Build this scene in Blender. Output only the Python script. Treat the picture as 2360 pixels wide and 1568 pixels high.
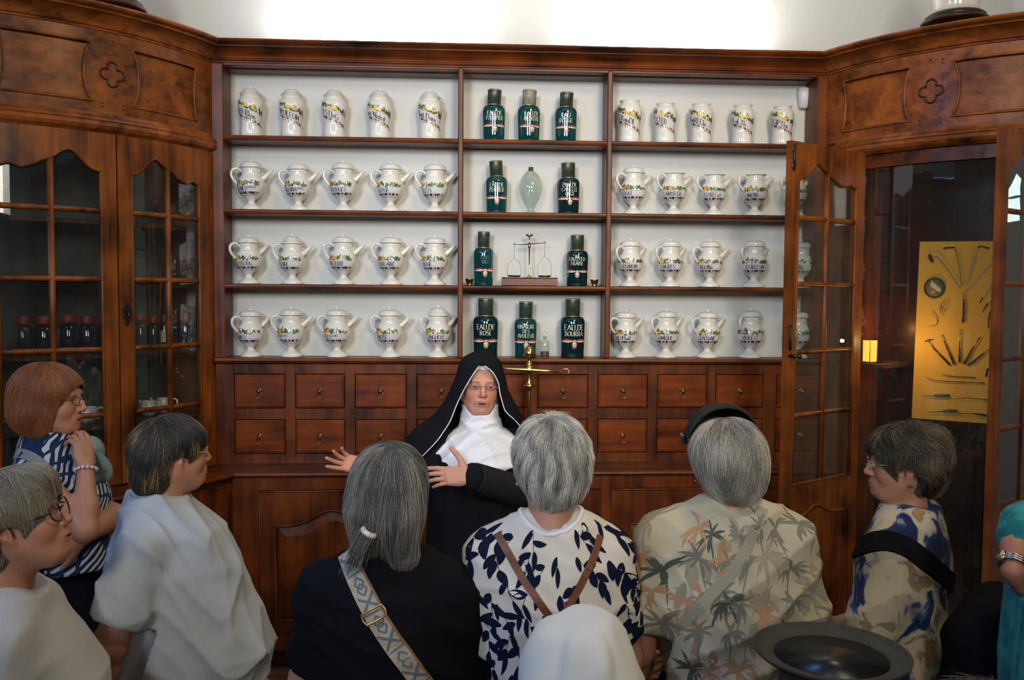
import bpy, bmesh, math, random
import numpy as np
from mathutils import Vector, Matrix
from mathutils.bvhtree import BVHTree
R=math.radians
rnd=random.Random(7)
for o in list(bpy.data.objects): bpy.data.objects.remove(o)
SC=bpy.context.scene; COL=SC.collection

# ---------------------------------------------------------------- camera
F=2060.; D=4.4; HC=1.8
psi=math.atan(119/F); th=math.atan(109/F); ro=.0065
CAM=np.array([0,-D,HC])
fw=np.array([math.sin(psi)*math.cos(th),math.cos(psi)*math.cos(th),-math.sin(th)])
rt=np.array([math.cos(psi),-math.sin(psi),0.]); up=np.cross(rt,fw)
r2=rt*math.cos(ro)+up*math.sin(ro); u2=-rt*math.sin(ro)+up*math.cos(ro)
cam=bpy.data.cameras.new('camera'); cam.sensor_width=36; cam.lens=F/2360*36; cam.clip_start=.05
co=bpy.data.objects.new('camera',cam); COL.objects.link(co)
M=Matrix(((r2[0],u2[0],-fw[0],CAM[0]),(r2[1],u2[1],-fw[1],CAM[1]),(r2[2],u2[2],-fw[2],CAM[2]),(0,0,0,1)))
co.matrix_world=M; SC.camera=co
def ray(x,y): return fw+r2*(x-1180)/F-u2*(y-784)/F
def PY(x,y,Y):
    d=ray(x,y); return CAM+d*(Y+D)/d[1]
def PZ(x,y,Z):
    d=ray(x,y); return CAM+d*(Z-HC)/d[2]

# ---------------------------------------------------------------- world, lights, exposure
vs=SC.view_settings; vs.view_transform='Standard'; vs.look='None'; vs.gamma=1; vs.use_curve_mapping=False
vs.exposure=0.0
try: SC.display_settings.display_device='sRGB'
except Exception: pass
SC.cycles.max_bounces=7; SC.cycles.transparent_max_bounces=24; SC.cycles.sample_clamp_indirect=6
SC.cycles.caustics_reflective=False; SC.cycles.caustics_refractive=False
W=bpy.data.worlds.new('world'); SC.world=W; W.use_nodes=True
W.node_tree.nodes['Background'].inputs[0].default_value=(.5,.62,.8,1)
W.node_tree.nodes['Background'].inputs[1].default_value=.03
def area(name,loc,target,sx,sy,power,col,spread=180):
    l=bpy.data.lights.new(name,'AREA'); l.shape='RECTANGLE'; l.size=sx; l.size_y=sy; l.energy=power; l.color=col
    l.spread=R(spread)
    o=bpy.data.objects.new(name,l); COL.objects.link(o); o.location=loc
    o.rotation_euler=(Vector(target)-Vector(loc)).to_track_quat('-Z','Y').to_euler(); return o
def point(name,loc,power,col,rad=.05):
    l=bpy.data.lights.new(name,'POINT'); l.energy=power; l.color=col; l.shadow_soft_size=rad
    o=bpy.data.objects.new(name,l); COL.objects.link(o); o.location=loc; return o
# daylight through the tall windows of the front wall (behind the camera) and an added cool fill from the left, where no window stands
area('daylight_front_window_a',(-1.6,-6.72,3.35),(.1,0,2.35),1.0,1.5,17.5,(.86,.92,1.0),48)
area('daylight_front_window_b',(1.2,-6.72,3.35),(.45,0,2.35),1.0,1.5,15.5,(1.0,.92,.80),48)
area('cool_fill_left',(-2.86,-3.6,3.6),(-.2,-2.0,1.3),1.0,.8,34,(.28,.50,1.0),120)
# warm ceiling lamp over the visitors and lights standing on top of the cabinet, shining up the wall
area('ceiling_lamp_light',(1.3,-3.0,4.0),(.5,-.6,1.8),.6,.6,22,(1.0,.80,.52),140)
for nm,px in (('uplight_left',867),('uplight_right',1550)):
    p=PY(px,110,.05)
    area(nm,(p[0],.115,2.99),(p[0],.19,3.5),.75,.03,26,(1,.99,.96),170)

# ---------------------------------------------------------------- mesh tools
class MB:
    def __init__(s): s.v=[]; s.f=[]; s.m=[]; s.s=[]
    def add(s,vs,fs,m=0,sm=False):
        b=len(s.v); s.v.extend([tuple(map(float,p)) for p in vs]); s.f.extend([tuple(b+i for i in f) for f in fs])
        s.m.extend([m]*len(fs)); s.s.extend([sm]*len(fs))
    def box(s,x0,x1,y0,y1,z0,z1,bv=.002,m=0):
        if x1<x0:x0,x1=x1,x0
        if y1<y0:y0,y1=y1,y0
        if z1<z0:z0,z1=z1,z0
        bv=min(bv,(x1-x0)*.45,(y1-y0)*.45,(z1-z0)*.45)
        if bv<=0:
            s.add([(x,y,z) for x in(x0,x1) for y in(y0,y1) for z in(z0,z1)],[(0,1,3,2),(4,6,7,5),(0,4,5,1),(2,3,7,6),(0,2,6,4),(1,5,7,3)],m); return
        V=[];idx={}
        for i,x in enumerate((x0,x1)):
            for j,y in enumerate((y0,y1)):
                for k,z in enumerate((z0,z1)):
                    xi=x+(bv if i==0 else -bv); yi=y+(bv if j==0 else -bv); zi=z+(bv if k==0 else -bv)
                    idx[i,j,k,0]=len(V);V.append((x,yi,zi)); idx[i,j,k,1]=len(V);V.append((xi,y,zi)); idx[i,j,k,2]=len(V);V.append((xi,yi,z))
        q=[]
        for i in(0,1):
            f=[idx[i,0,0,0],idx[i,1,0,0],idx[i,1,1,0],idx[i,0,1,0]]; q.append(f if i else f[::-1])
            f=[idx[0,i,0,1],idx[0,i,1,1],idx[1,i,1,1],idx[1,i,0,1]]; q.append(f if i else f[::-1])
            f=[idx[0,0,i,2],idx[1,0,i,2],idx[1,1,i,2],idx[0,1,i,2]]; q.append(f if i else f[::-1])
        for a in(0,1):
            for b in(0,1):
                f=[idx[a,b,0,0],idx[a,b,1,0],idx[a,b,1,1],idx[a,b,0,1]]; q.append(f if a!=b else f[::-1])
                f=[idx[a,0,b,0],idx[a,1,b,0],idx[a,1,b,2],idx[a,0,b,2]]; q.append(f[::-1] if a!=b else f)
                f=[idx[0,a,b,1],idx[1,a,b,1],idx[1,a,b,2],idx[0,a,b,2]]; q.append(f if a!=b else f[::-1])
                for c in(0,1):
                    f=[idx[a,b,c,0],idx[a,b,c,1],idx[a,b,c,2]]; q.append(f if (a+b+c)%2==1 else f[::-1])
        s.add(V,q,m)
    def lathe(s,prof,n=32,m=0,c=(0,0,0),sm=True):
        V=[];Fc=[]
        for r,z in prof:
            for i in range(n):
                a=2*math.pi*i/n; V.append((c[0]+r*math.cos(a),c[1]+r*math.sin(a),c[2]+z))
        for j in range(len(prof)-1):
            for i in range(n):
                k=(i+1)%n; Fc.append((j*n+i,j*n+k,(j+1)*n+k,(j+1)*n+i))
        if prof[0][0]>1e-5: Fc.append(tuple(range(n))[::-1])
        if prof[-1][0]>1e-5: Fc.append(tuple((len(prof)-1)*n+i for i in range(n)))
        s.add(V,Fc,m,sm)
    def tube(s,pts,r,n=8,m=0,closed=False,sx=1.,sm=True,upv=None):
        pts=[Vector(p) for p in pts]; N=len(pts); rs=r if hasattr(r,'__len__') else [r]*N
        V=[];Fc=[];prev=None
        for i,p in enumerate(pts):
            if closed: t=(pts[(i+1)%N]-pts[i-1])
            else: t=pts[min(i+1,N-1)]-pts[max(i-1,0)]
            if t.length<1e-9: t=Vector((0,0,1))
            t.normalize()
            if prev is None:
                a=Vector(upv) if upv else (Vector((0,0,1)) if abs(t.z)<.9 else Vector((1,0,0)))
            else: a=prev
            a=a-t*a.dot(t)
            if a.length<1e-6: a=t.orthogonal()
            a.normalize(); prev=a; b=t.cross(a)
            for k in range(n):
                g=2*math.pi*k/n; q=p+(a*math.cos(g)+b*math.sin(g)*sx)*rs[i]; V.append(tuple(q))
        for i in range(N if closed else N-1):
            j=(i+1)%N
            for k in range(n): l=(k+1)%n; Fc.append((i*n+k,i*n+l,j*n+l,j*n+k))
        if not closed: Fc.append(tuple(range(n))[::-1]); Fc.append(tuple((N-1)*n+k for k in range(n)))
        s.add(V,Fc,m,sm)
    def sweep(s,prof,xs,m=0,sm=False,caps=True):
        # prof: polygon of (d,z); swept along first coordinate; vertex=(x,d,z)
        n=len(prof); V=[(x,d,z) for x in xs for d,z in prof]; Fc=[]
        for i in range(len(xs)-1):
            for k in range(n): l=(k+1)%n; Fc.append((i*n+k,(i+1)*n+k,(i+1)*n+l,i*n+l))
        if caps: Fc.append(tuple(range(n))); Fc.append(tuple((len(xs)-1)*n+k for k in range(n))[::-1])
        s.add(V,Fc,m,sm)
    def prism(s,poly,d0,d1,m=0):
        # poly in (x,z), extruded in y
        n=len(poly); V=[(x,d0,z) for x,z in poly]+[(x,d1,z) for x,z in poly]
        Fc=[tuple(range(n)),tuple(range(n,2*n))[::-1]]+[(i,n+i,n+(i+1)%n,(i+1)%n) for i in range(n)]
        s.add(V,Fc,m)
    def uvs(s,c,rad,n=16,k=10,m=0):
        rx,ry,rz=(rad,)*3 if not hasattr(rad,'__len__') else rad
        V=[(c[0],c[1],c[2]-rz)];Fc=[]
        for j in range(1,k):
            a=-math.pi/2+math.pi*j/k
            for i in range(n):
                b=2*math.pi*i/n; V.append((c[0]+rx*math.cos(a)*math.cos(b),c[1]+ry*math.cos(a)*math.sin(b),c[2]+rz*math.sin(a)))
        V.append((c[0],c[1],c[2]+rz))
        for i in range(n): Fc.append((0,1+(i+1)%n,1+i)); Fc.append((len(V)-1,1+(k-2)*n+i,1+(k-2)*n+(i+1)%n))
        for j in range(k-2):
            for i in range(n): l=(i+1)%n; Fc.append((1+j*n+i,1+j*n+l,1+(j+1)*n+l,1+(j+1)*n+i))
        s.add(V,Fc,m,True)
    def warp(s,fn): s.v=[tuple(fn(*p)) for p in s.v]; return s
    def build(s,name,mats,parent=None,flip=False,fixn=True):
        me=bpy.data.meshes.new(name); off=Vector((0,0,0))
        if parent is not None: off=world_loc(parent)
        me.from_pydata([(a-off.x,b-off.y,c-off.z) for a,b,c in s.v],[],s.f)
        if not isinstance(mats,(list,tuple)): mats=[mats]
        for mt in mats: me.materials.append(mt)
        me.polygons.foreach_set('material_index',s.m); me.polygons.foreach_set('use_smooth',s.s)
        if fixn:
            b=bmesh.new(); b.from_mesh(me); bmesh.ops.recalc_face_normals(b,faces=b.faces)
            b.to_mesh(me); b.free()
        me.update()
        o=bpy.data.objects.new(name,me); COL.objects.link(o)
        if parent is not None: o.parent=parent
        return o
def cat(pts,k=5):
    P=[Vector(p) for p in pts]; out=[]
    for i in range(len(P)-1):
        a=P[max(0,i-1)];b=P[i];c=P[i+1];d=P[min(len(P)-1,i+2)]
        for j in range(k):
            t=j/k; out.append(.5*((2*b)+(-a+c)*t+(2*a-5*b+4*c-d)*t*t+(-a+3*b-3*c+d)*t**3))
    out.append(P[-1]); return out
def ramp(vals,n):
    return list(np.interp(np.linspace(0,1,n),np.linspace(0,1,len(vals)),vals))
def world_loc(o):
    v=Vector((0,0,0))
    while o is not None: v+=Vector(o.location); o=o.parent
    return v
def thing(name,label,cat,loc=(0,0,0),group=None):
    o=bpy.data.objects.new(name,None); COL.objects.link(o); o.location=loc; o.empty_display_size=.05
    tag(o,label,cat,group); return o
def tag(o,label,cat,group=None,kind=None):
    o['label']=label; o['category']=cat
    if group: o['group']=group
    if kind: o['kind']=kind
    return o
def struct(o,label=None):
    o['kind']='structure'
    if label: o['label']=label
    return o
def lin(a,b,n): return [a+(b-a)*i/(n-1) for i in range(n)]

# ---------------------------------------------------------------- materials
def srgb(r,g,b): return tuple(((c/255)/12.92 if c/255<=.04045 else ((c/255+.055)/1.055)**2.4) for c in (r,g,b))+(1,)
MATS={}
def mat(name,col,rough=.5,metal=0.,spec=.5,coat=0,noise=None,bump=0,bscale=40,trans=0,emit=None,es=0,sheen=0,sss=0,scale=(1,1,1)):
    m=bpy.data.materials.new(name); m.use_nodes=True; nt=m.node_tree; b=nt.nodes['Principled BSDF']
    b.inputs['Base Color'].default_value=col; b.inputs['Roughness'].default_value=rough; b.inputs['Metallic'].default_value=metal
    b.inputs['Specular IOR Level'].default_value=spec; b.inputs['Coat Weight'].default_value=coat; b.inputs['Coat Roughness'].default_value=.12
    b.inputs['Transmission Weight'].default_value=trans; b.inputs['Sheen Weight'].default_value=sheen
    if sss:
        b.inputs['Subsurface Weight'].default_value=sss; b.inputs['Subsurface Radius'].default_value=(.6,.25,.12); b.inputs['Subsurface Scale'].default_value=.012
    if emit: b.inputs['Emission Color'].default_value=emit; b.inputs['Emission Strength'].default_value=es
    if noise or bump:
        tc=nt.nodes.new('ShaderNodeTexCoord'); mp=nt.nodes.new('ShaderNodeMapping'); mp.inputs['Scale'].default_value=scale
        nt.links.new(tc.outputs['Object'],mp.inputs[0])
        nz=nt.nodes.new('ShaderNodeTexNoise'); nz.inputs['Scale'].default_value=bscale; nz.inputs['Detail'].default_value=5
        nt.links.new(mp.outputs[0],nz.inputs['Vector'])
        if noise:
            cr=nt.nodes.new('ShaderNodeValToRGB'); cr.color_ramp.elements[0].color=col; cr.color_ramp.elements[1].color=noise
            cr.color_ramp.elements[0].position=.38; cr.color_ramp.elements[1].position=.66
            nt.links.new(nz.outputs['Fac'],cr.inputs[0]); nt.links.new(cr.outputs[0],b.inputs['Base Color'])
        if bump:
            bp=nt.nodes.new('ShaderNodeBump'); bp.inputs['Strength'].default_value=bump; bp.inputs['Distance'].default_value=.002
            nt.links.new(nz.outputs['Fac'],bp.inputs['Height']); nt.links.new(bp.outputs[0],b.inputs['Normal'])
    MATS[name]=m; return m
def wood(name,dark,lite,axis,rough=.40,coat=.06,hue=None):
    m=bpy.data.materials.new(name); m.use_nodes=True; nt=m.node_tree; N=nt.nodes; L=nt.links; b=N['Principled BSDF']
    tc=N.new('ShaderNodeTexCoord'); oi=N.new('ShaderNodeObjectInfo')
    mp=N.new('ShaderNodeMapping'); sc=[26.,26.,26.]; sc[axis]=1.6; mp.inputs['Scale'].default_value=sc
    ad=N.new('ShaderNodeVectorMath'); ad.operation='ADD'
    cb=N.new('ShaderNodeCombineXYZ'); ml=N.new('ShaderNodeMath'); ml.operation='MULTIPLY'; ml.inputs[1].default_value=13
    L.new(oi.outputs['Random'],ml.inputs[0]); 
    for k in range(3): L.new(ml.outputs[0],cb.inputs[k])
    L.new(tc.outputs['Object'],ad.inputs[0]); L.new(cb.outputs[0],ad.inputs[1]); L.new(ad.outputs[0],mp.inputs[0])
    nz=N.new('ShaderNodeTexNoise'); nz.inputs['Scale'].default_value=1.; nz.inputs['Detail'].default_value=6; nz.inputs['Distortion'].default_value=.6
    L.new(mp.outputs[0],nz.inputs['Vector'])
    big=N.new('ShaderNodeTexNoise'); big.inputs['Scale'].default_value=5.5; big.inputs['Detail'].default_value=3; L.new(ad.outputs[0],big.inputs['Vector'])
    cr=N.new('ShaderNodeValToRGB'); cr.color_ramp.elements[0].color=dark; cr.color_ramp.elements[1].color=lite
    cr.color_ramp.elements[0].position=.33; cr.color_ramp.elements[1].position=.70
    mx=N.new('ShaderNodeMath'); mx.operation='ADD'; m5=N.new('ShaderNodeMath'); m5.operation='MULTIPLY'; m5.inputs[1].default_value=.55
    m6=N.new('ShaderNodeMath'); m6.operation='MULTIPLY'; m6.inputs[1].default_value=.45
    L.new(nz.outputs['Fac'],m6.inputs[0]); L.new(big.outputs['Fac'],m5.inputs[0]); L.new(m5.outputs[0],mx.inputs[0]); L.new(m6.outputs[0],mx.inputs[1])
    L.new(mx.outputs[0],cr.inputs[0]); 
    hs=N.new('ShaderNodeHueSaturation'); L.new(cr.outputs[0],hs.inputs['Color'])
    mr=N.new('ShaderNodeMapRange'); mr.inputs[3].default_value=.86; mr.inputs[4].default_value=1.14; L.new(oi.outputs['Random'],mr.inputs[0]); L.new(mr.outputs[0],hs.inputs['Value'])
    L.new(hs.outputs[0],b.inputs['Base Color'])
    b.inputs['Roughness'].default_value=rough; b.inputs['Specular IOR Level'].default_value=.28; b.inputs['Coat Weight'].default_value=coat; b.inputs['Coat Roughness'].default_value=.22
    bp=N.new('ShaderNodeBump'); bp.inputs['Strength'].default_value=.22; bp.inputs['Distance'].default_value=.002
    L.new(mx.outputs[0],bp.inputs['Height']); L.new(bp.outputs[0],b.inputs['Normal'])
    MATS[name]=m; return m
WD=(.028,.0055,.0010,1); WL=(.36,.100,.0155,1)
WD2=(.014,.0028,.0006,1); WL2=(.22,.049,.0058,1)
wood_h=wood('walnut_horizontal_grain',WD2,WL2,0); wood_v=wood('walnut_vertical_grain',WD2,WL2,2)
wood_fh=wood('honey_walnut_horizontal_grain',WD,WL,0); wood_fv=wood('honey_walnut_vertical_grain',WD,WL,2)
wood_dr=wood('walnut_drawer_front',(.050,.0085,.0012,1),(.25,.052,.0062,1),0,rough=.33,coat=.15)
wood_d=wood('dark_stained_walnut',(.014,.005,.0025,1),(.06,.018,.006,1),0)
wood_int=wood('matte_interior_wood',(.04,.014,.007,1),(.12,.045,.02,1),0,rough=.6,coat=0)  # duller uncoated wood for carcasses and inner boards
floor_m=wood('worn_floor_wood',(.10,.045,.02,1),(.26,.13,.06,1),0,rough=.45)
plaster=mat('white_limewash_plaster',(.66,.68,.66,1),.85,noise=(.68,.70,.68,1),bump=.1,bscale=3)
plaster_s=mat('shelf_back_plaster',(.62,.62,.59,1),.85,noise=(.65,.65,.62,1),bump=.15,bscale=3)
ceil_m=mat('ceiling_plaster',(.6,.6,.58,1),.9,noise=(.65,.65,.62,1),bscale=4)
faience=mat('white_tin_glaze',(.72,.70,.63,1),.12,coat=.6,noise=(.80,.78,.71,1),bump=.06,bscale=14)
black_paint=mat('manganese_black_paint',(.025,.022,.03,1),.3,coat=.4)
green_paint=mat('copper_green_paint',(.045,.085,.035,1),.3,coat=.4,noise=(.11,.17,.07,1),bscale=120)
lgreen_paint=mat('pale_green_paint',(.16,.21,.09,1),.3,coat=.4)
ochre_paint=mat('ochre_paint',(.75,.38,.06,1),.3,coat=.4)
yellow_paint=mat('yellow_paint',(.80,.55,.10,1),.3,coat=.4)
blue_paint=mat('cobalt_blue_paint',(.03,.05,.20,1),.3,coat=.4)
band_paint=mat('banner_white_paint',(.70,.70,.72,1),.2,coat=.4)
cream_paint=mat('cream_lettering_paint',(.62,.60,.46,1),.5)
red_paint=mat('vermilion_paint',(.50,.045,.02,1),.45)
brass=mat('polished_brass',(.83,.60,.22,1),.22,metal=1.,noise=(.70,.46,.14,1),bscale=30)
brass_d=mat('aged_brass',(.42,.33,.16,1),.34,metal=1.,noise=(.26,.20,.10,1),bscale=60)
gold=mat('gilt_band',(.62,.47,.16,1),.35,metal=.7)
iron=mat('dark_iron',(.05,.045,.045,1),.45,metal=.9)
steel=mat('worn_steel',(.40,.38,.36,1),.3,metal=1.)
capgreen=mat('dark_green_cap_paint',(.018,.034,.022,1),.38,coat=.2,noise=(.05,.07,.045,1),bscale=30)
capworn=mat('worn_parchment_cap',(.20,.18,.12,1),.5,noise=(.34,.32,.25,1),bscale=35)
def glassmat(name,tint,gloss=.04,diff=None,dw=0,ior=1.5,rough=.01,wav=0):
    m=bpy.data.materials.new(name); m.use_nodes=True; nt=m.node_tree; N=nt.nodes; L=nt.links
    for n in list(N): 
        if n.type!='OUTPUT_MATERIAL': N.remove(n)
    out=[n for n in N if n.type=='OUTPUT_MATERIAL'][0]
    t=N.new('ShaderNodeBsdfTransparent'); t.inputs[0].default_value=tint
    g=N.new('ShaderNodeBsdfGlossy'); g.inputs['Roughness'].default_value=rough; g.inputs[0].default_value=(1,1,1,1)
    ge=N.new('ShaderNodeNewGeometry'); dt=N.new('ShaderNodeVectorMath'); dt.operation='DOT_PRODUCT'; L.new(ge.outputs['Normal'],dt.inputs[0]); L.new(ge.outputs['Incoming'],dt.inputs[1])
    ab=N.new('ShaderNodeMath'); ab.operation='ABSOLUTE'; L.new(dt.outputs['Value'],ab.inputs[0])
    om=N.new('ShaderNodeMath'); om.operation='SUBTRACT'; om.inputs[0].default_value=1; L.new(ab.outputs[0],om.inputs[1]); om.use_clamp=True
    pw=N.new('ShaderNodeMath'); pw.operation='POWER'; pw.inputs[1].default_value=5; L.new(om.outputs[0],pw.inputs[0])
    f0=((ior-1)/(ior+1))**2; fr=N.new('ShaderNodeMath'); fr.operation='MULTIPLY_ADD'; fr.inputs[1].default_value=1-f0; fr.inputs[2].default_value=f0; L.new(pw.outputs[0],fr.inputs[0])
    mx=N.new('ShaderNodeMixShader'); ad=N.new('ShaderNodeMath'); ad.operation='ADD'; ad.inputs[1].default_value=gloss
    L.new(fr.outputs[0],ad.inputs[0]); L.new(ad.outputs[0],mx.inputs[0])
    src=t
    if dw:
        d=N.new('ShaderNodeBsdfDiffuse'); d.inputs[0].default_value=diff; m2=N.new('ShaderNodeMixShader'); m2.inputs[0].default_value=dw
        L.new(t.outputs[0],m2.inputs[1]); L.new(d.outputs[0],m2.inputs[2]); src=m2
    L.new(src.outputs[0],mx.inputs[1]); L.new(g.outputs[0],mx.inputs[2]); L.new(mx.outputs[0],out.inputs[0])
    if wav:
        tc=N.new('ShaderNodeTexCoord'); nz=N.new('ShaderNodeTexNoise'); nz.inputs['Scale'].default_value=6; L.new(tc.outputs['Object'],nz.inputs['Vector'])
        bp=N.new('ShaderNodeBump'); bp.inputs['Strength'].default_value=wav; bp.inputs['Distance'].default_value=.01
        L.new(nz.outputs['Fac'],bp.inputs['Height']); L.new(bp.outputs[0],g.inputs['Normal'])
    MATS[name]=m; return m
pane_m=glassmat('old_window_glass',(.90,.93,.91,1),gloss=.02,wav=.05,diff=(.5,.55,.55,1),dw=.012)
teal_glass=glassmat('dark_teal_bottle_glass',(.10,.42,.42,1),gloss=.05,diff=(.006,.085,.09,1),dw=.42)
teal_dark=glassmat('deep_teal_bottle_glass',(.03,.20,.21,1),gloss=.05,diff=(.003,.035,.040,1),dw=.55)
clear_glass=glassmat('clear_blown_glass',(.85,.90,.87,1),gloss=.02,diff=(.45,.55,.5,1),dw=.12,ior=1.25)
lens_glass=glassmat('spectacle_lens',(.95,.97,.97,1),gloss=.01)
wine=mat('dark_red_liquid',(.06,.004,.008,1),.1)
amber=mat('amber_glass_with_flame',(.8,.25,.02,1),.15,emit=(1,.33,.04,1),es=2.5)
flame=mat('candle_flame',(1,.6,.2,1),.5,emit=(1,.55,.15,1),es=8)
redcap=mat('red_sealing_cap',(.22,.015,.012,1),.5)
darkbottle=glassmat('dark_blue_bottle_glass',(.05,.10,.16,1),gloss=.04,diff=(.006,.012,.03,1),dw=.7)
paper=mat('paper_label',(.6,.55,.38,1),.8)
plastic=mat('white_plastic',(.70,.72,.72,1),.4)
mahog=mat('mahogany_box',(.10,.022,.015,1),.25,coat=.4,noise=(.16,.04,.025,1),bscale=20,scale=(1,8,8))
board_m=mat('orange_display_board',(.70,.34,.035,1),.7,noise=(.78,.40,.05,1),bscale=6)
bone=mat('pale_bone_handle',(.62,.52,.32,1),.5)
ebony=mat('ebony_handle',(.03,.017,.012,1),.3,coat=.3)
lead=mat('blue_grey_metal',(.10,.12,.13,1),.5,metal=.6)

# ---------------------------------------------------------------- setting
XC=.31; YW=.17; XL=-2.9; XR=2.86; YF=-6.8; ZT=4.3
def plane_box(name,x0,x1,y0,y1,z0,z1,m,label=None):
    b=MB(); b.box(x0,x1,y0,y1,z0,z1,0); return struct(b.build(name,m),label)
plane_box('ceiling',XL-.1,XR+.1,YF-.1,YW+.2,ZT,ZT+.1,ceil_m)
plane_box('wall_back',XL-.1,XR+.1,YW,YW+.15,-.0,ZT,plaster_s,'white plaster wall behind the shelves')
plane_box('wall_right',XR,XR+.1,YF,YW,0,ZT,plaster)
def windowed(name,axis,pos,t,a0,a1,wins):
    # wall with rectangular openings; wins: (c0,c1,z0,z1)
    b=MB(); xs=sorted([a0,a1]+[w[0] for w in wins]+[w[1] for w in wins])
    for i in range(len(xs)-1):
        c=(xs[i]+xs[i+1])/2; w=[w for w in wins if w[0]<c<w[1]]
        segs=[(0,ZT)] if not w else [(0,w[0][2]),(w[0][3],ZT)]
        for z0,z1 in segs:
            if axis=='y': b.box(xs[i],xs[i+1],pos-t,pos,z0,z1,0)
            else: b.box(pos-t,pos,xs[i],xs[i+1],z0,z1,0)
    return struct(b.build(name,plaster))
FWIN=[(-2.15,-1.05,2.5,4.15),(.65,1.75,2.5,4.15)]
windowed('wall_front','y',YF,.15,XL-.1,XR+.1,FWIN)
plane_box('wall_left',XL-.1,XL,YF,YW,0,ZT,plaster)
win_white=mat('window_frame_paint',(.6,.6,.57,1),.5)
def window(name,axis,c0,c1,z0,z1,pos):
    b=MB(); w=.05
    def bx(a0,a1,za,zb):
        if axis=='y': b.box(a0,a1,pos-.09,pos-.05,za,zb)
        else: b.box(pos-.09,pos-.05,a0,a1,za,zb)
    bx(c0,c0+w,z0,z1); bx(c1-w,c1,z0,z1); bx(c0,c1,z0,z0+w); bx(c0,c1,z1-w,z1)
    bx((c0+c1)/2-.03,(c0+c1)/2+.03,z0,z1)
    for k in range(1,4): zz=z0+(z1-z0)*k/4; bx(c0,c1,zz-.015,zz+.015)
    o=struct(b.build(name,win_white)); return o
window('window_1','y',*FWIN[0],YF); window('window_2','y',*FWIN[1],YF)
# plank floor: each board is a piece of the floor
fl=thing('floor','worn dark wooden plank floor','floor',(0,0,0)); del fl['category']; struct(fl)
b=MB(); b.box(XL-.1,XR+.1,YF-.1,YW+.2,-.10,-.022,0); b.build('subfloor',wood_d,fl)
pm=MB(); pm.box(-1.44,1.44,-.0945,.0945,-.022,0,.0025); proto=None
for j in range(37):
    y=YW-.1-j*.19
    for i in range(2):
        x=(-1.45 if i==0 else 1.45)+ (XL+XR)/2
        if proto is None:
            proto=pm.build('plank',floor_m,fl); o=proto
        else:
            o=proto.copy(); COL.objects.link(o); o.parent=fl
        o.location=(x+(.003 if j%2 else -.003),y,0)

# ---------------------------------------------------------------- central shelving
SZ=[1.476,1.835,2.195,2.548]; XA,XB=-1.137,1.765; DVX=[-.002,.727]; ZTOP=2.885
fy=lambda x,d,z:(x,-d,z)
unit=thing('apothecary_shelving','tall walnut apothecary shelving of twelve open bays above the drawers','shelving',(.31,0,1.476))
shelfprof=lambda z,t=.024:[(-.155,z-t),(-.02,z-t),(-.004,z-t),(.004,z-t*.8),(.006,z-t*.5),(.004,z-t*.15),(-.004,z),(-.155,z)]
bays=[(XA,DVX[0]-.011),(DVX[0]+.011,DVX[1]-.011),(DVX[1]+.011,XB)]
for z in SZ[1:]:
    for a,c in bays:
        s=MB(); s.sweep(shelfprof(z),lin(a,c,3)); s.warp(fy); s.build('shelf',wood_h,unit)
s=MB(); s.sweep([(-.155,SZ[0]-.03),(.0,SZ[0]-.03),(.022,SZ[0]-.022),(.030,SZ[0]-.012),(.026,SZ[0]-.002),(.018,SZ[0]),(-.155,SZ[0])],[-1.185,1.81]); s.warp(fy); s.build('base_shelf',wood_h,unit)
for x in DVX:
    s=MB(); s.box(x-.0105,x+.0105,.0,.155,SZ[0],ZTOP); s.box(x-.013,x+.013,-.010,.0,SZ[0]+.001,ZTOP-.001,.005); s.build('divider',wood_v,unit)
for x0,x1 in ((-1.19,XA-.001),(XB+.001,1.815)):
    s=MB(); s.box(x0,x1,-.004,.155,SZ[0],ZTOP); s.build('side_panel',wood_v,unit)
s=MB(); s.box(XA,XB,.062,.155,ZTOP-.014,ZTOP+.012); s.box(XA,XB,.0,.064,ZTOP-.008,ZTOP+.004); s.build('top_board',wood_h,unit)
CORN=[(d,z*.795) for d,z in [(-.06,0),(-.004,0),(.004,.004),(.006,.014),(.014,.018),(.016,.026),(.010,.032),(.012,.040),(.018,.052),(.030,.066),(.046,.078),(.060,.084),(.062,.092),(.070,.096),(.082,.102),(.088,.112),(.084,.122),(.074,.126),(-.06,.126)]]
s=MB(); s.sweep([(d,z+2.885) for d,z in CORN],lin(-1.20,1.82,5)); s.warp(fy); s.build('cornice',wood_h,unit)

# drawer chest
PD=.20   # how far the lower cupboards stand out
chest=thing('drawer_chest','walnut chest of twenty small square drawers with brass ring pulls under the shelves','chest',(.31,0,.98))
DX=[(540,658),(681,795),(818,937),(960,1075),(1100,1215),(1238,1355),(1377,1492),(1514,1628),(1648,1758),(1788,1900)]
DZ=[(1.228,1.398),(1.004,1.174)]
dxs=[(PY(a,950,0)[0],PY(c,950,0)[0]) for a,c in DX]
fr=MB(); xs=[-1.185]+[v for p in dxs for v in p]+[1.81]
for i in range(0,len(xs),2): fr.box(xs[i],xs[i+1],0,.02,.955,SZ[0]-.030,.0015)
for x0,x1 in dxs:
    for z0,z1 in ((.955,DZ[1][0]),(DZ[1][1],DZ[0][0]),(DZ[0][1],SZ[0]-.030)): fr.box(x0,x1,0,.02,z0,z1,.0015)
fr.build('face_frame',wood_v,chest)
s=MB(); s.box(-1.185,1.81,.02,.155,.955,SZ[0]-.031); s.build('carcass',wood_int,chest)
kn=MB(); kn.lathe([(0,-.004),(.0135,-.004),(.0145,-.001),(.013,.002),(.006,.004),(.0055,.012),(.0085,.016),(.0075,.021),(0,.023)],18)
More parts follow.
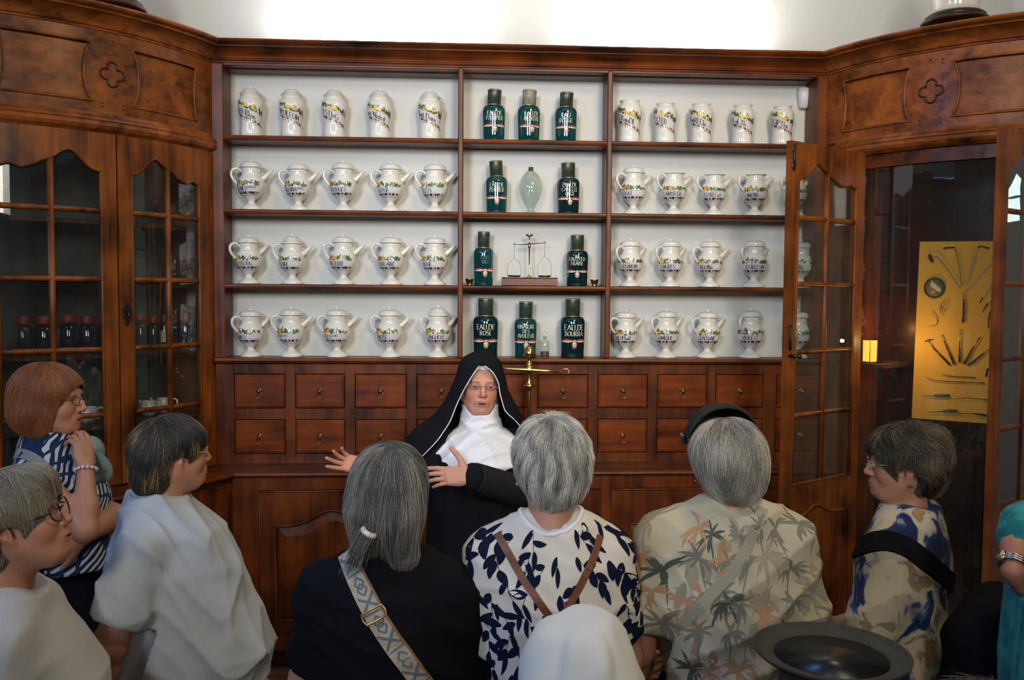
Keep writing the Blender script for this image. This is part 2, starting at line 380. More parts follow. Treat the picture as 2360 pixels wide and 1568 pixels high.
kn.warp(lambda x,y,z:(x,-z,y+.006)); kn.tube([(.0145*math.sin(a),-.013,.001-.0135+.0175*math.cos(a)) for a in lin(0,2*math.pi,25)[:-1]],.0016,6,closed=True)
kproto=None
for zi,(z0,z1) in enumerate(DZ):
    for x0,x1 in dxs:
        s=MB(); g=.003; a,c,e,h=x0+g,x1-g,z0+g,z1-g
        s.box(a,c,-.004,.018,e,h,.004); s.box(a+.008,c-.008,-.008,-.003,e+.008,h-.008,.0045)
        s.uvs(((a+c)/2,-.008,h-.022),(.005,.0015,.005),8,6)
        d=s.build('drawer',wood_dr,chest)
        if kproto is None: kproto=kn.build('ring_pull',brass_d); k=kproto
        else: k=kproto.copy(); COL.objects.link(k)
        k.parent=d; wl=Vector((.31,0,.98)); k.location=Vector(((a+c)/2,-.009,(e+h)/2-.004))-wl

# worktop running along the lower cupboards
wt=MB(); wt.sweep([(-.0,.928),(PD,.928),(PD+.014,.934),(PD+.02,.942),(PD+.016,.951),(PD+.008,.955),(-.0,.955)],[-1.17,1.80]); wt.warp(fy)
o=wt.build('worktop',wood_h); tag(o,'long narrow walnut worktop ledge below the small drawers','worktop')

# arched raised panel helper (flat): path of the arch
def archfn(u,peak=.38,h=.075):
    # u 0..1 across panel: double curve with a small cusp and a main crest at peak
    a=math.exp(-((u-peak)/.17)**2); return h*a+.016*math.sin(min(1,max(0,(u-.62)/.3))*math.pi)*.6
def cupboard_door(x0,x1,z0,z1,peak,root,fn,name='door',wm=None):
    wood_v=wm or globals()['wood_v']
    b=MB(); sw=.075; zr=z1-.085-.085
    b.sweep([(0,z0),(.02,z0),(.02,z0+.075),(0,z0+.075)],lin(x0,x1,7)) # bottom rail
    for a,c in ((x0,x0+sw),(x1-sw,x1)): b.sweep([(0,z0+.074),(.02,z0+.074),(.02,z1),(0,z1)],lin(a,c,3))
    us=lin(0,1,33); X=[x0+sw+(x1-x0-2*sw)*u for u in us]; Z=[zr+archfn(u,peak) for u in us]
    V=[];Fc=[]
    for x,z in zip(X,Z): V+= [(x,.02,z),(x,.02,z1),(x,0,z1),(x,0,z)]
    for i in range(len(X)-1):
        for k in range(4): l=(k+1)%4; Fc.append((4*i+k,4*i+l,4*i+4+l,4*i+4+k))
    b.add(V,Fc)
    # bead on the edge of the door and round the panel
    path=[(x0+sw,.02,z0+.075)]+[(x,.02,z) for x,z in zip(X,Z)]+[(x1-sw,.02,z0+.075)]
    b.tube(path+[(x1-sw-(x1-x0-2*sw)*t,.02,z0+.075) for t in lin(.1,.9,7)],.006,6,closed=True)
    b.tube([(x,.02,z1-.004) for x in lin(x0,x1,9)],.005,6); b.tube([(x0+.003,.02,z) for z in lin(z0,z1,3)],.004,6); b.tube([(x1-.003,.02,z) for z in lin(z0,z1,3)],.004,6)
    b.warp(fn); d=b.build(name,wood_v,root)
    p=MB(); V=[];Fc=[];n=len(X); m1=.028
    rows=[(z0+.07,.0,0),(z0+.095,.002,0),(z0+.075+.05,.014,1)]
    for i,(x,z) in enumerate(zip(X,Z)):
        u=us[i]; xi=x0+sw+m1*1.7+(x1-x0-2*sw-3.4*m1)*u
        V+=[(x,.003,z0+.07),(xi,.015,z0+.075+.05),(xi,.015,z-.05),(x,.003,z+.004)]
    for i in range(n-1):
        for k in range(3): Fc.append((4*i+k,4*i+k+1,4*i+5+k,4*i+4+k))
    Fc.append((0,1,2,3)); Fc.append(tuple(4*(n-1)+k for k in (3,2,1,0)))
    p.add(V,Fc); p.warp(fn); p.build('raised_panel',wood_v,d)
    return d
low=thing('lower_cupboards','dark walnut base cupboards with three arched panel doors behind the visitors','cupboard',(.31,-.1,0))
fyl=lambda x,d,z:(x,-(PD-.02)-d,z)
LD=[(596,1000,.4),(1016,1384,.5),(1408,1795,.6)]
lx=[(PY(a,1200,-.2)[0],PY(c,1200,-.2)[0],pk) for a,c,pk in LD]
s=MB(); xs=[-1.06]+[v for p in lx for v in p[:2]]+[1.72]
for i in range(0,len(xs),2): s.box(xs[i],xs[i+1],-PD,-.02,.10,.928,.0015)
for p in lx: s.box(p[0],p[1],-PD,-.02,.10,.17,.0015); s.box(p[0],p[1],-PD,-.02,.868,.928,.0015)
s.build('face_frame',wood_v,low)
s=MB(); s.box(-1.08,1.74,-PD+.05,.15,.0,.10,0); s.build('plinth',wood_d,low)
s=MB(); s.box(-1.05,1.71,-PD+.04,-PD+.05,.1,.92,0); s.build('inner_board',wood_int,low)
for x0,x1,pk in lx: cupboard_door(x0+.002,x1-.002,.172,.866,pk,low,fyl)

# ---------------------------------------------------------------- the two bowed corner cabinets
class Wing:
    def __init__(s,side):
        P0=np.array([-1.19,0.]);P3=np.array([-1.93,-.76]);M_=np.array([-1.475,-.455])
        ch=np.linalg.norm(P3-P0); mid=(P0+P3)/2; sag=np.linalg.norm(M_-mid); s.R=(ch*ch/4+sag*sag)/(2*sag)
        t=(P3-P0)/ch; n=np.array([-t[1],t[0]])  # toward the room
        if n@(M_-mid)<0: n=-n
        s.c=mid+n*(sag-s.R); s.h=math.asin(ch/2/s.R); s.L=2*s.h*s.R; s.t=t; s.n=n; s.side=side
    def __call__(s,a,d,z):
        g=a/s.R-s.h; r=s.R+d
        p=s.c+s.n*math.cos(g)*r+s.t*math.sin(g)*r
        x=p[0] if s.side<0 else 2*XC-p[0]
        return (x,p[1],z)
def wing_build(side):
    Wg=Wing(side); L=Wg.L; SS=lin(0,L,29); word='left' if side<0 else 'right'
    base=Wg(L/2,-.2,0)
    lab={-1:'bow-fronted walnut corner cabinet with closed glazed doors behind the red-haired visitor',1:'bow-fronted walnut corner cabinet standing open beside the orange instrument board'}[side]
    cab=thing('corner_cabinet',lab,'cabinet',(base[0],base[1],0))
    def sw(prof,name,m,s0=0,s1=L,n=29,parent=cab):
        b=MB(); b.sweep(prof,lin(s0,s1,n)); b.warp(Wg); return b.build(name,m,parent)
    sw([(d,z+2.885) for d,z in CORN],'cornice',wood_fh,-.02,L+.02)
    sw([(-.02,2.462),(.004,2.462),(.010,2.468),(.020,2.476),(.026,2.490),(.022,2.506),(.026,2.512),(.020,2.522),(.008,2.532),(.004,2.545),(-.02,2.545)],'string_moulding',wood_fh,-.02,L+.02)
    sw([(-.05,2.54),(-.012,2.54),(-.012,2.89),(-.05,2.89)],'frieze_panel',wood_fh)
    # frieze frame with two recessed fields and the oval medallion
    z0,z1=2.592,2.835; zc=(z0+z1)/2; hz=(z1-z0)/2
    def bulge(z): return math.sqrt(max(0,1-((z-zc)/(hz*1.12))**2))
    zs=lin(z0,z1,15); b=MB(); c=L/2
    def strips(fa,fb,ns):
        V=[];Fc=[]
        for z in zs:
            a,e=fa(z),fb(z)
            for x in lin(a,e,ns): V.append((x,0,z))
            for x in lin(e,a,ns): V.append((x,-.02,z))
        w=2*ns
        for i in range(len(zs)-1):
            for k in range(w): l=(k+1)%w; Fc.append((i*w+k,i*w+l,(i+1)*w+l,(i+1)*w+k))
        b.add(V,Fc)
    s0=.125; mw=.062
    strips(lambda z:0,lambda z:s0-.030+.035*(1-bulge(z))*0+.03*bulge(z),5)
    strips(lambda z:c-mw-.055*bulge(z),lambda z:c+mw+.055*bulge(z),9)
    strips(lambda z:L-s0+.030-.03*bulge(z),lambda z:L,5)
    b.sweep([(-.02,2.545),(0,2.545),(0,z0),(-.02,z0)],SS); b.sweep([(-.02,z1),(0,z1),(0,2.886),(-.02,2.886)],SS)
    for sgn in (-1,1):
        fa=(lambda z:s0-.030+.03*bulge(z)) if sgn<0 else (lambda z:c+mw+.055*bulge(z))
        fb=(lambda z:c-mw-.055*bulge(z)) if sgn<0 else (lambda z:L-s0+.030-.03*bulge(z))
        path=[(fa(z),.0,z) for z in zs]+[(x,0,z1) for x in lin(fa(z1),fb(z1),12)[1:-1]]+[(fb(z),0,z) for z in zs[::-1]]+[(x,0,z0) for x in lin(fb(z0),fa(z0),12)[1:-1]]
        b.tube(path,.0065,6,closed=True)
    b.warp(Wg); fr=b.build('frieze_frame',wood_fh,cab)
    b=MB(); q=[]
    for k in range(4):
        for t in lin(-2.05,2.05,13)[1:]:
            g=k*math.pi/2+t; ox=.030*math.cos(k*math.pi/2); oz=.030*math.sin(k*math.pi/2)
            q.append((c+ox+.022*math.cos(g),.001,zc+oz+.022*math.sin(g)))
    b.tube(q,.0045,6,closed=True); 
    pass
    for dx,dz in ((-.045,-.14),(-.045,-.125),(.045,-.14),(.045,-.125),(.045,.135),(.045,.12),(-.005,.14)):
        g_=MB(); g_.uvs((c+dx,.0,zc+dz),.004,8,6); g_.warp(Wg); g_.build('wooden_peg',wood_d,fr)
    b.warp(Wg); b.build('carved_quatrefoil',wood_d,fr)
    # posts, body
    sw([(-.05,.955 if side<0 else .1),(0,.955 if side<0 else .1),(0,2.462),(-.05,2.462)],'post',wood_fv,-.03,.060 if side<0 else .185,4)
    sw([(-.05,.955 if side<0 else .1),(0,.955 if side<0 else .1),(0,2.462),(-.05,2.462)],'post',wood_fv,L-.035,L+.02,3)
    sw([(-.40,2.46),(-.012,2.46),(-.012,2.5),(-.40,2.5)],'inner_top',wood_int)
    return Wg,cab
def sq(x): return x
# glazed leaf: fn maps (s,d,z); hs = arch orientation
def leaf(root,fn,s0,s1,z0,z1,glass0,muntins,toward,lower=False,lock=None,name='glazed_door'):
    b=MB(); sw=.062; g0,g1=s0+sw,s1-sw; T=.024; us=lin(0,1,41)
    def hi(u):
        if toward<0: u=1-u      # crest lies toward the meeting edge
        # u=0 outer .. 1 meeting edge
        if u<.42: h=.012*math.sin(u/.22*math.pi)**2 if u<.22 else .035*((u-.22)/.20)**1.6
        else: h=.035+.055*math.exp(-((u-.68)/.16)**2)-.055*math.exp(-((.42-.68)/.16)**2)
        if u>.68: h=.082*math.exp(-((u-.68)/.17)**2)+.004
        return max(h,0)
    zt=z1-.165
    X=[g0+(g1-g0)*u for u in us]; Z=[zt+hi(u) for u in us]
    for i in range(1,len(Z)-1): Z[i]=Z[i]
    for a,c in ((s0,g0),(g1,s1)): b.sweep([(0,z0),(T,z0),(T,z1),(0,z1)],lin(a,c,3))
    V=[];Fc=[]
    for x,z in zip(X,Z): V+=[(x,T,z),(x,T,z1),(x,0,z1),(x,0,z)]
    for i in range(len(X)-1):
        for k in range(4): l=(k+1)%4; Fc.append((4*i+k,4*i+l,4*i+4+l,4*i+4+k))
    b.add(V,Fc)
    b.sweep([(0,z0),(T,z0),(T,glass0),(0,glass0)],lin(g0,g1,7))
    b.tube([(x,T*.8,z) for x,z in zip(X,Z)],.007,6)
    for x in (g0,g1): b.tube([(x,T*.8,glass0),(x,T*.8,zt)],.007,6)
    b.tube([(x,T*.8,glass0) for x in lin(g0,g1,9)],.007,6)
    mid=(g0+g1)/2
    zm=zt+hi(.5)
    b.tube([(mid,T*.55,glass0),(mid,T*.55,zm)],.0125,8,upv=(1,0,0))
    for z in muntins: b.tube([(x,T*.55,z) for x in lin(g0,g1,9)],.0115,8)
    for z in (z1-.04,z1-.06,z1-.08): b.uvs((s0+.05 if toward<0 else s1-.05,T,z),.003,6,4)
    if lower:
        for a,c in ((g0+.01,g1-.01),):
            path=[(a,T,z0+.08)]+[(a+(c-a)*u,T,glass0-.16+.05*math.exp(-((u-.4)/.2)**2)) for u in lin(0,1,17)]+[(c,T,z0+.08)]
            b.tube(path,.008,6,closed=True)
    b.warp(fn); d=b.build(name,wood_fv,root)
    rows=[glass0]+sorted(muntins)+[None]
    for k in range(len(rows)-1):
        for a,c in ((g0,mid),(mid,g1)):
            za=rows[k]; p=MB(); zz=rows[k+1]
            V=[];Fc=[]
            xs=lin(a,c,9)
            for x in xs:
                u=(x-g0)/(g1-g0); t=zz if zz is not None else zt+hi(u)
                V+=[(x,T*.3,za),(x,T*.3,t),(x,T*.3+.003,t),(x,T*.3+.003,za)]
            for i in range(len(xs)-1):
                for q in range(4): l=(q+1)%4; Fc.append((4*i+q,4*i+l,4*i+4+l,4*i+4+q))
            Fc.append((0,1,2,3)); Fc.append(tuple(4*(len(xs)-1)+q for q in (3,2,1,0)))
            p.add(V,Fc); p.warp(fn); p.build('pane',pane_m,d)
    if lock:
        ls,lz=lock; h=MB()
        # wrought key plate: curly outline plus a drop key
        pts=[(0,.05),(.010,.040),(.006,.030),(.018,.020),(.020,.005),(.014,-.005),(.018,-.02),(.008,-.032),(.010,-.045),(0,-.055)]
        poly=[(ls+x,lz+z) for x,z in pts]+[(ls-x,lz+z) for x,z in pts[::-1][1:-1]]
        n=len(poly); h.add([(x,T,z) for x,z in poly]+[(x,T+.004,z) for x,z in poly],[tuple(range(n,2*n))]+[(i,(i+1)%n,n+(i+1)%n,n+i) for i in range(n)])
        h.tube([(ls,T+.004,lz+.01),(ls,T+.02,lz+.01),(ls+.006,T+.024,lz-.005),(ls,T+.024,lz-.02)],.0035,6)
        h.warp(fn); h.build('lock_plate',iron,d)
    return d
WLF,cabL=wing_build(-1); WRT,cabR=wing_build(1); LW=WLF.L
MUN=[1.27,1.549,1.846,2.134]
leaf(cabL,WLF,.062,LW/2-.003,.962,2.458,1.025,MUN,1,lock=(LW/2-.034,1.70))
leaf(cabL,WLF,LW/2+.003,LW-.037,.962,2.458,1.025,MUN,-1)
# right cabinet: leaf swung open over the shelves, and its partner standing open toward the room
hp=Vector(PZ(1985,355,2.455)); hp.z=0; 
Lp=PZ(1813,325,2.455); e=Vector((Lp[0],Lp[1],0)); t=(hp-e); wlf=t.length; t.normalize()
nrm=Vector((-t.y,t.x,0)); nrm=nrm if nrm.y<0 else -nrm
leaf(cabR,lambda s,d,z:tuple(Vector((e.x,e.y,z))+t*s+nrm*d),0,wlf,.11,2.455,.965,MUN,-1,lower=True,name='open_glazed_door')
h2=Vector(WRT(LW-.037,0,0)); Lq=PZ(2313,288,2.455); e2=Vector((Lq[0],Lq[1],0)); t2=(h2-e2); w2=t2.length; t2.normalize(); n2=Vector((-t2.y,t2.x,0)); n2=n2 if n2.x<0 else -n2
leaf(cabR,lambda s,d,z:tuple(Vector((e2.x,e2.y,z))+t2*s+n2*d),0,w2,.11,2.455,.965,MUN,-1,lower=True,lock=(.034,1.50),name='open_glazed_door')
# bolts and hinges on the open leaf
b=MB()
for z in (2.39,1.62): b.tube([(.016,.03,z+.05),(.016,.03,z-.06)],.005,8); b.box(.006,.028,.024,.03,z-.05,z-.03); b.box(.006,.028,.024,.03,z+.02,z+.04)
b.tube([(.02,.024,1.535),(.02,.07,1.535)],.007,8); b.uvs((.02,.075,1.535),.011,10,8)
b.warp(lambda s,d,z:tuple(Vector((e.x,e.y,z))+t*s+nrm*d)); b.build('sliding_bolt',iron,cabR)
# left cabinet: interior shelves, back, worktop and cupboard below
def sweepobj(Wg,root,prof,name,m,s0,s1,n=25):
    b=MB(); b.sweep(prof,lin(s0,s1,n)); b.warp(Wg); return b.build(name,m,root)
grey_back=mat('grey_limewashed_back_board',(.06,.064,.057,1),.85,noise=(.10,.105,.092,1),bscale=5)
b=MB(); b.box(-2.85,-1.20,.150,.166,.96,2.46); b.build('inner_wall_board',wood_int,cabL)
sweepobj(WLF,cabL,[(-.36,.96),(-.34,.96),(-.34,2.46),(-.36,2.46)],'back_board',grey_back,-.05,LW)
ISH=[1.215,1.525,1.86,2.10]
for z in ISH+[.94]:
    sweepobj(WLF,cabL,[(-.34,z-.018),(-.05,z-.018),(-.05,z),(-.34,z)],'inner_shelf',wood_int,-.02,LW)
LOWD=PD
sweepobj(WLF,cabL,[(-.3,.928),(LOWD,.928),(LOWD+.014,.934),(LOWD+.02,.942),(LOWD+.016,.951),(LOWD+.008,.9546),(-.3,.9546)],'counter',wood_h,-.26,LW)
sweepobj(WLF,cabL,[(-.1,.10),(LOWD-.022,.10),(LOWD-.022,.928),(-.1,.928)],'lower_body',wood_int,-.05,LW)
sweepobj(WLF,cabL,[(-.1,0),(LOWD-.06,0),(LOWD-.06,.1),(-.1,.1)],'plinth',wood_d,-.02,LW)
sweepobj(WLF,cabL,[(LOWD-.022,.10),(LOWD,.10),(LOWD,.928),(LOWD-.022,.928)],'corner_stile',wood_v,-.06,.075,5)
cupboard_door(.08,LW/2-.003,.12,.90,.5,cabL,lambda s,d,z:WLF(s,LOWD-.022+d,z))
cupboard_door(LW/2+.003,LW-.01,.12,.90,.5,cabL,lambda s,d,z:WLF(s,LOWD-.022+d,z))
# right cabinet: interior
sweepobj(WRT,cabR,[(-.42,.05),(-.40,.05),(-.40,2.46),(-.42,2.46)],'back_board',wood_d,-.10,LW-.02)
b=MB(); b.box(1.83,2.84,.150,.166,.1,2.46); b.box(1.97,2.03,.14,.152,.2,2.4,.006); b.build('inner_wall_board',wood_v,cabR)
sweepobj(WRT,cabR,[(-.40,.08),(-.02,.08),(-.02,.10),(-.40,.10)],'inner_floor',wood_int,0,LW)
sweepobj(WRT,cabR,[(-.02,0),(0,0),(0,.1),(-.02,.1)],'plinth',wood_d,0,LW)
sweepobj(WRT,cabR,[(-.03,2.40),(-.012,2.40),(-.012,2.462),(-.03,2.462)],'door_head',wood_h,0,LW)
# tall panelled cabinets along both side walls, beside and behind the camera, like the ones in view
for sg,nm in ((-1,'left'),(1,'right')):
    x0=XL+.002 if sg<0 else XR-.002; xf=x0-sg*-.38 if False else (x0+.38 if sg<0 else x0-.30)
    o=thing('side_cabinet','tall walnut panelled cabinet with glazed doors along the %s wall of the room'%nm,'cabinet',((x0+xf)/2,-3.9,0))
    b=MB(); b.box(min(x0,xf),max(x0,xf),-6.3,-1.55,0,2.9,.004); b.build('carcass',wood_h,o)
    b=MB(); dx=.05 if sg<0 else -.05; b.box(min(x0,xf+dx),max(x0,xf+dx),-6.33,-1.5,2.9,2.985,.02); b.build('cornice',wood_h,o)
    for k in range(5):
        y=-6.2+k*.93
        for z0,z1,m in ((.12,.88,wood_v),(1.0,2.42,wood_v),(2.52,2.86,wood_h)):
            b=MB(); e=.02 if sg<0 else -.02
            b.box(min(xf-e*.5,xf+e),max(xf-e*.5,xf+e),y,y+.84,z0,z1,.006); b.box(min(xf,xf+e*1.6),max(xf,xf+e*1.6),y+.1,y+.74,z0+.08,z1-.08,.012); b.build('panelled_door',m,o)

# ---------------------------------------------------------------- stroke lettering (broad-nib capitals)
def arc(cx,cy,rx,ry,a0,a1,n=9): return [(cx+rx*math.cos(R(a)),cy+ry*math.sin(R(a))) for a in lin(a0,a1,n)]
GL={
'A':(.66,[[(0,0),(.33,1)],[(.33,1),(.66,0)],[(.13,.36),(.54,.36)]]),
'B':(.52,[[(0.04,0),(0.04,1)],[(.04,1)]+arc(.22,.76,.22,.24,90,-90)+[(.04,.52)],[(.04,.52)]+arc(.24,.26,.26,.26,90,-90)+[(.04,0)]]),
'C':(.60,[arc(.36,.5,.34,.5,50,310,13)]),
'D':(.64,[[(.04,0),(.04,1)],[(.04,1)]+arc(.22,.5,.38,.5,90,-90,11)+[(.04,0)]]),
'E':(.50,[[(.04,0),(.04,1)],[(.04,1),(.46,1)],[(.04,.52),(.36,.52)],[(.04,0),(.48,0)]]),
'F':(.48,[[(.04,0),(.04,1)],[(.04,1),(.46,1)],[(.04,.52),(.36,.52)]]),
'G':(.64,[arc(.36,.5,.34,.5,50,330,13),[(.62,.05),(.62,.42)],[(.44,.42),(.66,.42)]]),
'H':(.62,[[(.05,0),(.05,1)],[(.57,0),(.57,1)],[(.05,.5),(.57,.5)]]),
'I':(.14,[[(.07,0),(.07,1)]]),
'L':(.48,[[(.05,0),(.05,1)],[(.05,0),(.46,0)]]),
'M':(.74,[[(.05,0),(.08,1)],[(.08,1),(.37,.15)],[(.37,.15),(.66,1)],[(.66,1),(.69,0)]]),
'N':(.64,[[(.05,0),(.05,1)],[(.05,1),(.59,0)],[(.59,0),(.59,1)]]),
'O':(.68,[arc(.34,.5,.32,.5,0,360,17)]),
'P':(.52,[[(.05,0),(.05,1)],[(.05,1)]+arc(.22,.74,.25,.26,90,-90)+[(.05,.48)]]),
'Q':(.70,[arc(.34,.5,.32,.5,0,360,17),[(.40,.22),(.70,-.15)]]),
'R':(.58,[[(.05,0),(.05,1)],[(.05,1)]+arc(.22,.75,.24,.25,90,-90)+[(.05,.5)],[(.22,.5),(.56,0)]]),
'S':(.48,[arc(.24,.75,.20,.25,40,270,9)+arc(.24,.25,.22,.25,90,-140,9)]),
'T':(.58,[[(.29,0),(.29,1)],[(0,1),(.58,1)]]),
'U':(.62,[[(.05,1),(.05,.3)]+arc(.31,.3,.26,.3,180,360,9)+[(.57,1)]]),
'V':(.62,[[(0,1),(.31,0)],[(.31,0),(.62,1)]]),
'Y':(.60,[[(0,1),(.30,.5)],[(.60,1),(.30,.5)],[(.30,.5),(.30,0)]]),
'X':(.60,[[(0,1),(.60,0)],[(0,0),(.60,1)]]),
'4':(.55,[[(.42,0),(.42,1)],[(.42,1),(0,.3)],[(0,.3),(.55,.3)]]),
"'":(.12,[[(.08,1.02),(.04,.82)]]),',':(.16,[[(.09,.08),(.03,-.14)]]),'.':(.16,[[(.05,.03),(.10,.03)]]),'·':(.22,[[(.08,.45),(.14,.45)]]),
'a':(.46,[arc(.2,.25,.18,.25,0,360,11),[(.4,.5),(.4,0)]]),
'b':(.46,[[(.04,0),(.04,1)],arc(.22,.25,.18,.25,0,360,11)]),
'c':(.38,[arc(.22,.25,.2,.25,50,310,9)]),
'd':(.46,[[(.4,0),(.4,1)],arc(.2,.25,.18,.25,0,360,11)]),
'e':(.40,[[(.04,.27),(.38,.27)]+arc(.2,.25,.18,.25,10,310,9)]),
'h':(.44,[[(.04,0),(.04,1)],[(.04,.35)]+arc(.22,.34,.17,.16,150,0,6)+[(.39,0)]]),
'i':(.14,[[(.07,0),(.07,.5)],[(.05,.7),(.10,.7)]]),
'l':(.14,[[(.07,0),(.07,1)]]),
'm':(.66,[[(.04,0),(.04,.5)],[(.04,.35)]+arc(.18,.34,.14,.16,150,0,6)+[(.32,0)],[(.32,.35)]+arc(.46,.34,.14,.16,150,0,6)+[(.60,0)]]),
'n':(.42,[[(.04,0),(.04,.5)],[(.04,.35)]+arc(.2,.34,.16,.16,150,0,6)+[(.36,0)]]),
'o':(.42,[arc(.2,.25,.18,.25,0,360,11)]),
'p':(.46,[[(.04,-.3),(.04,.5)],arc(.22,.25,.18,.25,0,360,11)]),
'r':(.30,[[(.04,0),(.04,.5)],[(.04,.35)]+arc(.2,.32,.14,.18,150,60,4)]),
's':(.34,[arc(.17,.375,.13,.125,40,270,7)+arc(.17,.125,.14,.125,90,-140,7)]),
't':(.28,[[(.12,0),(.12,.8)],[(0,.5),(.27,.5)]]),
'u':(.42,[[(.04,.5),(.04,.18)]+arc(.2,.18,.16,.18,180,360,6)+[(.36,.5)],[(.36,.5),(.36,0)]]),
' ':(.25,[])}
def text_ribbons(txt,h,x0=None,center=None,y0=0.,slant=0.,wt=.15,track=.10):
    # list of quads in (u,v)
    w=sum(GL[c][0]+track for c in txt)*h
    x=x0 if x0 is not None else center-w/2
    Q=[]
    def seg(pts):
        P=[]
        for i in range(len(pts)-1):
            a,c=pts[i],pts[i+1]; n=max(1,int(math.dist(a,c)/.22))
            for k in range(n): P.append((a[0]+(c[0]-a[0])*k/n,a[1]+(c[1]-a[1])*k/n))
        P.append(pts[-1]); L=[];Rr=[]
        for i,p in enumerate(P):
            a=P[max(0,i-1)];c=P[min(len(P)-1,i+1)]; dx,dy=c[0]-a[0],c[1]-a[1]; l=math.hypot(dx,dy) or 1; dx/=l;dy/=l
            ww=wt*(.18+.78*abs(dx*.35*-1+dy*.94)**1.2)/2
            L.append((p[0]-dy*ww,p[1]+dx*ww)); Rr.append((p[0]+dy*ww,p[1]-dx*ww))
        return [(L[i],L[i+1],Rr[i+1],Rr[i]) for i in range(len(P)-1)]
    for c in txt:
        g=GL[c]
        qs=[]
        for st in g[1]:
            qs+=seg(st)
            if len(st)==2 and abs(st[0][0]-st[1][0])<.12 and abs(st[0][1]-st[1][1])>.3:
                for e in st: qs.append(((e[0]-.15,e[1]+.028),(e[0]+.15,e[1]+.028),(e[0]+.15,e[1]-.028),(e[0]-.15,e[1]-.028)))
        for q in qs: Q.append([(x+(px+slant*py)*h,y0+py*h) for px,py in q])
        x+=(g[0]+track)*h
    return Q,w
class Surf:
    """surface of revolution facing -Y; u = arc length round the widest radius, v = height"""
    def __init__(s,prof,rref): s.z=[p[1] for p in prof]; s.r=[p[0] for p in prof]; s.rr=rref
    def at(s,u,v,off=.0004,rot=0):
        r=float(np.interp(v,s.z,s.r))+off; a=u/s.rr+rot; return (r*math.sin(a),-r*math.cos(a),v)
def put_quads(b,S,Q,rot=0,off=.0005,m=0,vf=lambda u,v:v):
    for q in Q: b.add([S.at(u,vf(u,v),off,rot) for u,v in q],[tuple(range(len(q)))],m)
def band(b,S,u0,u1,v0,v1,vf,rot=0,off=.0003,m=0,n=24):
    us=lin(u0,u1,n)
    V=[];Fc=[]
    for u in us:
        for t in (0,.5,1): V.append(S.at(u,vf(u,v0+(v1-v0)*t),off,rot))
    for i in range(n-1):
        for k in (0,1): Fc.append((3*i+k,3*i+3+k,3*i+4+k,3*i+k+1))
    b.add(V,Fc,m,True)
def leafpoly(cx,cy,l,w,ang,lobes=0):
    pts=[]
    for t in lin(0,1,5): pts.append((t*l,w*math.sin(t*math.pi)**.8*(1+.35*lobes*math.sin(t*9))))
    for t in lin(1,0,5)[1:-1]: pts.append((t*l,-w*math.sin(t*math.pi)**.8*(1-.3*lobes*math.cos(t*8))))
    ca,sa=math.cos(ang),math.sin(ang); return [(cx+x*ca-y*sa,cy+x*sa+y*ca) for x,y in pts]

# ---------------------------------------------------------------- jars
PX=D/F
ALB=[(.0,.0),(.049,.0),(.0515,.004),(.0525,.02),(.0505,.045),(.0485,.065),(.0490,.085),(.0530,.110),(.0580,.135),(.0600,.152),(.0590,.168),(.0530,.184),(.0445,.193),(.0430,.197),(.0455,.200),(.0490,.204),(.0480,.207),(.043,.206),(.040,.200),(.038,.19),(.0,.185)]
ALBLID=[(.0,.205),(.050,.2055),(.0520,.208),(.0500,.212),(.046,.214),(.043,.220),(.035,.230),(.022,.236),(.008,.239),(.005,.243),(.009,.247),(.009,.249),(.0,.252)]
CHV=[(.0,.0),(.0530,.0),(.0545,.003),(.0520,.010),(.0440,.018),(.0300,.026),(.0200,.034),(.0165,.042),(.0180,.048),(.0230,.053),(.0380,.064),(.0530,.080),(.0630,.100),(.0665,.120),(.0640,.140),(.0560,.157),(.0480,.167),(.0460,.175),(.0465,.195),(.0480,.206),(.0460,.2065),(.043,.200),(.041,.18),(.0,.17)]
CHLID=[(.0,.205),(.056,.2055),(.0585,.209),(.0540,.212),(.0535,.218),(.0500,.227),(.038,.233),(.015,.236),(.005,.237),(.0042,.242),(.0085,.246),(.0085,.248),(.0,.251)]
DOMELID=[(.0,.205),(.056,.2055),(.0575,.208),(.050,.211),(.049,.215),(.046,.219),(.044,.220),(.041,.232),(.030,.242),(.014,.247),(.005,.248),(.0042,.252),(.0085,.256),(.0,.260)]
FLATLID=[(.0,.205),(.056,.2055),(.0590,.208),(.058,.2115),(.045,.213),(.020,.2165),(.0,.217)]
PAINTS=[black_paint,green_paint,lgreen_paint,ochre_paint,yellow_paint,blue_paint,band_paint]
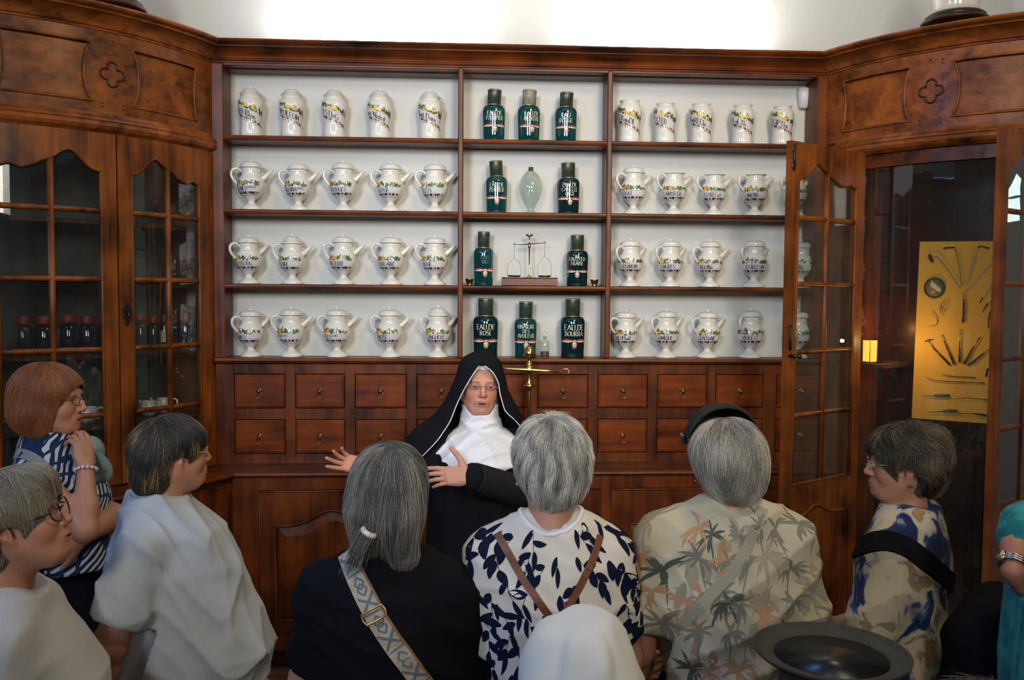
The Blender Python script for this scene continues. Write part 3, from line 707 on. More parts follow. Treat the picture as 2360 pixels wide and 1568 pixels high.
def decorate(root,S,txt,small,kind,rot,rr,seed):
    q=random.Random(seed); b=MB()
    if kind=='alb':
        sl=-.36; vf=lambda u,v:v+sl*u
        v0,v1=.088,.126; u0,u1=-.090,.090
    else:
        vf=lambda u,v:v; v0,v1=.088,.1155; u0,u1=-.105,.050
    band(b,S,u0,u1,v0,v1,vf,rot,m=6)
    lm=3 if kind=='alb' else 0
    for vv in (v0-.0010,v1): band(b,S,u0,u1,vv,vv+(.0022 if kind=='alb' else .0006),vf,rot,off=.0005,m=lm)
    # foliage above
    lo,hi=(u0,u1) if kind=='alb' else (u0,u1-.004)
    n=46
    for i in range(n):
        t=q.random(); u=lo+(hi-lo)*t
        if kind=='chv':
            tall=.030 if u<-.035 else .020
            mcol=1 if u<-.030 else (2 if q.random()<.6 else 1)
        else:
            tall=.026; mcol=1
        l=q.uniform(.012,.024); w=q.uniform(.003,.0055); a=q.uniform(.15,2.6)
        p=leafpoly(u,v1+.001+q.random()*tall*.55,l,w,a,1)
        b.add([S.at(x,vf(x,y),.0006+.00001*i,rot) for x,y in p],[tuple(range(len(p)))],mcol)
        if q.random()<.3:
            p=leafpoly(u,v1+.001+q.random()*tall*.6,l*.8,w*.25,a,0); b.add([S.at(x,vf(x,y),.0010,rot) for x,y in p],[tuple(range(len(p)))],0)
    for k in range(9 if kind=='alb' else 5):
        u=(q.uniform(-.035,.02) if kind=='alb' else q.uniform(-.085,-.035)); p=leafpoly(u,v1+.002+q.random()*.012,.018,.0060,q.uniform(0,3),1)
        b.add([S.at(x,vf(x,y),.0011,rot) for x,y in p],[tuple(range(len(p)))],3 if kind=='chv' else 4)
    # flowers and berries below
    for k in range(7):
        u=u0+.012+(u1-u0-.02)*k/6; c=5 if k%2 else 3
        for j in range(4):
            p=leafpoly(u+q.uniform(-.003,.003),v0-.0015,.011+.003*q.random(),.0045,-math.pi/2+(j-1.5)*.6,0); b.add([S.at(x,vf(x,y),.0007+.0001*j,rot) for x,y in p],[tuple(range(len(p)))],c if j<3 else (5 if c==3 else 0))
        for j in range(5):
            a=-math.pi/2+(j-2)*.55; r0=.015+.004*q.random()
            p=leafpoly(u+math.cos(a)*r0,v0+math.sin(a)*r0,.0055,.0020,a,0); b.add([S.at(x,vf(x,y),.0009,rot) for x,y in p],[tuple(range(len(p)))],0 if j!=2 else 5)
    b.build('painted_foliage',PAINTS,root,fixn=False)
    t=MB(); h=.0255 if kind=='alb' else .0190
    Q,w=text_ribbons(txt,h,x0=-.078 if kind=='alb' else -.080,y0=v0+.0045,slant=.10,wt=.17,track=.11)
    if small:
        Q2,_=text_ribbons(small,h*.5,x0=-.080+w,y0=v0+.014,slant=.08,wt=.2,track=.14); Q+=Q2
    put_quads(t,S,Q,rot,.0012,0,vf)
    t.build('lettering',black_paint,root,fixn=False)
def albarello(loc,label,group,txt,lid,rot,sc,seed,turn):
    o=thing('pharmacy_jar',label,'jar',loc,group)
    b=MB(); b.lathe(ALB,40); b.build('body',faience,None).parent=o
    if lid:
        b=MB(); b.lathe(ALBLID,36); b.tube([(.0505*math.cos(a),.0505*math.sin(a),.209) for a in lin(0,2*math.pi,37)[:-1]],.0014,5,closed=True,m=1)
        b.build('lid',[faience,brass_d],None).parent=o
    root=o; lo=o.location.copy(); o.location=(0,0,0)
    decorate(o,Surf(ALB[1:17],.058),txt,None,'alb',rot,.058,seed)
    o.location=lo; o.scale=(sc,)*3; o.rotation_euler.z=turn
    return o
def spouted(loc,label,group,txt,small,lid,rot,sc,seed,turn):
    o=thing('spouted_syrup_jar',label,'jar',(0,0,0),group)
    b=MB(); b.lathe(CHV,40)
    for v in (.166,.048): b.tube([((.0485 if v>.1 else .0195)*math.cos(a),(.0485 if v>.1 else .0195)*math.sin(a),v) for a in lin(0,2*math.pi,33)[:-1]],.0013,5,closed=True)
    b.build('body',faience,o)
    h=MB(); _p=cat([(-.042,0,.185),(-.052,0,.197),(-.066,0,.203),(-.083,0,.200),(-.093,0,.187),(-.094,0,.168),(-.086,0,.150),(-.075,0,.137),(-.066,0,.128),(-.060,0,.118)],3); h.tube(_p,ramp([.006,.0065,.007,.0072,.0072,.007,.0065,.006,.0052,.004],len(_p)),10)
    h.build('handle',faience,o)
    h=MB(); h.tube([(.045,0,.148),(.062,0,.160),(.080,0,.178),(.100,0,.200)],[.014,.0125,.0105,.0085],12)
    h.tube([(.100,0,.200),(.1015,0,.2017)],[.0093,.0093],12)
    h.tube([(.055+.0065*math.cos(a),0,.176+.0075*math.sin(a)) for a in lin(0,2*math.pi,13)[:-1]],.0018,6,closed=True)
    h.build('spout',faience,o)
    if lid: h=MB(); h.lathe({'chv':CHLID,'dome':DOMELID,'flat':FLATLID}[lid],36); h.build('lid',faience,o)
    decorate(o,Surf(CHV[1:19],.066),txt,small,'chv',rot,.066,seed)
    o.location=loc; o.scale=(sc,)*3; o.rotation_euler.z=turn
    return o
POSN=['first','second','third','fourth','fifth']
ROWW={0:'top',1:'second',2:'third',3:'bottom'}
yj=.085
def shelf_pos(px,row,y=yj):
    z=SZ[3-row]; p=PY(px,500,y); return (p[0],y,z+.0005)
def put_row(side,row,items,kind):
    bay='left' if side<0 else 'right'; grp='jars on the %s shelf of the %s bay'%(ROWW[row],bay)
    for i,it in enumerate(items):
        px,txt=it[0],it[1]; small=it[2] if len(it)>2 else None; lid=it[3] if len(it)>3 else ('chv' if kind=='chv' else (side<0))
        sc=it[4] if len(it)>4 else 1.; dr=it[5] if len(it)>5 else 0
        loc=shelf_pos(px,row)
        face=math.atan2(loc[0],loc[1]+D)   # direction towards camera
        if kind=='alb':
            lab='%s white jar with diagonal banner lettered %s, %s shelf of %s bay'%('lidded' if lid else 'lidless',txt,ROWW[row],bay)
            albarello(loc,lab,grp,txt,lid,0,sc,100*row+i+(50 if side>0 else 0),-face*.5+dr*.5)
        else:
            turn=(.10 if side<0 else .32)+dr
            st={'chv':'lidded','dome':'dome-lidded','flat':'flat-lidded'}[lid]
            lab='%s white spouted jar lettered %s, %s shelf of %s bay'%(st,txt,ROWW[row],bay)
            spouted(loc,lab,grp,txt,small,lid,-turn*.6,sc,100*row+i+(50 if side>0 else 0),turn)
put_row(-1,0,[(580,'aLB Rhas'),(674,'OPULEUM'),(771,'U·STInG',None,True,1.,.2),(875,'unt·Nutrit'),(991,'Bait Dans')],'alb')
put_row(-1,1,[(579.6,'ACINES','APERITIV'),(687.7,'INQUINA','APERT','chv',.97),(791.5,'X·ROUGES'),(900,'GLOSSE'),(1002,'ILLETS')],'chv')
put_row(-1,2,[(572,'VOTROUG',None,'chv',.97,.45),(672.5,'ILLAIRE',None,'dome',.96),(790.7,'METERRE'),(901,'ATRICAIRE'),(1002,'ENTHE')],'chv')
put_row(-1,3,[(575,'AMES',None,'chv',.97,.45),(669.4,'SES','BLEUES'),(775.7,'OSES','SECHES','chv',1.,.15),(898,'RMOISE'),(1010,'LONGUEVI',None,'dome',1.,.35)],'chv')
put_row(1,0,[(1448,'CERauDE',None,False,1.03,-.3),(1529.5,'P·CITR',None,False,.98,-.1),(1612,'BaREEIn',None,False,.98),(1707,'U·aLTh',None,False,.97),(1798,'EgIPTIac'.replace('g','G'),None,False,.96)],'alb')
put_row(1,1,[(1459,'OSAT',None,'chv'),(1551.4,'LAMYRThE',None,'flat',1.),(1644,'ESTRECaS',None,'flat',.98,-.1),(1738.4,'LIMONS',None,'flat',.99,-.05),(1830,'ELIX',None,'flat',.97,.1)],'chv')
put_row(1,2,[(1453.7,'ERISIMUM',None,'chv',.98,.25),(1546,'LMURES',None,'chv',.98,.2),(1638,'NQUINa',None,'chv',.98,-.15),(1740,'ICOREESIM',None,'chv',1.,.25),(1848,'XONS',None,'chv',.98,.3)],'chv')
put_row(1,3,[(1446,'NEUPhaR',None,'chv',.98,.05),(1539.7,'SAMIQUE',None,'chv',1.,.15),(1635.6,'GENTIaNE',None,'chv',.99,.05),(1734,'VIOLETT',None,'chv',1.02,.4),(1844.5,'RaVE',None,'chv',1.,.3)],'chv')

# ---------------------------------------------------------------- green glass bottles of the middle bay
def bottle(px,row,label,lines,ws,h,r,faded=False,cap=None,tilt=0,dark=False,textrot=0,caprot=0):
    loc=shelf_pos(px,row,.085); o=thing('apothecary_bottle',label,'bottle',(0,0,0),'green glass bottles of the middle bay')
    k=h/.255; hs=h*.70
    prof=[(0,0),(r*.90,0),(r*.93,.004),(r*.95,hs*.2),(r*1.0,hs*.75),(r*1.0,hs*.86),(r*.93,hs*.94),(r*.78,hs*.985),(r*.6,hs*1.0)]
    b=MB(); b.lathe(prof,36); b.lathe([(0,.002),(r*.8,.002),(r*.35,.025),(0,.05)],24); b.build('glass_body',teal_dark if dark else teal_glass,o)
    c=MB(); rc=r*.60; c.lathe([(0,hs*.985),(rc,hs*.985),(rc*1.01,h*.985),(rc*.98,h),(0,h*.998)],28)
    for z in (hs*1.0,h*.985): c.tube([(rc*1.01*math.cos(a),rc*1.01*math.sin(a),z) for a in lin(0,2*math.pi,29)[:-1]],.0022,6,m=1,closed=True)
    c.v=[(x+max(0,z-hs)*caprot,y,z-(x*caprot if z>hs else 0)) for x,y,z in c.v]
    c.build('cap',[cap or capgreen,gold],o)
    S=Surf(prof[1:],r); t=MB(); nl=len(lines); y=hs*(.80 if nl<3 else .84)
    for ln,hh in zip(lines,[w_*1.18 for w_ in ws]):
        sx_=min(1.,r*2.35/(sum(GL[c_][0]+.14 for c_ in ln)*hh)); Q,w=text_ribbons(ln,hh,center=0,y0=y-hh,wt=.17,track=.14); Q=[[(u_*sx_,v_) for u_,v_ in q_] for q_ in Q]; put_quads(t,S,Q,textrot,.0007,0); y-=hh*1.25
    m_=cream_paint if not faded else MATS.get('faded_lettering') or mat('faded_lettering',(.10,.17,.16,1),.5)
    if t.v: t.build('lettering',m_,o,fixn=False)
    rb=MB(); vv=hs*.40
    for sg in (-1,1):
        n=13; us=lin(.004,r*1.25,n)
        for m,(lo,hi2) in ((0,(.25,1.)),(1,(-.45,.28))):
            V=[];Fc=[]
            for i,u in enumerate(us):
                e=math.sin(min(1,i/(n-1)*1.15)*math.pi*.9)**.7*.0105*k
                V.append(S.at(sg*u,vv+lo*e,.0006,textrot)); V.append(S.at(sg*u,vv+hi2*e,.0006,textrot))
            for i in range(n-1): Fc.append((2*i,2*i+1,2*i+3,2*i+2))
            rb.add(V,Fc,m)
    for j,(a,l,m) in enumerate([(-1.57,.034,0),(-1.15,.026,0),(-2.0,.026,0),(-.8,.018,1),(-2.35,.018,1),(-1.35,.030,1),(-1.8,.030,1),(1.0,.010,1),(2.1,.010,1)]):
        p=leafpoly(0,vv-.002,l*k,.0042*k*(1 if m==0 else .6),a); rb.add([S.at(x,yy,.0009+.0001*j,textrot) for x,yy in p],[tuple(range(len(p)))],m)
    rb.build('painted_ribbon',[red_paint,cream_paint],o,fixn=False)
    o.location=loc; return o
bottle(1137,0,'green glass bottle lettered EAU DE POURPIER, top shelf of middle bay',['EAU,DE','POURPIER'],[.017,.015],.254,.057,caprot=.05,textrot=.05)
bottle(1217,0,'green glass bottle lettered EAU DE MENTHE with a worn pale cap',['EAU,DE','MENTHE'],[.017,.016],.254,.057,cap=capworn,caprot=.05,textrot=.25)
bottle(1302,0,'green glass bottle lettered EAU ROUGE, top shelf of middle bay',['EAU','ROUGE'],[.018,.016],.247,.056,caprot=.05,textrot=-.08)
bottle(1144,1,'green glass bottle lettered EAU DE PECHER beside the clear glass egg',['EAU,DE','PECHER'],[.016,.016],.258,.055,caprot=-.06)
bottle(1309,1,'green glass bottle lettered EAU DE CANELLE ORGE, second shelf',['EAU,DE','CANELLE','ORGE'],[.016,.015,.014],.254,.058,caprot=-.03,textrot=.06,dark=True)
bottle(1115,2,'green glass bottle with faded rubbed lettering, left of the small scales',['EAU','VIO'],[.016,.016],.268,.050,faded=True,caprot=.02,textrot=.15)
bottle(1331,2,"green glass bottle lettered EAU D'EU FRAISE, right of the small scales",["EAU,D'EU",'FRAISE'],[.015,.015],.256,.056,textrot=-.1,dark=True)
bottle(1120.7,3,'dark green glass bottle lettered EAU DE ROSE, bottom shelf',['EAU,DE','ROSE'],[.021,.019],.296,.064,textrot=.0,dark=True)
bottle(1213,3,'green glass bottle lettered VINAIGRE DES 4 VOLEURS, bottom shelf',['VINAIGRE','DES','4VOLEUR'],[.016,.015,.016],.280,.058,textrot=.0,caprot=.02)
bottle(1322,3,'dark green glass bottle lettered EAU DE BOURRA, bottom shelf',['EAU,DE','BOURRA'],[.023,.019],.296,.063,textrot=.05,dark=True)
# clear glass egg on a foot
p=shelf_pos(1222.6,1); o=thing('glass_egg_vessel','clear blown glass egg-shaped vessel with dark stopper, second shelf','vessel',p)
b=MB(); b.lathe([(0,0),(.036,0),(.034,.004),(.020,.014),(.018,.022),(.030,.045),(.047,.075),(.057,.105),(.059,.125),(.054,.155),(.042,.185),(.026,.205),(.012,.214),(.010,.216)],36,c=p); b.build('glass_body',clear_glass,o)
b=MB(); b.lathe([(.0105,.212),(.013,.214),(.014,.217),(.0115,.219),(.012,.225),(.0135,.228),(.010,.231),(0,.231)],20,c=p); b.build('stopper',capgreen,o)
# small hand scales on a mahogany box
p=shelf_pos(1220.6,2,.07); q=lambda x,y,z:(p[0]+x,p[1]+y,p[2]+z); z=.0
o=thing('small_scales','small brass balance standing on a flat mahogany box, third shelf','scales',p)
b=MB(); b.box(p[0]-.137,p[0]+.137,p[1]-.05,p[1]+.05,p[2],p[2]+.036,.002); b.box(p[0]-.139,p[0]+.139,p[1]-.052,p[1]+.052,p[2]+.036,p[2]+.041,.002); b.build('box',mahog,o)
b=MB(); b.uvs(q(0,-.052,.02),.004,10,8); b.build('box_knob',brass_d,o)
b=MB(); b.lathe([(0,.041),(.014,.041),(.012,.046),(.005,.05),(.004,.06),(.0045,.075),(.0035,.08),(.0035,.185),(.007,.190),(.008,.197),(.008,.210),(.005,.214),(.003,.218),(.003,.24),(.005,.243),(.018,.247),(.020,.252),(.016,.256),(0,.257)],16,c=p); b.tube([q(0,0,.085),q(.01,0,.085)],.002,6); b.build('post',brass,o)
b=MB(); b.tube([q(-.078,-.009,.205),q(-.04,-.009,.204),q(0,-.009,.207),(q(.04,-.009,.211)),q(.078,-.009,.214)],[.0012,.0022,.003,.0022,.0012],6)
for sx,zz in((-.076,.205),(.076,.214)): b.tube([q(sx+.005*math.cos(a),-.009,zz+.003+.005*math.sin(a)) for a in lin(0,6.28,11)[:-1]],.001,5,closed=True)
b.build('beam',iron,o)
for sx,zz in((-.076,.198),(.076,.207)):
    b=MB(); b.tube([q(sx,-.009,zz+.006),q(sx,-.009,zz-.058)],.0011,5)
    for sg in(-1,1): b.tube([q(sx+sg*.0,-.009,zz-.055),q(sx+sg*.006,-.009,zz-.066),q(sx+sg*.024,-.009,zz-.085),q(sx+sg*.033,-.009,zz-.105),q(sx+sg*.034,-.009,zz-.130),q(sx+sg*.033,-.009,.052)],.0011,5)
    b.lathe([(.0,.043),(.026,.043),(.033,.048),(.034,.052),(.031,.050),(.0,.046)],20,c=(p[0]+sx,p[1]-.009,p[2])); b.build('scale_pan',brass_d,o)
# two little bronze cups
for px,l in((1083,'tiny dark bronze cup beside the faded green bottle'),(1371.6,'tiny dark bronze cup at the right end of the third shelf')):
    pp=shelf_pos(px,2,.045); b=MB(); b.lathe([(0,0),(.014,0),(.014,.004),(.010,.007),(.016,.012),(.020,.028),(.024,.033),(.021,.032),(.016,.016),(0,.012)],20,c=pp); o=b.build('bronze_cup',brass_d); tag(o,l,'cup','small bronze cups')
# vial with glass ring stopper
p=shelf_pos(1258,3,.05); o=thing('stoppered_vial','small clear vial half full of dark red liquid with ring stopper','vial',p)
b=MB(); b.lathe([(0,.0),(.0215,0),(.023,.003),(.023,.070),(.020,.080),(.010,.087),(.009,.098),(.013,.100),(.013,.103),(.009,.103)],24,c=p); b.build('glass_body',clear_glass,o)
b=MB(); b.lathe([(0,.003),(.0215,.003),(.0215,.032),(0,.032)],24,c=p); b.build('red_liquid',wine,o)
b=MB(); b.lathe([(0,.09),(.008,.09),(.009,.104),(.011,.106),(0,.107)],16,c=p); b.tube([(p[0]+.0125*math.cos(a),p[1],p[2]+.118+.0125*math.sin(a)) for a in lin(0,6.28,19)[:-1]],.0016,6,closed=True); b.build('ring_stopper',clear_glass,o)
# alarm sensor
pa=PY(1857,225,.13); b=MB()
for i,(zz,w,dd) in enumerate([(-.052,.020,.026),(-.045,.026,.034),(.0,.034,.044),(.04,.036,.046),(.05,.034,.042)]):
    V=[(pa[0]-w,.165,pa[2]+zz),(pa[0]-w*.9,.165-dd*.8,pa[2]+zz),(pa[0]-w*.4,.165-dd,pa[2]+zz),(pa[0]+w*.4,.165-dd,pa[2]+zz),(pa[0]+w*.9,.165-dd*.8,pa[2]+zz),(pa[0]+w,.165,pa[2]+zz)]
    b.v+=V
for i in range(4):
    for k in range(6): l=(k+1)%6; b.f.append((6*i+k,6*i+l,6*i+6+l,6*i+6+k)); b.m.append(0); b.s.append(True)
b.f+= [tuple(range(6)),tuple(range(24,30))]; b.m+=[0,0]; b.s+=[False,False]
o=b.build('motion_sensor',plastic); tag(o,'white plastic motion sensor high on the back wall above the jars','sensor')
# large brass balance standing on the worktop behind the sister
pb=PY(1219,955,-.13); zb=.9555; bx,by=pb[0],-.13; o=thing('brass_balance','large polished brass column balance standing on the worktop beside the sister','scales',(bx,by,zb))
top=PY(1219,797,-.13)[2]-zb; b=MB(); H=top
b.lathe([(0,0),(.07,0),(.07,.01),(.05,.02),(.03,.035),(.015,.06),(.012,.08),(.011,.09),(.0095,H-.30),(.012,H-.22),(.010,H-.205),(.028,H-.198),(.030,H-.19),(.018,H-.183),(.016,H-.176),(.013,H-.13),(.015,H-.125),(.012,H-.10),(.018,H-.092),(.020,H-.088),(.010,H-.082),(.008,H-.07),(.012,H-.062),(.010,H-.055),(.020,H-.048),(.024,H-.044),(.026,H-.038),(.024,H-.030),(.018,H-.012),(.010,H-.003),(0,H)],24,c=(bx,by,zb)); b.build('column',brass,o)
bz=PY(1219,851,-.15)[2]; 
def bp(px,py): v=PY(px,py,-.155); return (v[0],v[1],v[2])
b=MB(); b.tube([bp(1150,849),bp(1180,851),bp(1219,853),bp(1260,855.5),bp(1298,858)],[.004,.006,.0085,.006,.0035],8); b.lathe([(0,-.016),(.02,-.016),(.02,.016),(0,.016)],12,c=(bx,by-.01,bz-.0))
b.tube([bp(1150,850),bp(1144,852),bp(1137,850),bp(1134,845),bp(1137,841),bp(1142,842)],.003,6)
b.tube([bp(1297,858),bp(1300,851),bp(1306,850),bp(1311,854),bp(1311,859),bp(1306,861)],.003,6); b.build('beam',brass,o)
b=MB(); b.tube([bp(1309,858),bp(1310,868)],.003,6); b.tube([bp(1310,866),bp(1309,890),bp(1311,925),bp(1325,955),bp(1345,985),bp(1354,1003),bp(1354,1045),bp(1350,1083)],.0009,5); b.build('pan_cord',brass_d,o)
# objects on top of the corner cabinets
for nm,(px,py),lab in (('l',(262,18),'white globe on a dark turned wooden base atop the glazed cabinet'),('r',(2230,44),'white domed vase on a dark turned wooden base atop the open cabinet')):
    p=PZ(px,py,3.011); p=(p[0],p[1]+ (.10 if nm=='r' else .06),3.012); o=thing('domed_vase',lab,'vase',p,'vases on top of the cabinets')
    if nm=='l': p=(p[0]-.03,p[1],p[2]); o.location=p
    b=MB(); b.lathe([(0,0),(.132,0),(.142,.004),(.145,.012),(.138,.020),(.125,.024),(.128,.030),(.126,.038),(.115,.046),(.10,.05),(0,.05)],36,c=p); b.build('turned_base',wood_d,o)
    b=MB(); b.lathe([(.0,.05),(.09,.05),(.098,.055),(.097,.075),(.102,.10),(.108,.14),(.10,.19),(.08,.24),(.045,.27),(.04,.30),(.06,.32),(.055,.325),(0,.31)],36,c=p); b.build('white_vessel',faience,o)

# ---------------------------------------------------------------- contents of the left corner cabinet
def wing_at(px,py,z,depth,Wg):
    # point behind the bow at given height: walk along ray of pixel until inside by depth
    d=ray(px,py)
    for i in range(400):
        t=3.2+i*.004; p=CAM+d*t
        rr=np.hypot(*( (np.array([p[0] if Wg.side<0 else 2*XC-p[0],p[1]])-Wg.c)))
        if rr<Wg.R-depth: return (p[0],p[1],z)
    return (p[0],p[1],z)
for i,(px,w,h) in enumerate([(53,.036,.165),(103,.040,.165),(160,.038,.17),(203,.038,.165),(243,.033,.165),(324,.032,.165),(353,.030,.155),(380,.026,.16),(428,.034,.165)]):
    p=wing_at(px,770,1.5255,.17+.0*i,WLF); lab=['dark bottle with red cap, leftmost behind the glazed doors','dark bottle with wide red cap, second behind the glazed doors','dark bottle with red cap, third behind the glazed doors','dark bottle with red cap, fourth behind the glazed doors','dark bottle with red cap nearest the meeting door stiles','dark bottle with red cap just right of the iron lock plate','shorter dark bottle with red cap behind the right glazed leaf','slim dark bottle with a small paper label behind glass','dark bottle with red cap in the last pane column'][i]
    o=thing('medicine_bottle',lab,'bottle',p,'red-capped bottles in the glazed cabinet')
    b=MB(); b.lathe([(0,0),(w*.95,0),(w,.004),(w,h*.66),(w*.8,h*.74),(w*.55,h*.77),(0,h*.77)],20,c=p); b.build('glass_body',darkbottle,o)
    b=MB(); b.lathe([(0,h*.77),(w*.78,h*.77),(w*.80,h*.80),(w*.80,h*.97),(w*.7,h),(0,h)],20,c=p); b.build('cap',redcap,o)
    if i==7:
        b=MB(); S=Surf([(w,0),(w,h*.66)],w); band(b,S,-.012,.012,.03,.085,lambda u,v:v,off=.0006); b.v=[(x+p[0],y+p[1],zz+p[2]) for x,y,zz in b.v]; b.build('label',paper,o,fixn=False)
for i,(px,tw,lab) in enumerate([(203,0,'white porcelain feeding cup with loop handle beside the red-haired visitor'),(344,.6,'white porcelain feeding cup lying before another cup behind glass'),(378,.2,'white porcelain feeding cup farther back behind the right glazed leaf')]):
    p=wing_at(px,905,1.2155,.15+.03*(i==2),WLF); o=thing('feeding_cup',lab,'cup',p,'white feeding cups in the glazed cabinet')
    b=MB(); b.lathe([(0,0),(.022,0),(.026,.004),(.038,.02),(.043,.04),(.040,.058),(.035,.068),(.037,.072),(.033,.070),(.036,.045),(0,.012)],24); b.warp(lambda x,y,zz:(x+p[0],y+p[1],zz+p[2])); b.build('bowl',faience,o)
    hx=lambda r,zz:(p[0]+r*math.cos(tw),p[1]-r*math.sin(tw),p[2]+zz)
    b=MB(); b.tube([hx(.036,.02),hx(.055,.026),hx(.068,.045),hx(.066,.064),hx(.052,.070),hx(.038,.062)],.004,8); b.build('handle',faience,o)
    b=MB(); b.tube([hx(-.036,.03),hx(-.055,.042),hx(-.066,.062),hx(-.07,.07)],[.009,.007,.006,.005],8); b.build('spout',faience,o)

# ---------------------------------------------------------------- contents of the right corner cabinet
BY0,BY1=-.20,-.34
bl=[PY(2120,557,BY0),PY(2308,556,BY1),PY(2292,978,BY1),PY(2101,964,BY0)]
ax=Vector(((bl[1][0]+bl[2][0])/2-(bl[0][0]+bl[3][0])/2,BY1-BY0,0)); bw=ax.length+.01; ax.normalize(); bn=Vector((ax.y,-ax.x,0)); 
bo=Vector(((bl[0][0]+bl[3][0])/2,BY0,bl[3][2])); bh=bl[0][2]-bl[3][2]
def bd(px,py,off=0):
    # pixel -> point on the board plane (+off in front)
    d=Vector(ray(px,py)); c=Vector(CAM); n=bn; t=(bo-c).dot(n)/d.dot(n); q=c+d*t
    return q+n*off if n.y<0 else q-n*off
if bn.y>0: bn=-bn
root=thing('instrument_board','orange display board carrying old surgical instruments inside the open cabinet','board',(bo.x,bo.y,bo.z))
b=MB(); c=[bd(2120,557),bd(2308,556),bd(2292,978),bd(2101,964)]; V=[tuple(p) for p in c]+[tuple(p-bn*.012) for p in c]
b.add(V,[(0,1,2,3),(7,6,5,4),(0,4,5,1),(1,5,6,2),(2,6,7,3),(3,7,4,0)]); b.build('panel',board_m,root)
b=MB()
zb0=.10
for px in (2140,2262):
    q=bd(px,968)-bn*.03; b.box(q.x-.02,q.x+.02,q.y-.01,q.y+.01,zb0+.001,q.z+.15)
b.build('support_leg',wood_d,root)
GRP='surgical instruments on the orange board'
def tool(name,label,parts):
    o=thing(name,label,'instrument',tuple(bd(*parts[0][1][0],.008)),GRP)
    for (pn,pts,rad,m,sx) in parts:
        b=MB(); P=[bd(x,y,.010) for x,y in pts]; n0=len(P)
        if n0>3: P=cat(P,4); rad=ramp(rad,len(P))
        b.tube(P,rad,8,sx=sx); b.build(pn,m,o)
def pxr(*r): return [x*.00098 for x in r]
def s_(pts): return [(1980+x/3.408,540+y/3.408) for x,y in pts]
tool('surgical_hammer','instrument with small dark round head, upper left of the orange board',[('shaft',s_([(572,195),(592,178),(608,170),(640,200),(700,280),(795,420)]),pxr(3,3,3,3,2,2),steel,1),('head',s_([(548,160),(560,185),(578,218)]),pxr(7,9,6),iron,.6)])
tool('throat_mirror','instrument bent at the top with a short dark bar',[('shaft',s_([(752,105),(770,160),(790,280),(812,410)]),pxr(3,3,2,2),steel,1),('bar',s_([(660,112),(700,104),(752,104)]),pxr(3.5,3,3),iron,1)])
tool('hooked_probe','instrument arching right to a small dark knob at top',[('shaft',s_([(930,105),(905,170),(880,270),(840,400)]),pxr(3,3,2.5,2),steel,1),('knob',s_([(930,105),(950,95),(1000,105),(1020,112)]),pxr(3,3,3,5),iron,1)])
tool('long_probe','longest slanting instrument reaching the upper right edge of the board',[('shaft',s_([(1080,180),(1000,270),(900,380),(845,438)]),pxr(3,2.5,2.5,2),steel,1),('tip',s_([(1080,180),(1098,190),(1108,215)]),pxr(3,3,4),iron,1)])
tool('black_handled_pick','upright dark-handled pick in the centre of the orange board',[('ferrule',s_([(820,455),(820,485),(815,515)]),pxr(2,3,3),steel,1),('handle',s_([(820,515),(818,600),(812,695)]),pxr(3.5,5,5),ebony,1)])
tool('bone_handled_scalpel','white bone-handled scalpel with blue-grey blade, left of its pair',[('handle',s_([(1060,332),(1015,420),(970,495)]),pxr(4,4,4),bone,.7),('blade',s_([(968,497),(950,530),(938,548)]),pxr(4,3,1),lead,.4)])
tool('bone_handled_knife','white bone-handled knife at the right board edge, longer dark blade',[('handle',s_([(1100,390),(1050,475),(1008,540)]),pxr(4.5,4.5,4.5),bone,.7),('blade',s_([(1006,544),(980,590),(965,620)]),pxr(4,3,1),iron,.4)])
tool('curved_forceps','black curved blade at the right edge of the board',[('blade',s_([(1090,530),(1040,590),(1018,660),(1014,740)]),pxr(2,4,4,2),iron,.5)])
tool('short_dark_blade','short dark blade below the curved one on the board edge',[('blade',s_([(1085,730),(1065,765),(1045,808)]),pxr(4,4,1),iron,.5)])
tool('curved_needle','single bright curved suture needle under the round badge',[('needle',s_([(568,605),(600,645),(614,685),(595,718),(540,726)]),pxr(1.5,2,2,1.5,.6),steel,1)])
tool('large_suture_needle','outermost of three nested curved needles on the board',[('needle',s_([(652,645),(632,590),(645,545),(680,525),(718,528)]),pxr(.7,1.7,1.7,1.5,.6),steel,1)])
tool('middle_suture_needle','middle one of three nested curved needles on the board',[('needle',s_([(660,622),(652,590),(662,560),(708,550)]),pxr(.6,1.5,1.5,.6),steel,1)])
tool('small_suture_needle','innermost of three nested curved needles on the board',[('needle',s_([(675,628),(668,600),(682,580),(708,578)]),pxr(.6,1.4,1.4,.6),steel,1)])
for i,(a,m_,e,lab,hd) in enumerate([((545,840),(585,895),(710,1025),'dark-handled tool with a T-shaped steel head in the fan','T'),((648,790),(678,868),(745,1020),'second dark-handled tool in the fan, with square steel tip',None),((793,750),(787,890),(785,1005),'upright slim steel tool at the centre of the fan',None),((930,840),(895,885),(820,1018),'fourth tool in the fan, leaning right with hooked tip','h'),((1030,890),(975,935),(855,1030),'rightmost dark tool in the fan, leaning far right',None)]):
    parts=[('shank',s_([a,m_]),pxr(2.2,2.6),steel,1),('handle',s_([m_,((m_[0]+e[0])/2,(m_[1]+e[1])/2),e]),pxr(3.2,4.6,5),ebony,1)]
    if hd=='T': parts.append(('head',s_([(515,845),(540,832),(578,828)]),pxr(2,3.5,2),iron,1))
    if hd=='h': parts.append(('hook',s_([(925,845),(935,820),(948,810)]),pxr(2,3,3),iron,1))
    tool('small_surgical_tool',lab,parts)
tool('thin_catheter','shorter thin dark rod lying across the lower board',[('rod',s_([(648,1100),(720,1114),(890,1124)]),pxr(1,1.8,1.8),iron,1),('tip',s_([(885,1124),(915,1126)]),pxr(3,2),iron,1)])
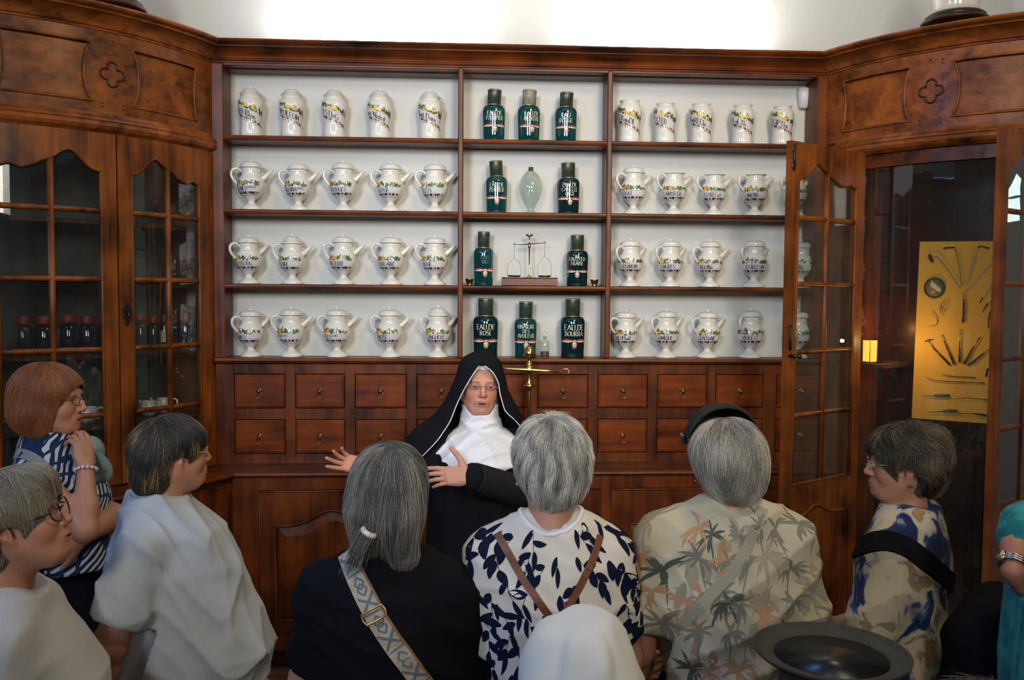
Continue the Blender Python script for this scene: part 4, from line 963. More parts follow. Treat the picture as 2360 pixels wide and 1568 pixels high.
tool('long_catheter','longer thin dark rod with a hooked left end, lower board',[('rod',s_([(518,1118),(560,1136),(640,1152),(955,1166)]),pxr(.8,1.4,1.8,1.8),iron,1),('tip',s_([(950,1166),(985,1167)]),pxr(3,2),iron,1)])
tool('upper_trocar','grey thick-handled trocar, upper one of the two at board foot',[('needle',s_([(485,1268),(590,1268)]),pxr(.8,2),iron,1),('handle',s_([(590,1266),(620,1262),(710,1266)]),pxr(4,6.5,6),lead,1)])
tool('lower_trocar','grey thick-handled trocar, lower one of the two at board foot',[('needle',s_([(525,1396),(655,1390)]),pxr(.8,2),iron,1),('handle',s_([(655,1388),(690,1382),(775,1388)]),pxr(5,7,6),lead,1)])
tool('upper_stylet','thin dark stylet with dark end, right of the upper trocar',[('rod',s_([(750,1290),(850,1284),(980,1296)]),pxr(1,1.4,1.6),iron,1),('end',s_([(980,1297),(1050,1302)]),pxr(3,4),iron,1)])
tool('lower_stylet','thin dark stylet with dark club end, right of the lower trocar',[('rod',s_([(780,1405),(905,1408)]),pxr(1.4,1.6),iron,1),('end',s_([(905,1408),(1020,1424)]),pxr(4,5),iron,1)])
pc=bd(*s_([(592,422)])[0],.02); o=thing('round_badge','round dark-rimmed dish holding a crumpled white form on the board','dish',tuple(pc),None)
T=Matrix((( ax.x,-bn.x*-1,0),(ax.y,-bn.y*-1,0),(0,0,1)))
def disk(prof,n=28): 
    b=MB(); b.lathe(prof,n); b.warp(lambda x,y,z:tuple(pc+ax*x+Vector((0,0,1))*y*1.05+bn*(z-.018))); return b
disk([(0,0),(.046,0),(.047,.006),(.044,.010),(.040,.008),(.0,.004)]).build('rim',iron,o)
disk([(0,.0045),(.038,.0045),(.039,.009),(0,.0095)]).build('glaze',mat('mottled_olive_glaze',(.16,.14,.08,1),.4,noise=(.28,.24,.14,1),bscale=60),o)
b=MB(); rr=random.Random(3)
for k in range(9): b.uvs(tuple(pc+ax*(-.014+.0045*k)+Vector((0,0,1))*(.016-.0035*k+.006*rr.random())+bn*-.006),(.0065,.007,.017-.0008*k),8,6)
b.build('crumpled_form',mat('ivory_relief',(.62,.55,.40,1),.5),o)
# tray with two lit candle glasses on an inner shelf
sweepobj(WRT,cabR,[(-.38,1.445),(-.12,1.445),(-.12,1.463),(-.38,1.463)],'inner_shelf',wood_int,.10,.30,6)
b_=MB(); b_.sweep([(-.035,.11),(-.031,.11),(-.031,2.40),(-.035,2.40)],lin(.19,LW-.17,9)); b_.warp(WRT); b_.build('display_glass',pane_m,cabR)
tp=PZ(2005,835,1.52); tp=(tp[0]+.00,tp[1],1.519)
tp=wing_at(2003,835,1.464,.20,WRT)
o=thing('round_tray','small round tray under the glowing amber glasses in the open cabinet','tray',tp)
b=MB(); b.lathe([(0,0),(.055,0),(.062,.005),(.060,.007),(.054,.003),(0,.003)],28,c=tp); b.build('dish',brass_d,o)
for dx,lab in ((-.022,'glowing amber candle glass, left one on the round tray'),(.016,'glowing amber candle glass, right one on the round tray')):
    cp=(tp[0]+dx,tp[1]-.012,tp[2]+.0035); o=thing('candle_glass',lab,'candle',cp,'amber candle glasses')
    b=MB(); b.lathe([(0,0),(.013,0),(.015,.003),(.016,.10),(.0175,.105),(.015,.104),(.013,.02),(0,.02)],18,c=cp); b.build('amber_glass',amber,o)
    b=MB(); b.lathe([(0,.03),(.004,.034),(.005,.045),(.002,.06),(0,.068)],10,c=cp); b.build('flame',flame,o)
point('candle_light',(tp[0]+.01,tp[1]-.01,tp[2]+.16),1.5,(1,.45,.12),.008)
q=bd(2125,800,.16); point('cabinet_lamp',(q.x-.06,q.y-.02,q.z+.02),2.2,(1,.62,.22),.008)

# ================================================================ people
# signed-distance modelling: smooth unions of ellipsoids, round cones and stacked ovals, meshed with surface nets
def rotm(rx=0,ry=0,rz=0):
    return np.array(Matrix.Rotation(rz,3,'Z')@Matrix.Rotation(ry,3,'Y')@Matrix.Rotation(rx,3,'X'))
def ELL(c,r,rot=None,k=.01): return ('e',np.array(c,float),np.array(r,float),None if rot is None else np.asarray(rot),k)
def CON(a,b,ra,rb,k=.01): return ('c',np.array(a,float),np.array(b,float),ra,rb,k)
def COLM(rows,k=.02,p=2.): return ('s',np.array(rows,float),None,None,p,k)   # rows z,cx,cy,rx,ry ascending z
def CHAIN(pts,rs,k=.01): return [CON(pts[i],pts[i+1],rs[i],rs[i+1],k) for i in range(len(pts)-1)]
def pd(P,pr):
    t=pr[0]
    if t=='e':
        q=P-pr[1]
        if pr[3] is not None: q=q@pr[3]
        r=pr[2]; k0=np.sqrt(((q/r)**2).sum(1)); k1=np.sqrt(((q/(r*r))**2).sum(1))+1e-9
        return k0*(k0-1)/k1
    if t=='c':
        a,b,ra,rb=pr[1:5]; ba=b-a; L2=(ba*ba).sum()+1e-12; q=P-a; u=np.clip((q@ba)/L2,0,1)
        w=q-u[:,None]*ba; return np.sqrt((w*w).sum(1))-(ra+(rb-ra)*u)
    if t=='s':
        R_=pr[1]; p=pr[4]; z=P[:,2]; zz=np.clip(z,R_[0,0],R_[-1,0])
        cx,cy,rx,ry=[np.interp(zz,R_[:,0],R_[:,j]) for j in (1,2,3,4)]
        X=np.abs((P[:,0]-cx)/rx); Y=np.abs((P[:,1]-cy)/ry)
        g=(X**p+Y**p)**(1/p); d=(g-1)*np.minimum(rx,ry); dz=np.maximum(R_[0,0]-z,z-R_[-1,0])
        return np.where(dz>0,np.sqrt(np.maximum(d,0)**2+dz**2),d)
def smin(a,b,k):
    h=np.clip(.5+.5*(b-a)/k,0,1); return b*(1-h)+a*h-k*h*(1-h)
def SD(P,prims,cuts=()):
    d=None
    for pr in prims:
        e=pd(P,pr); d=e if d is None else smin(d,e,pr[-1])
    for pr in cuts:
        e=-pd(P,pr); d=-smin(-d,-e,pr[-1])
    return d
def surfnet(fn,lo,hi,h,newton=1):
    lo=np.array(lo,float);hi=np.array(hi,float); n=np.maximum(3,np.ceil((hi-lo)/h).astype(int)+1)
    ax=[lo[i]+h*np.arange(n[i]) for i in range(3)]
    G=np.stack(np.meshgrid(*ax,indexing='ij'),-1).reshape(-1,3); V=fn(G).reshape(n); I=V<0
    c=[(i,j,k) for i in(0,1) for j in(0,1) for k in(0,1)]
    S=[slice(0,-1),slice(1,None)]
    cnt=sum(I[S[a],S[b],S[e]].astype(np.int8) for a,b,e in c); M_=(cnt>0)&(cnt<8)
    cells=np.argwhere(M_); idx=-np.ones(M_.shape,int); idx[M_]=np.arange(len(cells))
    vals=np.stack([V[cells[:,0]+a,cells[:,1]+b,cells[:,2]+e] for a,b,e in c],1)
    acc=np.zeros((len(cells),3));w=np.zeros(len(cells)); C8=np.array(c,float)
    for p in range(8):
        for q in range(p+1,8):
            if np.abs(C8[p]-C8[q]).sum()!=1: continue
            a,b=vals[:,p],vals[:,q]; m=(a<0)!=(b<0); t=np.where(m,a/(a-b+1e-12),0)
            acc+=np.where(m[:,None],C8[p]+(C8[q]-C8[p])*t[:,None],0); w+=m
    X=lo+h*(cells+acc/np.maximum(w,1)[:,None])
    for _ in range(newton):
        e=h*.3; f0=fn(X); g=np.stack([fn(X+np.eye(3)[i]*e)-f0 for i in range(3)],1)/e
        st=f0/np.maximum((g*g).sum(1),.3); st=np.clip(st,-h*.5,h*.5); X=X-g*st[:,None]
    F_=[]
    for a in range(3):
        b,e=(a+1)%3,(a+2)%3
        s0=[slice(None)]*3; s1=[slice(None)]*3; s0[a]=slice(0,-1); s1[a]=slice(1,None)
        D_=I[tuple(s0)]!=I[tuple(s1)]; E_=np.argwhere(D_)
        E_=E_[(E_[:,b]>0)&(E_[:,e]>0)&(E_[:,b]<n[b]-1)&(E_[:,e]<n[e]-1)]
        if not len(E_): continue
        ins=I[E_[:,0],E_[:,1],E_[:,2]]
        def g(db,de):
            c_=E_.copy(); c_[:,b]-=db; c_[:,e]-=de; return idx[c_[:,0],c_[:,1],c_[:,2]]
        q=np.stack([g(1,1),g(0,1),g(0,0),g(1,0)],1); q[~ins]=q[~ins][:,::-1]
        F_.append(q)
    Fc=np.concatenate(F_); Fc=Fc[(Fc>=0).all(1)]
    return X,Fc
def npmesh(name,parts,mats,parent,cols=None,smooth=True,decimate=None):
    V=np.concatenate([p[0] for p in parts]); off=0; Fs=[]
    for X,Fc in parts: Fs.append(Fc+off); off+=len(X)
    Fc=np.concatenate(Fs); me=bpy.data.meshes.new(name)
    me.vertices.add(len(V)); me.vertices.foreach_set('co',V.astype(np.float32).ravel())
    me.loops.add(Fc.size); me.loops.foreach_set('vertex_index',Fc.astype(np.int32).ravel())
    me.polygons.add(len(Fc)); me.polygons.foreach_set('loop_start',np.arange(0,Fc.size,4,dtype=np.int32)); me.polygons.foreach_set('loop_total',np.full(len(Fc),4,np.int32))
    me.polygons.foreach_set('use_smooth',np.ones(len(Fc),bool)); me.update(calc_edges=True); me.validate()
    for m in (mats if isinstance(mats,(list,tuple)) else [mats]): me.materials.append(m)
    if cols is not None:
        a=me.color_attributes.new('col','FLOAT_COLOR','POINT'); c=np.ones((len(V),4),np.float32); c[:,:3]=cols; a.data.foreach_set('color',c.ravel())
    o=bpy.data.objects.new(name,me); COL.objects.link(o)
    if parent is not None: o.parent=parent
    return o
def wob(seed,dirs,A):
    """folds: sum of sines along given directions"""
    r=np.random.RandomState(seed)
    ks=[(np.array(d,float)*(1+.25*r.randn()),r.rand()*6.28,a*A) for d,a in dirs]
    q=[(r.randn(3)*11,r.rand()*6.28) for _ in range(4)]
    def f(P):
        w=sum(np.sin(P@k+ph) for k,ph in q)*.9
        s=0
        for k,ph,a in ks: s=s+a*(1-np.abs(np.sin((P@k+ph+w)*.5)))**1.5
        return s
    return f
def vcol(name,rough=.5,spec=.4,bump=0,bscale=200,sheen=0):
    m=mat(name,(1,1,1,1),rough,spec=spec,bump=bump,bscale=bscale,sheen=sheen); nt=m.node_tree; a=nt.nodes.new('ShaderNodeVertexColor'); a.layer_name='col'
    nt.links.new(a.outputs['Color'],nt.nodes['Principled BSDF'].inputs['Base Color']); return m
skin_m=vcol('skin',.48,.4,bump=.15,bscale=260)
_b=skin_m.node_tree.nodes['Principled BSDF']; _b.inputs['Subsurface Weight'].default_value=.12; _b.inputs['Subsurface Radius'].default_value=(.9,.35,.2); _b.inputs['Subsurface Scale'].default_value=.01
eyew=mat('eye_white',(.62,.58,.55,1),.15,coat=.5); iris_m=mat('grey_brown_iris',(.05,.04,.035,1),.1,coat=.6)
def cloth(name,c,c2=None,bs=18,bump=.35,rough=.9):
    dk=max(c[:3])<.05; return mat(name,c,rough,spec=.08 if dk else .2,noise=c2,bump=bump,bscale=bs if c2 else 420,sheen=0 if dk else .06)

def head_prims(detail=2,open_mouth=0.,nose=1.,jowl=1.):
    P=[ELL((0,-.014,.030),(.074,.093,.082)),ELL((0,.030,-.030),(.060,.058,.082),k=.03),ELL((0,.050,-.088),(.030,.032,.024),k=.03)]
    for s in (-1,1):
        P+=[CON((s*.054,-.002,-.045),(s*.022,.052,-.092),.020*jowl,.017,.03),ELL((s*.035,.055,-.028),(.024,.024,.026),k=.022)]
    P+=[CON((-.034,.075,.021),(.034,.075,.021),.0095,.0095,.016)]
    P+=CHAIN([(0,.082,.014),(0,.094,-.010),(0,.1035*nose,-.0275)],[.0075,.0088,.0108],.010)
    cuts=[]
    for s in (-1,1):
        P.append(ELL((s*.0105,.0935,-.0325),(.0064,.0095,.0062),k=.006))
        cuts.append(ELL((s*.031,.094,.000),(.017,.014,.011),k=.012))
        if detail>1: cuts.append(ELL((s*.0062,.100,-.0390),(.0030,.006,.003),k=.003))
    P+=[ELL((0,.080,-.062),(.027,.016,.022),k=.014)]
    P+=CHAIN([(-.024,.0815,-.0630),(-.009,.0925,-.0580),(0,.0932,-.0592),(.009,.0925,-.0580),(.024,.0815,-.0630)],[.0018,.0036,.0032,.0036,.0018],.004)
    lo=-.0685-open_mouth
    P+=CHAIN([(-.023,.0812,-.0640-open_mouth*.4),(-.008,.0908,lo),(.008,.0908,lo),(.023,.0812,-.0640-open_mouth*.4)],[.0018,.0044,.0044,.0018],.004)
    cuts.append(ELL((0,.098,-.0635-open_mouth*.45),(.020,.016,.0016+open_mouth*.55),k=.0025))
    P.append(ELL((0,.074,-.090),(.019,.016,.014),k=.012))
    # ears
    for s in (-1,1):
        Rm=rotm(.18,s*.10,-s*.35)
        P.append(ELL((s*.0765,-.008,-.004),(.0075,.018,.031),Rm,.006)); P.append(ELL((s*.072,.000,-.028),(.006,.010,.013),Rm,.008))
        cuts.append(ELL((s*.084,-.004,.001),(.006,.010,.018),Rm,.004))
    return P,cuts
def neck_prims(hx=0,hy=0,rn=.054,base=-.19):
    return [CON((0,-.018,-.06),(-hx,-.045-hy,base),rn,rn+.008,.03),CON((-hx,-.045-hy,base+.02),(-hx-.0,-.02-hy,base-.06),rn+.01,.09,.05)]
def skin_cols(X,base,lip=None,blush=.35,detail=True,hs=1.,C=(0,0,0),Rh=None):
    Q=(X-np.array(C)); 
    if Rh is not None: Q=Q@Rh
    Q=Q/hs
    c=np.tile(np.array(base[:3]),(len(X),1))
    def blob(p,r): return np.exp(-(((Q-np.array(p))/np.array(r))**2).sum(1))
    red=np.array([.62,.16,.11])
    for p,r,a in (((0.036,.07,-.03),(.022,.03,.02),.45),((-.036,.07,-.03),(.022,.03,.02),.45),((0,.108,-.032),(.014,.016,.014),.5),((.08,-.01,-.0),(.014,.03,.035),.45),((-.08,-.01,0),(.014,.03,.035),.45)):
        w=(blob(p,r)*a*blush*2)[:,None]; c=c*(1-w)+red*w
    if lip is not None:
        w=np.clip(np.maximum(blob((0,.092,-.0585),(.020,.014,.0042)),blob((0,.090,lip[0]),(.018,.014,.0052)))*1.8,0,1)[:,None]*.75
        c=c*(1-w)+np.array([.40,.085,.070])*w
        w=np.clip(blob((0,.093,lip[1]),(.017,.014,.0030))*1.3,0,1)[:,None]*.9; c=c*(1-w)+np.array([.035,.008,.008])*w
    for s in (-1,1):
        w=(blob((s*.031,.085,-.010),(.016,.02,.008))*.25)[:,None]; c=c*(1-w)+np.array([.25,.10,.09])*w
    return c
def hand_prims(wr,d,n,side,curl=(.3,.35,.4,.45),spread=.10,thumb=(.7,.7,.1),sc=1.,tb=.25):
    """wr wrist, d direction to the fingers, n palm normal, side +1: thumb on d x n side"""
    wr=np.array(wr,float); d=np.array(d,float); d/=np.linalg.norm(d); n=np.array(n,float); n-=d*(n@d); n/=np.linalg.norm(n)
    s=np.cross(d,n)*side; P=[]; k=.010*sc
    kn=[(.026,.084),(.009,.088),(-.009,.084),(-.025,.076)]
    P.append(ELL(wr+d*.045*sc+n*.002,(.040*sc,.036*sc,.013*sc),np.stack([d,s,n],1),.012))
    for i,(o,l) in enumerate(kn):
        K=wr+(s*o+d*l)*sc; P.append(CON(wr+s*o*.6*sc+d*.012*sc,K,.014*sc,.0115*sc,.012))
        L=[(.040,.024,.020),(.045,.028,.021),(.042,.026,.020),(.033,.020,.018)][i]; a=0; q=K
        dd=d+s*(o/.026)*spread; dd/=np.linalg.norm(dd); r0=(.0092,.0094,.0090,.0080)[i]
        cu=curl[i]
        for j,l_ in enumerate(L):
            a+=cu*(1.,1.1,.7)[j]; v=dd*math.cos(a)+n*math.sin(a); q2=q+v*l_*sc
            P.append(CON(q,q2,r0*(1-.10*j)*sc,r0*(1-.10*(j+1))*sc,.003)); q=q2
    T0=wr+(s*.022+d*.018)*sc; td=d*thumb[0]+s*thumb[1]+n*thumb[2]; td/=np.linalg.norm(td)
    q=T0; P.append(CON(wr+d*.01*sc,T0+td*.03*sc,.016*sc,.0145*sc,.014))
    for j,l_ in enumerate((.044,.032,.026)):
        a=tb*j; v=td*math.cos(a)+d*math.sin(a); v/=np.linalg.norm(v); q2=q+v*l_*sc; P.append(CON(q,q2,(.0135,.0108,.0096)[j]*sc,(.0108,.0096,.0080)[j]*sc,.005)); q=q2
    return P
def bounds(prims,pad=.02):
    lo=np.full(3,9.);hi=np.full(3,-9.)
    for p in prims:
        if p[0]=='e': r=max(p[2]); a=p[1]-r; b=p[1]+r
        elif p[0]=='c': r=max(p[3],p[4]); a=np.minimum(p[1],p[2])-r; b=np.maximum(p[1],p[2])+r
        else: R_=p[1]; a=np.array([(R_[:,1]-R_[:,3]).min(),(R_[:,2]-R_[:,4]).min(),R_[0,0]]); b=np.array([(R_[:,1]+R_[:,3]).max(),(R_[:,2]+R_[:,4]).max(),R_[-1,0]])
        lo=np.minimum(lo,a);hi=np.maximum(hi,b)
    return lo-pad,hi+pad
def xform(prims,c,Rh,s):
    out=[]
    for p in prims:
        if p[0]=='e':
            Rr=Rh if p[3] is None else Rh@p[3]; out.append(('e',np.array(c)+Rh@(p[1]*s),p[2]*s,Rr,p[4]*s))
        else: out.append(('c',np.array(c)+Rh@(p[1]*s),np.array(c)+Rh@(p[2]*s),p[3]*s,p[4]*s,p[5]*s))
    return out
class Person:
    def __init__(s,label,px,py,Dp,head=0.,name='person',skin=(.50,.25,.165)):
        p=PY(px,py,-D+Dp); s.zh=p[2]; s.root=thing(name,label,'person',(p[0],p[1],0)); s.h=head; s.skin=skin
        s.px,s.py,s.Dp=px,py,Dp; s.Rb=rotm(0,0,-head); s.hc=np.array([0,0,s.zh])
        s.root.rotation_euler.z=-head
        s.cloths=[]
    def L(s,px,py,dd=0.):
        """pixel (at person's depth + dd) -> local coordinates"""
        p=np.array(PY(px,py,-D+s.Dp+dd)); q=p-np.array([s.root.location.x,s.root.location.y,0]); return s.Rb.T@q
    def head(s,yaw=0,pitch=0,roll=0,scale=1.,res=.004,detail=1,open_mouth=0.,lips=False,eyes=False,nose=1.,jowl=1.,neck=.052,hy=0.,blush=.35):
        """yaw>0 turns the head to its own left (+x is the person's right seen from behind)"""
        s.Rh=rotm(pitch,roll,-yaw); s.hs=scale
        P,cu=head_prims(detail,open_mouth,nose,jowl); P=xform(P,s.hc,s.Rh,scale); cu=xform(cu,s.hc,s.Rh,scale)
        s.hprims=P
        N=[CON(s.hc+s.Rh@np.array([0,-.016,-.05])*scale,(0,-.045+hy,s.zh-.17),neck,neck+.004,.03),CON((0,-.045+hy,s.zh-.165),(0,-.015+hy,s.zh-.25),neck+.004,.050,.04)]
        s.neck=N
        al=P+N
        lo,hi=bounds(P,.012); lo[2]=s.zh-.27; lo[1]=min(lo[1],-.13)
        fn=lambda Q:SD(Q,al,cu); X,Fc=surfnet(fn,lo,hi,res,2)
        s.skinparts=[(X,Fc)]; s.skincols=[skin_cols(X,s.skin,lip=(-.0675-open_mouth,-.0635-open_mouth*.45) if lips else None,hs=scale,C=s.hc,Rh=s.Rh,blush=blush)]
        if eyes:
            for e in (-1,1):
                b=MB(); c=s.hc+s.Rh@(np.array([e*.031,.0765,.0005])*scale); b.uvs(tuple(c),.0124*scale,20,14); o=b.build('eye',eyew,None); o.parent=s.root
                b=MB(); gz=s.Rh@np.array([.0,1.,.0]); c2=c+gz*.0082*scale; b.uvs(tuple(c2),.0062*scale,16,10); o2=b.build('iris',iris_m,None); o2.parent=o
                # lids
                lp=[]
                for (dz,rr,nm) in ((.0068,.0024,'u'),(-.0060,.0017,'l')):
                    pts=[s.hc+s.Rh@(np.array([e*.031+t*.0155,.0765+.0125*math.cos(t*.75)+ (.0008 if nm=='u' else .0),.0005+dz*math.cos(t*1.45)])*scale) for t in lin(-1,1,9)]
                    lp.append([CON(pts[i],pts[i+1],rr*scale,rr*scale,.003) for i in range(8)])
                for q in lp:
                    l2,h2=bounds(q,.004); X,Fc=surfnet(lambda Q:SD(Q,q),l2,h2,.0012); s.skinparts.append((X,Fc)); s.skincols.append(np.tile(np.array(s.skin)*np.array([.85,.72,.68]),(len(X),1)))
        return s
    def arm(s,side,sh,el,wr,r=(.048,.040,.027),hand=None,res=.006):
        P=[CON(sh,el,r[0],r[1],.02),CON(el,np.array(el)+(np.array(wr)-np.array(el))*.35,r[1],r[1]*1.0,.02),CON(np.array(el)+(np.array(wr)-np.array(el))*.35,wr,r[1],r[2],.02)]
        if hand is not None: P+=hand
        lo,hi=bounds(P,.01); X,Fc=surfnet(lambda Q:SD(Q,P),lo,hi,res,1); s.skinparts.append((X,Fc))
        c=np.tile(np.array(s.skin)*.93,(len(X),1)); s.skincols.append(c); return P
    def body(s):
        return npmesh('body',s.skinparts,skin_m,s.root,np.concatenate(s.skincols))
    def cloth(s,name,prims,cuts,m,res=.007,folds=None,keep=None,lo=None,hi=None,label=None):
        l,h=bounds(prims,.02)
        if lo is not None: l=np.maximum(l,lo)
        if hi is not None: h=np.minimum(h,hi)
        def fn(Q):
            d=SD(Q,prims,cuts)
            if keep is not None:
                e=keep(Q); d=-smin(-d,-e,.004)
            if folds is not None: d=d-folds(Q)
            return d
        X,Fc=surfnet(fn,l,h,res,1); o=npmesh(name,[(X,Fc)],m,s.root)
        if label: o['label']=label
        tri=[tuple(f) for f in Fc]; s.cloths.append(BVHTree.FromPolygons([tuple(v) for v in X],tri)); return o
    def hit(s,org,dr,bv=None):
        best=None
        for b in (bv or s.cloths):
            r=b.ray_cast(Vector(org),Vector(dr))
            if r[0] is not None and (best is None or r[3]<best[3]): best=r
        return best
    def camhit(s,px,py,bv=None):
        """point of the clothing seen at this pixel, in local coordinates"""
        c=s.Rb.T@(CAM-np.array([s.root.location.x,s.root.location.y,0])); d=s.Rb.T@np.array(ray(px,py)); d=d/np.linalg.norm(d)
        return s.hit(c,d,bv)
    def legs(s,m,w=.17,top=None,col=None,shoes=True,skirt=False,name='trousers',ry=.115,cy=0.):
        zt=top if top is not None else s.zh-.62
        if skirt: P=[COLM([(.10,0,cy,w*1.25,ry*1.5),(zt*.5,0,cy,w*1.12,ry*1.25),(zt,0,cy,w*.95,ry)],.03)]
        else:
            P=[COLM([(zt-.22,0,cy,w,ry),(zt-.08,0,cy,w,ry),(zt,0,cy,w*.9,ry*.95)],.04)]
            for e in(-1,1): P+=[CON((e*w*.5,cy,zt-.20),(e*w*.52,cy+.01,zt*.48),.088,.062,.04),CON((e*w*.52,cy+.01,zt*.48),(e*w*.52,cy-.02,.075),.062,.05,.03)]
        lo,hi=bounds(P,.02); lo[2]=.05; X,Fc=surfnet(lambda Q:SD(Q,P),lo,hi,.016,1); npmesh(name,[(X,Fc)],m,s.root)
        for e in(-1,1):
            b=[ELL((e*w*.52,cy+.045,.045),(.042,.125,.045),k=.02),ELL((e*w*.52,cy-.03,.06),(.038,.05,.06),k=.02)]
            X,Fc=surfnet(lambda Q:np.maximum(SD(Q,b),.001-Q[:,2]),(e*w*.52-.06,cy-.11,-.01),(e*w*.52+.06,cy+.19,.15),.009,1); npmesh('shoe',[(X,Fc)],shoe_m,s.root)
    def hair(s,prims,cuts,mcap,mstr,n=6000,crown=(0,-.03,.10),flow=None,length=(.05,.09),res=.006,rad=.00055,seed=1,keep=None,lift=.004,fuzz=.0025,steps=12,part=None,extra=None):
        """prims in head coordinates"""
        P=xform(prims,s.hc,s.Rh,s.hs); cu=xform(cuts,s.hc,s.Rh,s.hs) if cuts else []
        n=int(n*1.45); rng=np.random.RandomState(seed)
        def tolocal(Q): return ((Q-s.hc)@s.Rh)/s.hs
        q4=[(rng.randn(3)*110,rng.rand()*6.28) for _ in range(5)]
        def fn(Q):
            d=SD(Q,P,cu)
            if keep is not None: d=np.maximum(d,keep(tolocal(Q)))
            return d
        lo,hi=bounds(P,.01); X,Fc=surfnet(fn,lo,hi,res,1)
        o=npmesh('hair',[(X,Fc)],mcap,s.root)
        base=lambda Q:SD(Q,P,())
        # root points
        a=X[Fc[:,0]];b=X[Fc[:,1]];c=X[Fc[:,2]]; ar=np.linalg.norm(np.cross(b-a,c-a),axis=1); pick=rng.choice(len(Fc),n,p=ar/ar.sum())
        u=rng.rand(n,1);v=rng.rand(n,1); pos=a[pick]+(b[pick]-a[pick])*u+(c[pick]-a[pick])*v
        ok=base(pos)>-.004; pos=pos[ok]; n=len(pos)
        cr=s.hc+s.Rh@(np.array(crown)*s.hs); ln=rng.uniform(length[0],length[1],n)*s.hs; st=(ln/steps)[:,None]
        clump=sum(np.sin(pos@k+ph) for k,ph in q4)/3.
        pts=[]; off=np.zeros(n)
        target=fuzz*(rng.rand(n)**1.5)*1.4+lift*np.clip(clump*.5+.5,0,1.3)*.6
        def grad(Q):
            e=.003; f0=base(Q); return f0,np.stack([base(Q+np.eye(3)[i]*e)-f0 for i in range(3)],1)/e
        wv=rng.randn(n,3)*.18
        for j in range(steps+1):
            f0,g=grad(pos); g/=np.linalg.norm(g,axis=1)[:,None]+1e-9
            pos=pos-g*(f0-(target*(j/steps)**.7*1.2+.0006))[:,None]*.9
            pts.append(pos.copy())
            r=pos-cr; r/=np.linalg.norm(r,axis=1)[:,None]+1e-9
            dr=r*1.0+wv+np.array([0,0,-.35-.5*j/steps])+np.sin(clump*2.2)[:,None]*np.cross(r,g)*.35
            if flow is not None: dr=dr+ (flow(tolocal(pos),j/steps)@s.Rh.T)
            dr-=g*(dr*g).sum(1)[:,None]*.92; dr/=np.linalg.norm(dr,axis=1)[:,None]+1e-9
            pos=pos+dr*st
        A=np.stack(pts,1)
        if cu:
            dead=np.zeros(n,bool)
            for j in range(1,steps+1):
                dc=np.min(np.stack([pd(A[:,j],c_) for c_ in cu]),0); now=(dc<-.003)&~dead
                A[now|dead,j]=A[now|dead,j-1]; dead|=now
        s.strands(o,A,rad,mstr,clump=np.clip(.5+clump*.42+rng.randn(n)*.10,0,1)); return o
    def strands(s,parent,A,rad,m,name='hair_strands',clump=None):
        n,k=A.shape[:2]; cv=bpy.data.hair_curves.new(name); cv.add_curves([k]*n)
        cv.attributes['position'].data.foreach_set('vector',A.astype(np.float32).ravel())
        ra=cv.attributes.get('radius') or cv.attributes.new('radius','FLOAT','POINT')
        rad=rad*.72; tp=np.tile(np.interp(np.linspace(0,1,k),[0,.15,.6,1],[.8,1,.9,.25])*rad,n); ra.data.foreach_set('value',tp.astype(np.float32))
        at=cv.attributes.new('tone','FLOAT','CURVE'); at.data.foreach_set('value',(np.random.RandomState(3).rand(n) if clump is None else clump).astype(np.float32))
        cv.materials.append(m); o=bpy.data.objects.new(name,cv); COL.objects.link(o); o.parent=parent; return o
def hairmat(name,c1,c2,c3=None,rough=.45,mid=.55):
    m=bpy.data.materials.new(name); m.use_nodes=True; nt=m.node_tree; N=nt.nodes; L=nt.links; b=N['Principled BSDF']
    hi=N.new('ShaderNodeHairInfo'); cr=N.new('ShaderNodeValToRGB'); e=cr.color_ramp.elements; e[0].color=c1; e[1].color=c3 or c2; x=e.new(mid); x.color=c2
    at=N.new('ShaderNodeAttribute'); at.attribute_name='tone'; L.new(at.outputs['Fac'],cr.inputs[0]); L.new(cr.outputs[0],b.inputs['Base Color']); b.inputs['Roughness'].default_value=rough; b.inputs['Specular IOR Level'].default_value=.6
    MATS[name]=m; return m
shoe_m=mat('dark_shoe_leather',(.02,.015,.012,1),.5)
trouser_navy=cloth('navy_trouser_cloth',(.008,.010,.022,1)); trouser_dark=cloth('dark_trouser_cloth',(.02,.02,.022,1)); trouser_beige=cloth('beige_trouser_cloth',(.30,.25,.18,1))
def ribbon(name,pts,w,m,parent,nrm=None,thick=.0022,mats=None):
    if len(pts)<4: print("STRAP MISSED",name,len(pts)); return None
    """strap: list of (point,normal) -> flat band with thickness"""
    b=MB(); n=len(pts); V=[]
    for i,(p,nn) in enumerate(pts):
        t=Vector(pts[min(i+1,n-1)][0])-Vector(pts[max(i-1,0)][0]); t.normalize(); nn=Vector(nn); nn.normalize(); s=t.cross(nn); s.normalize(); p=Vector(p)
        for u,o in ((-1,0),(1,0),(1,1),(-1,1)): V.append(tuple(p+s*u*w/2+nn*(.001+thick*o)))
    Fc=[]
    for i in range(n-1):
        for k in range(4): l=(k+1)%4; Fc.append((4*i+k,4*i+l,4*i+4+l,4*i+4+k))
    Fc+=[(0,1,2,3),tuple(4*(n-1)+k for k in(3,2,1,0))]
    b.add(V,Fc,0,False); o=b.build(name,m,None); o.parent=parent; return o
def smooth_pts(P,k=3):
    for _ in range(k):
        Q=[P[0]]
        for i in range(1,len(P)-1): Q.append(((Vector(P[i-1][0])+2*Vector(P[i][0])+Vector(P[i+1][0]))/4,(Vector(P[i-1][1])+2*Vector(P[i][1])+Vector(P[i+1][1]))/4))
        Q.append(P[-1]); P=Q
    return P
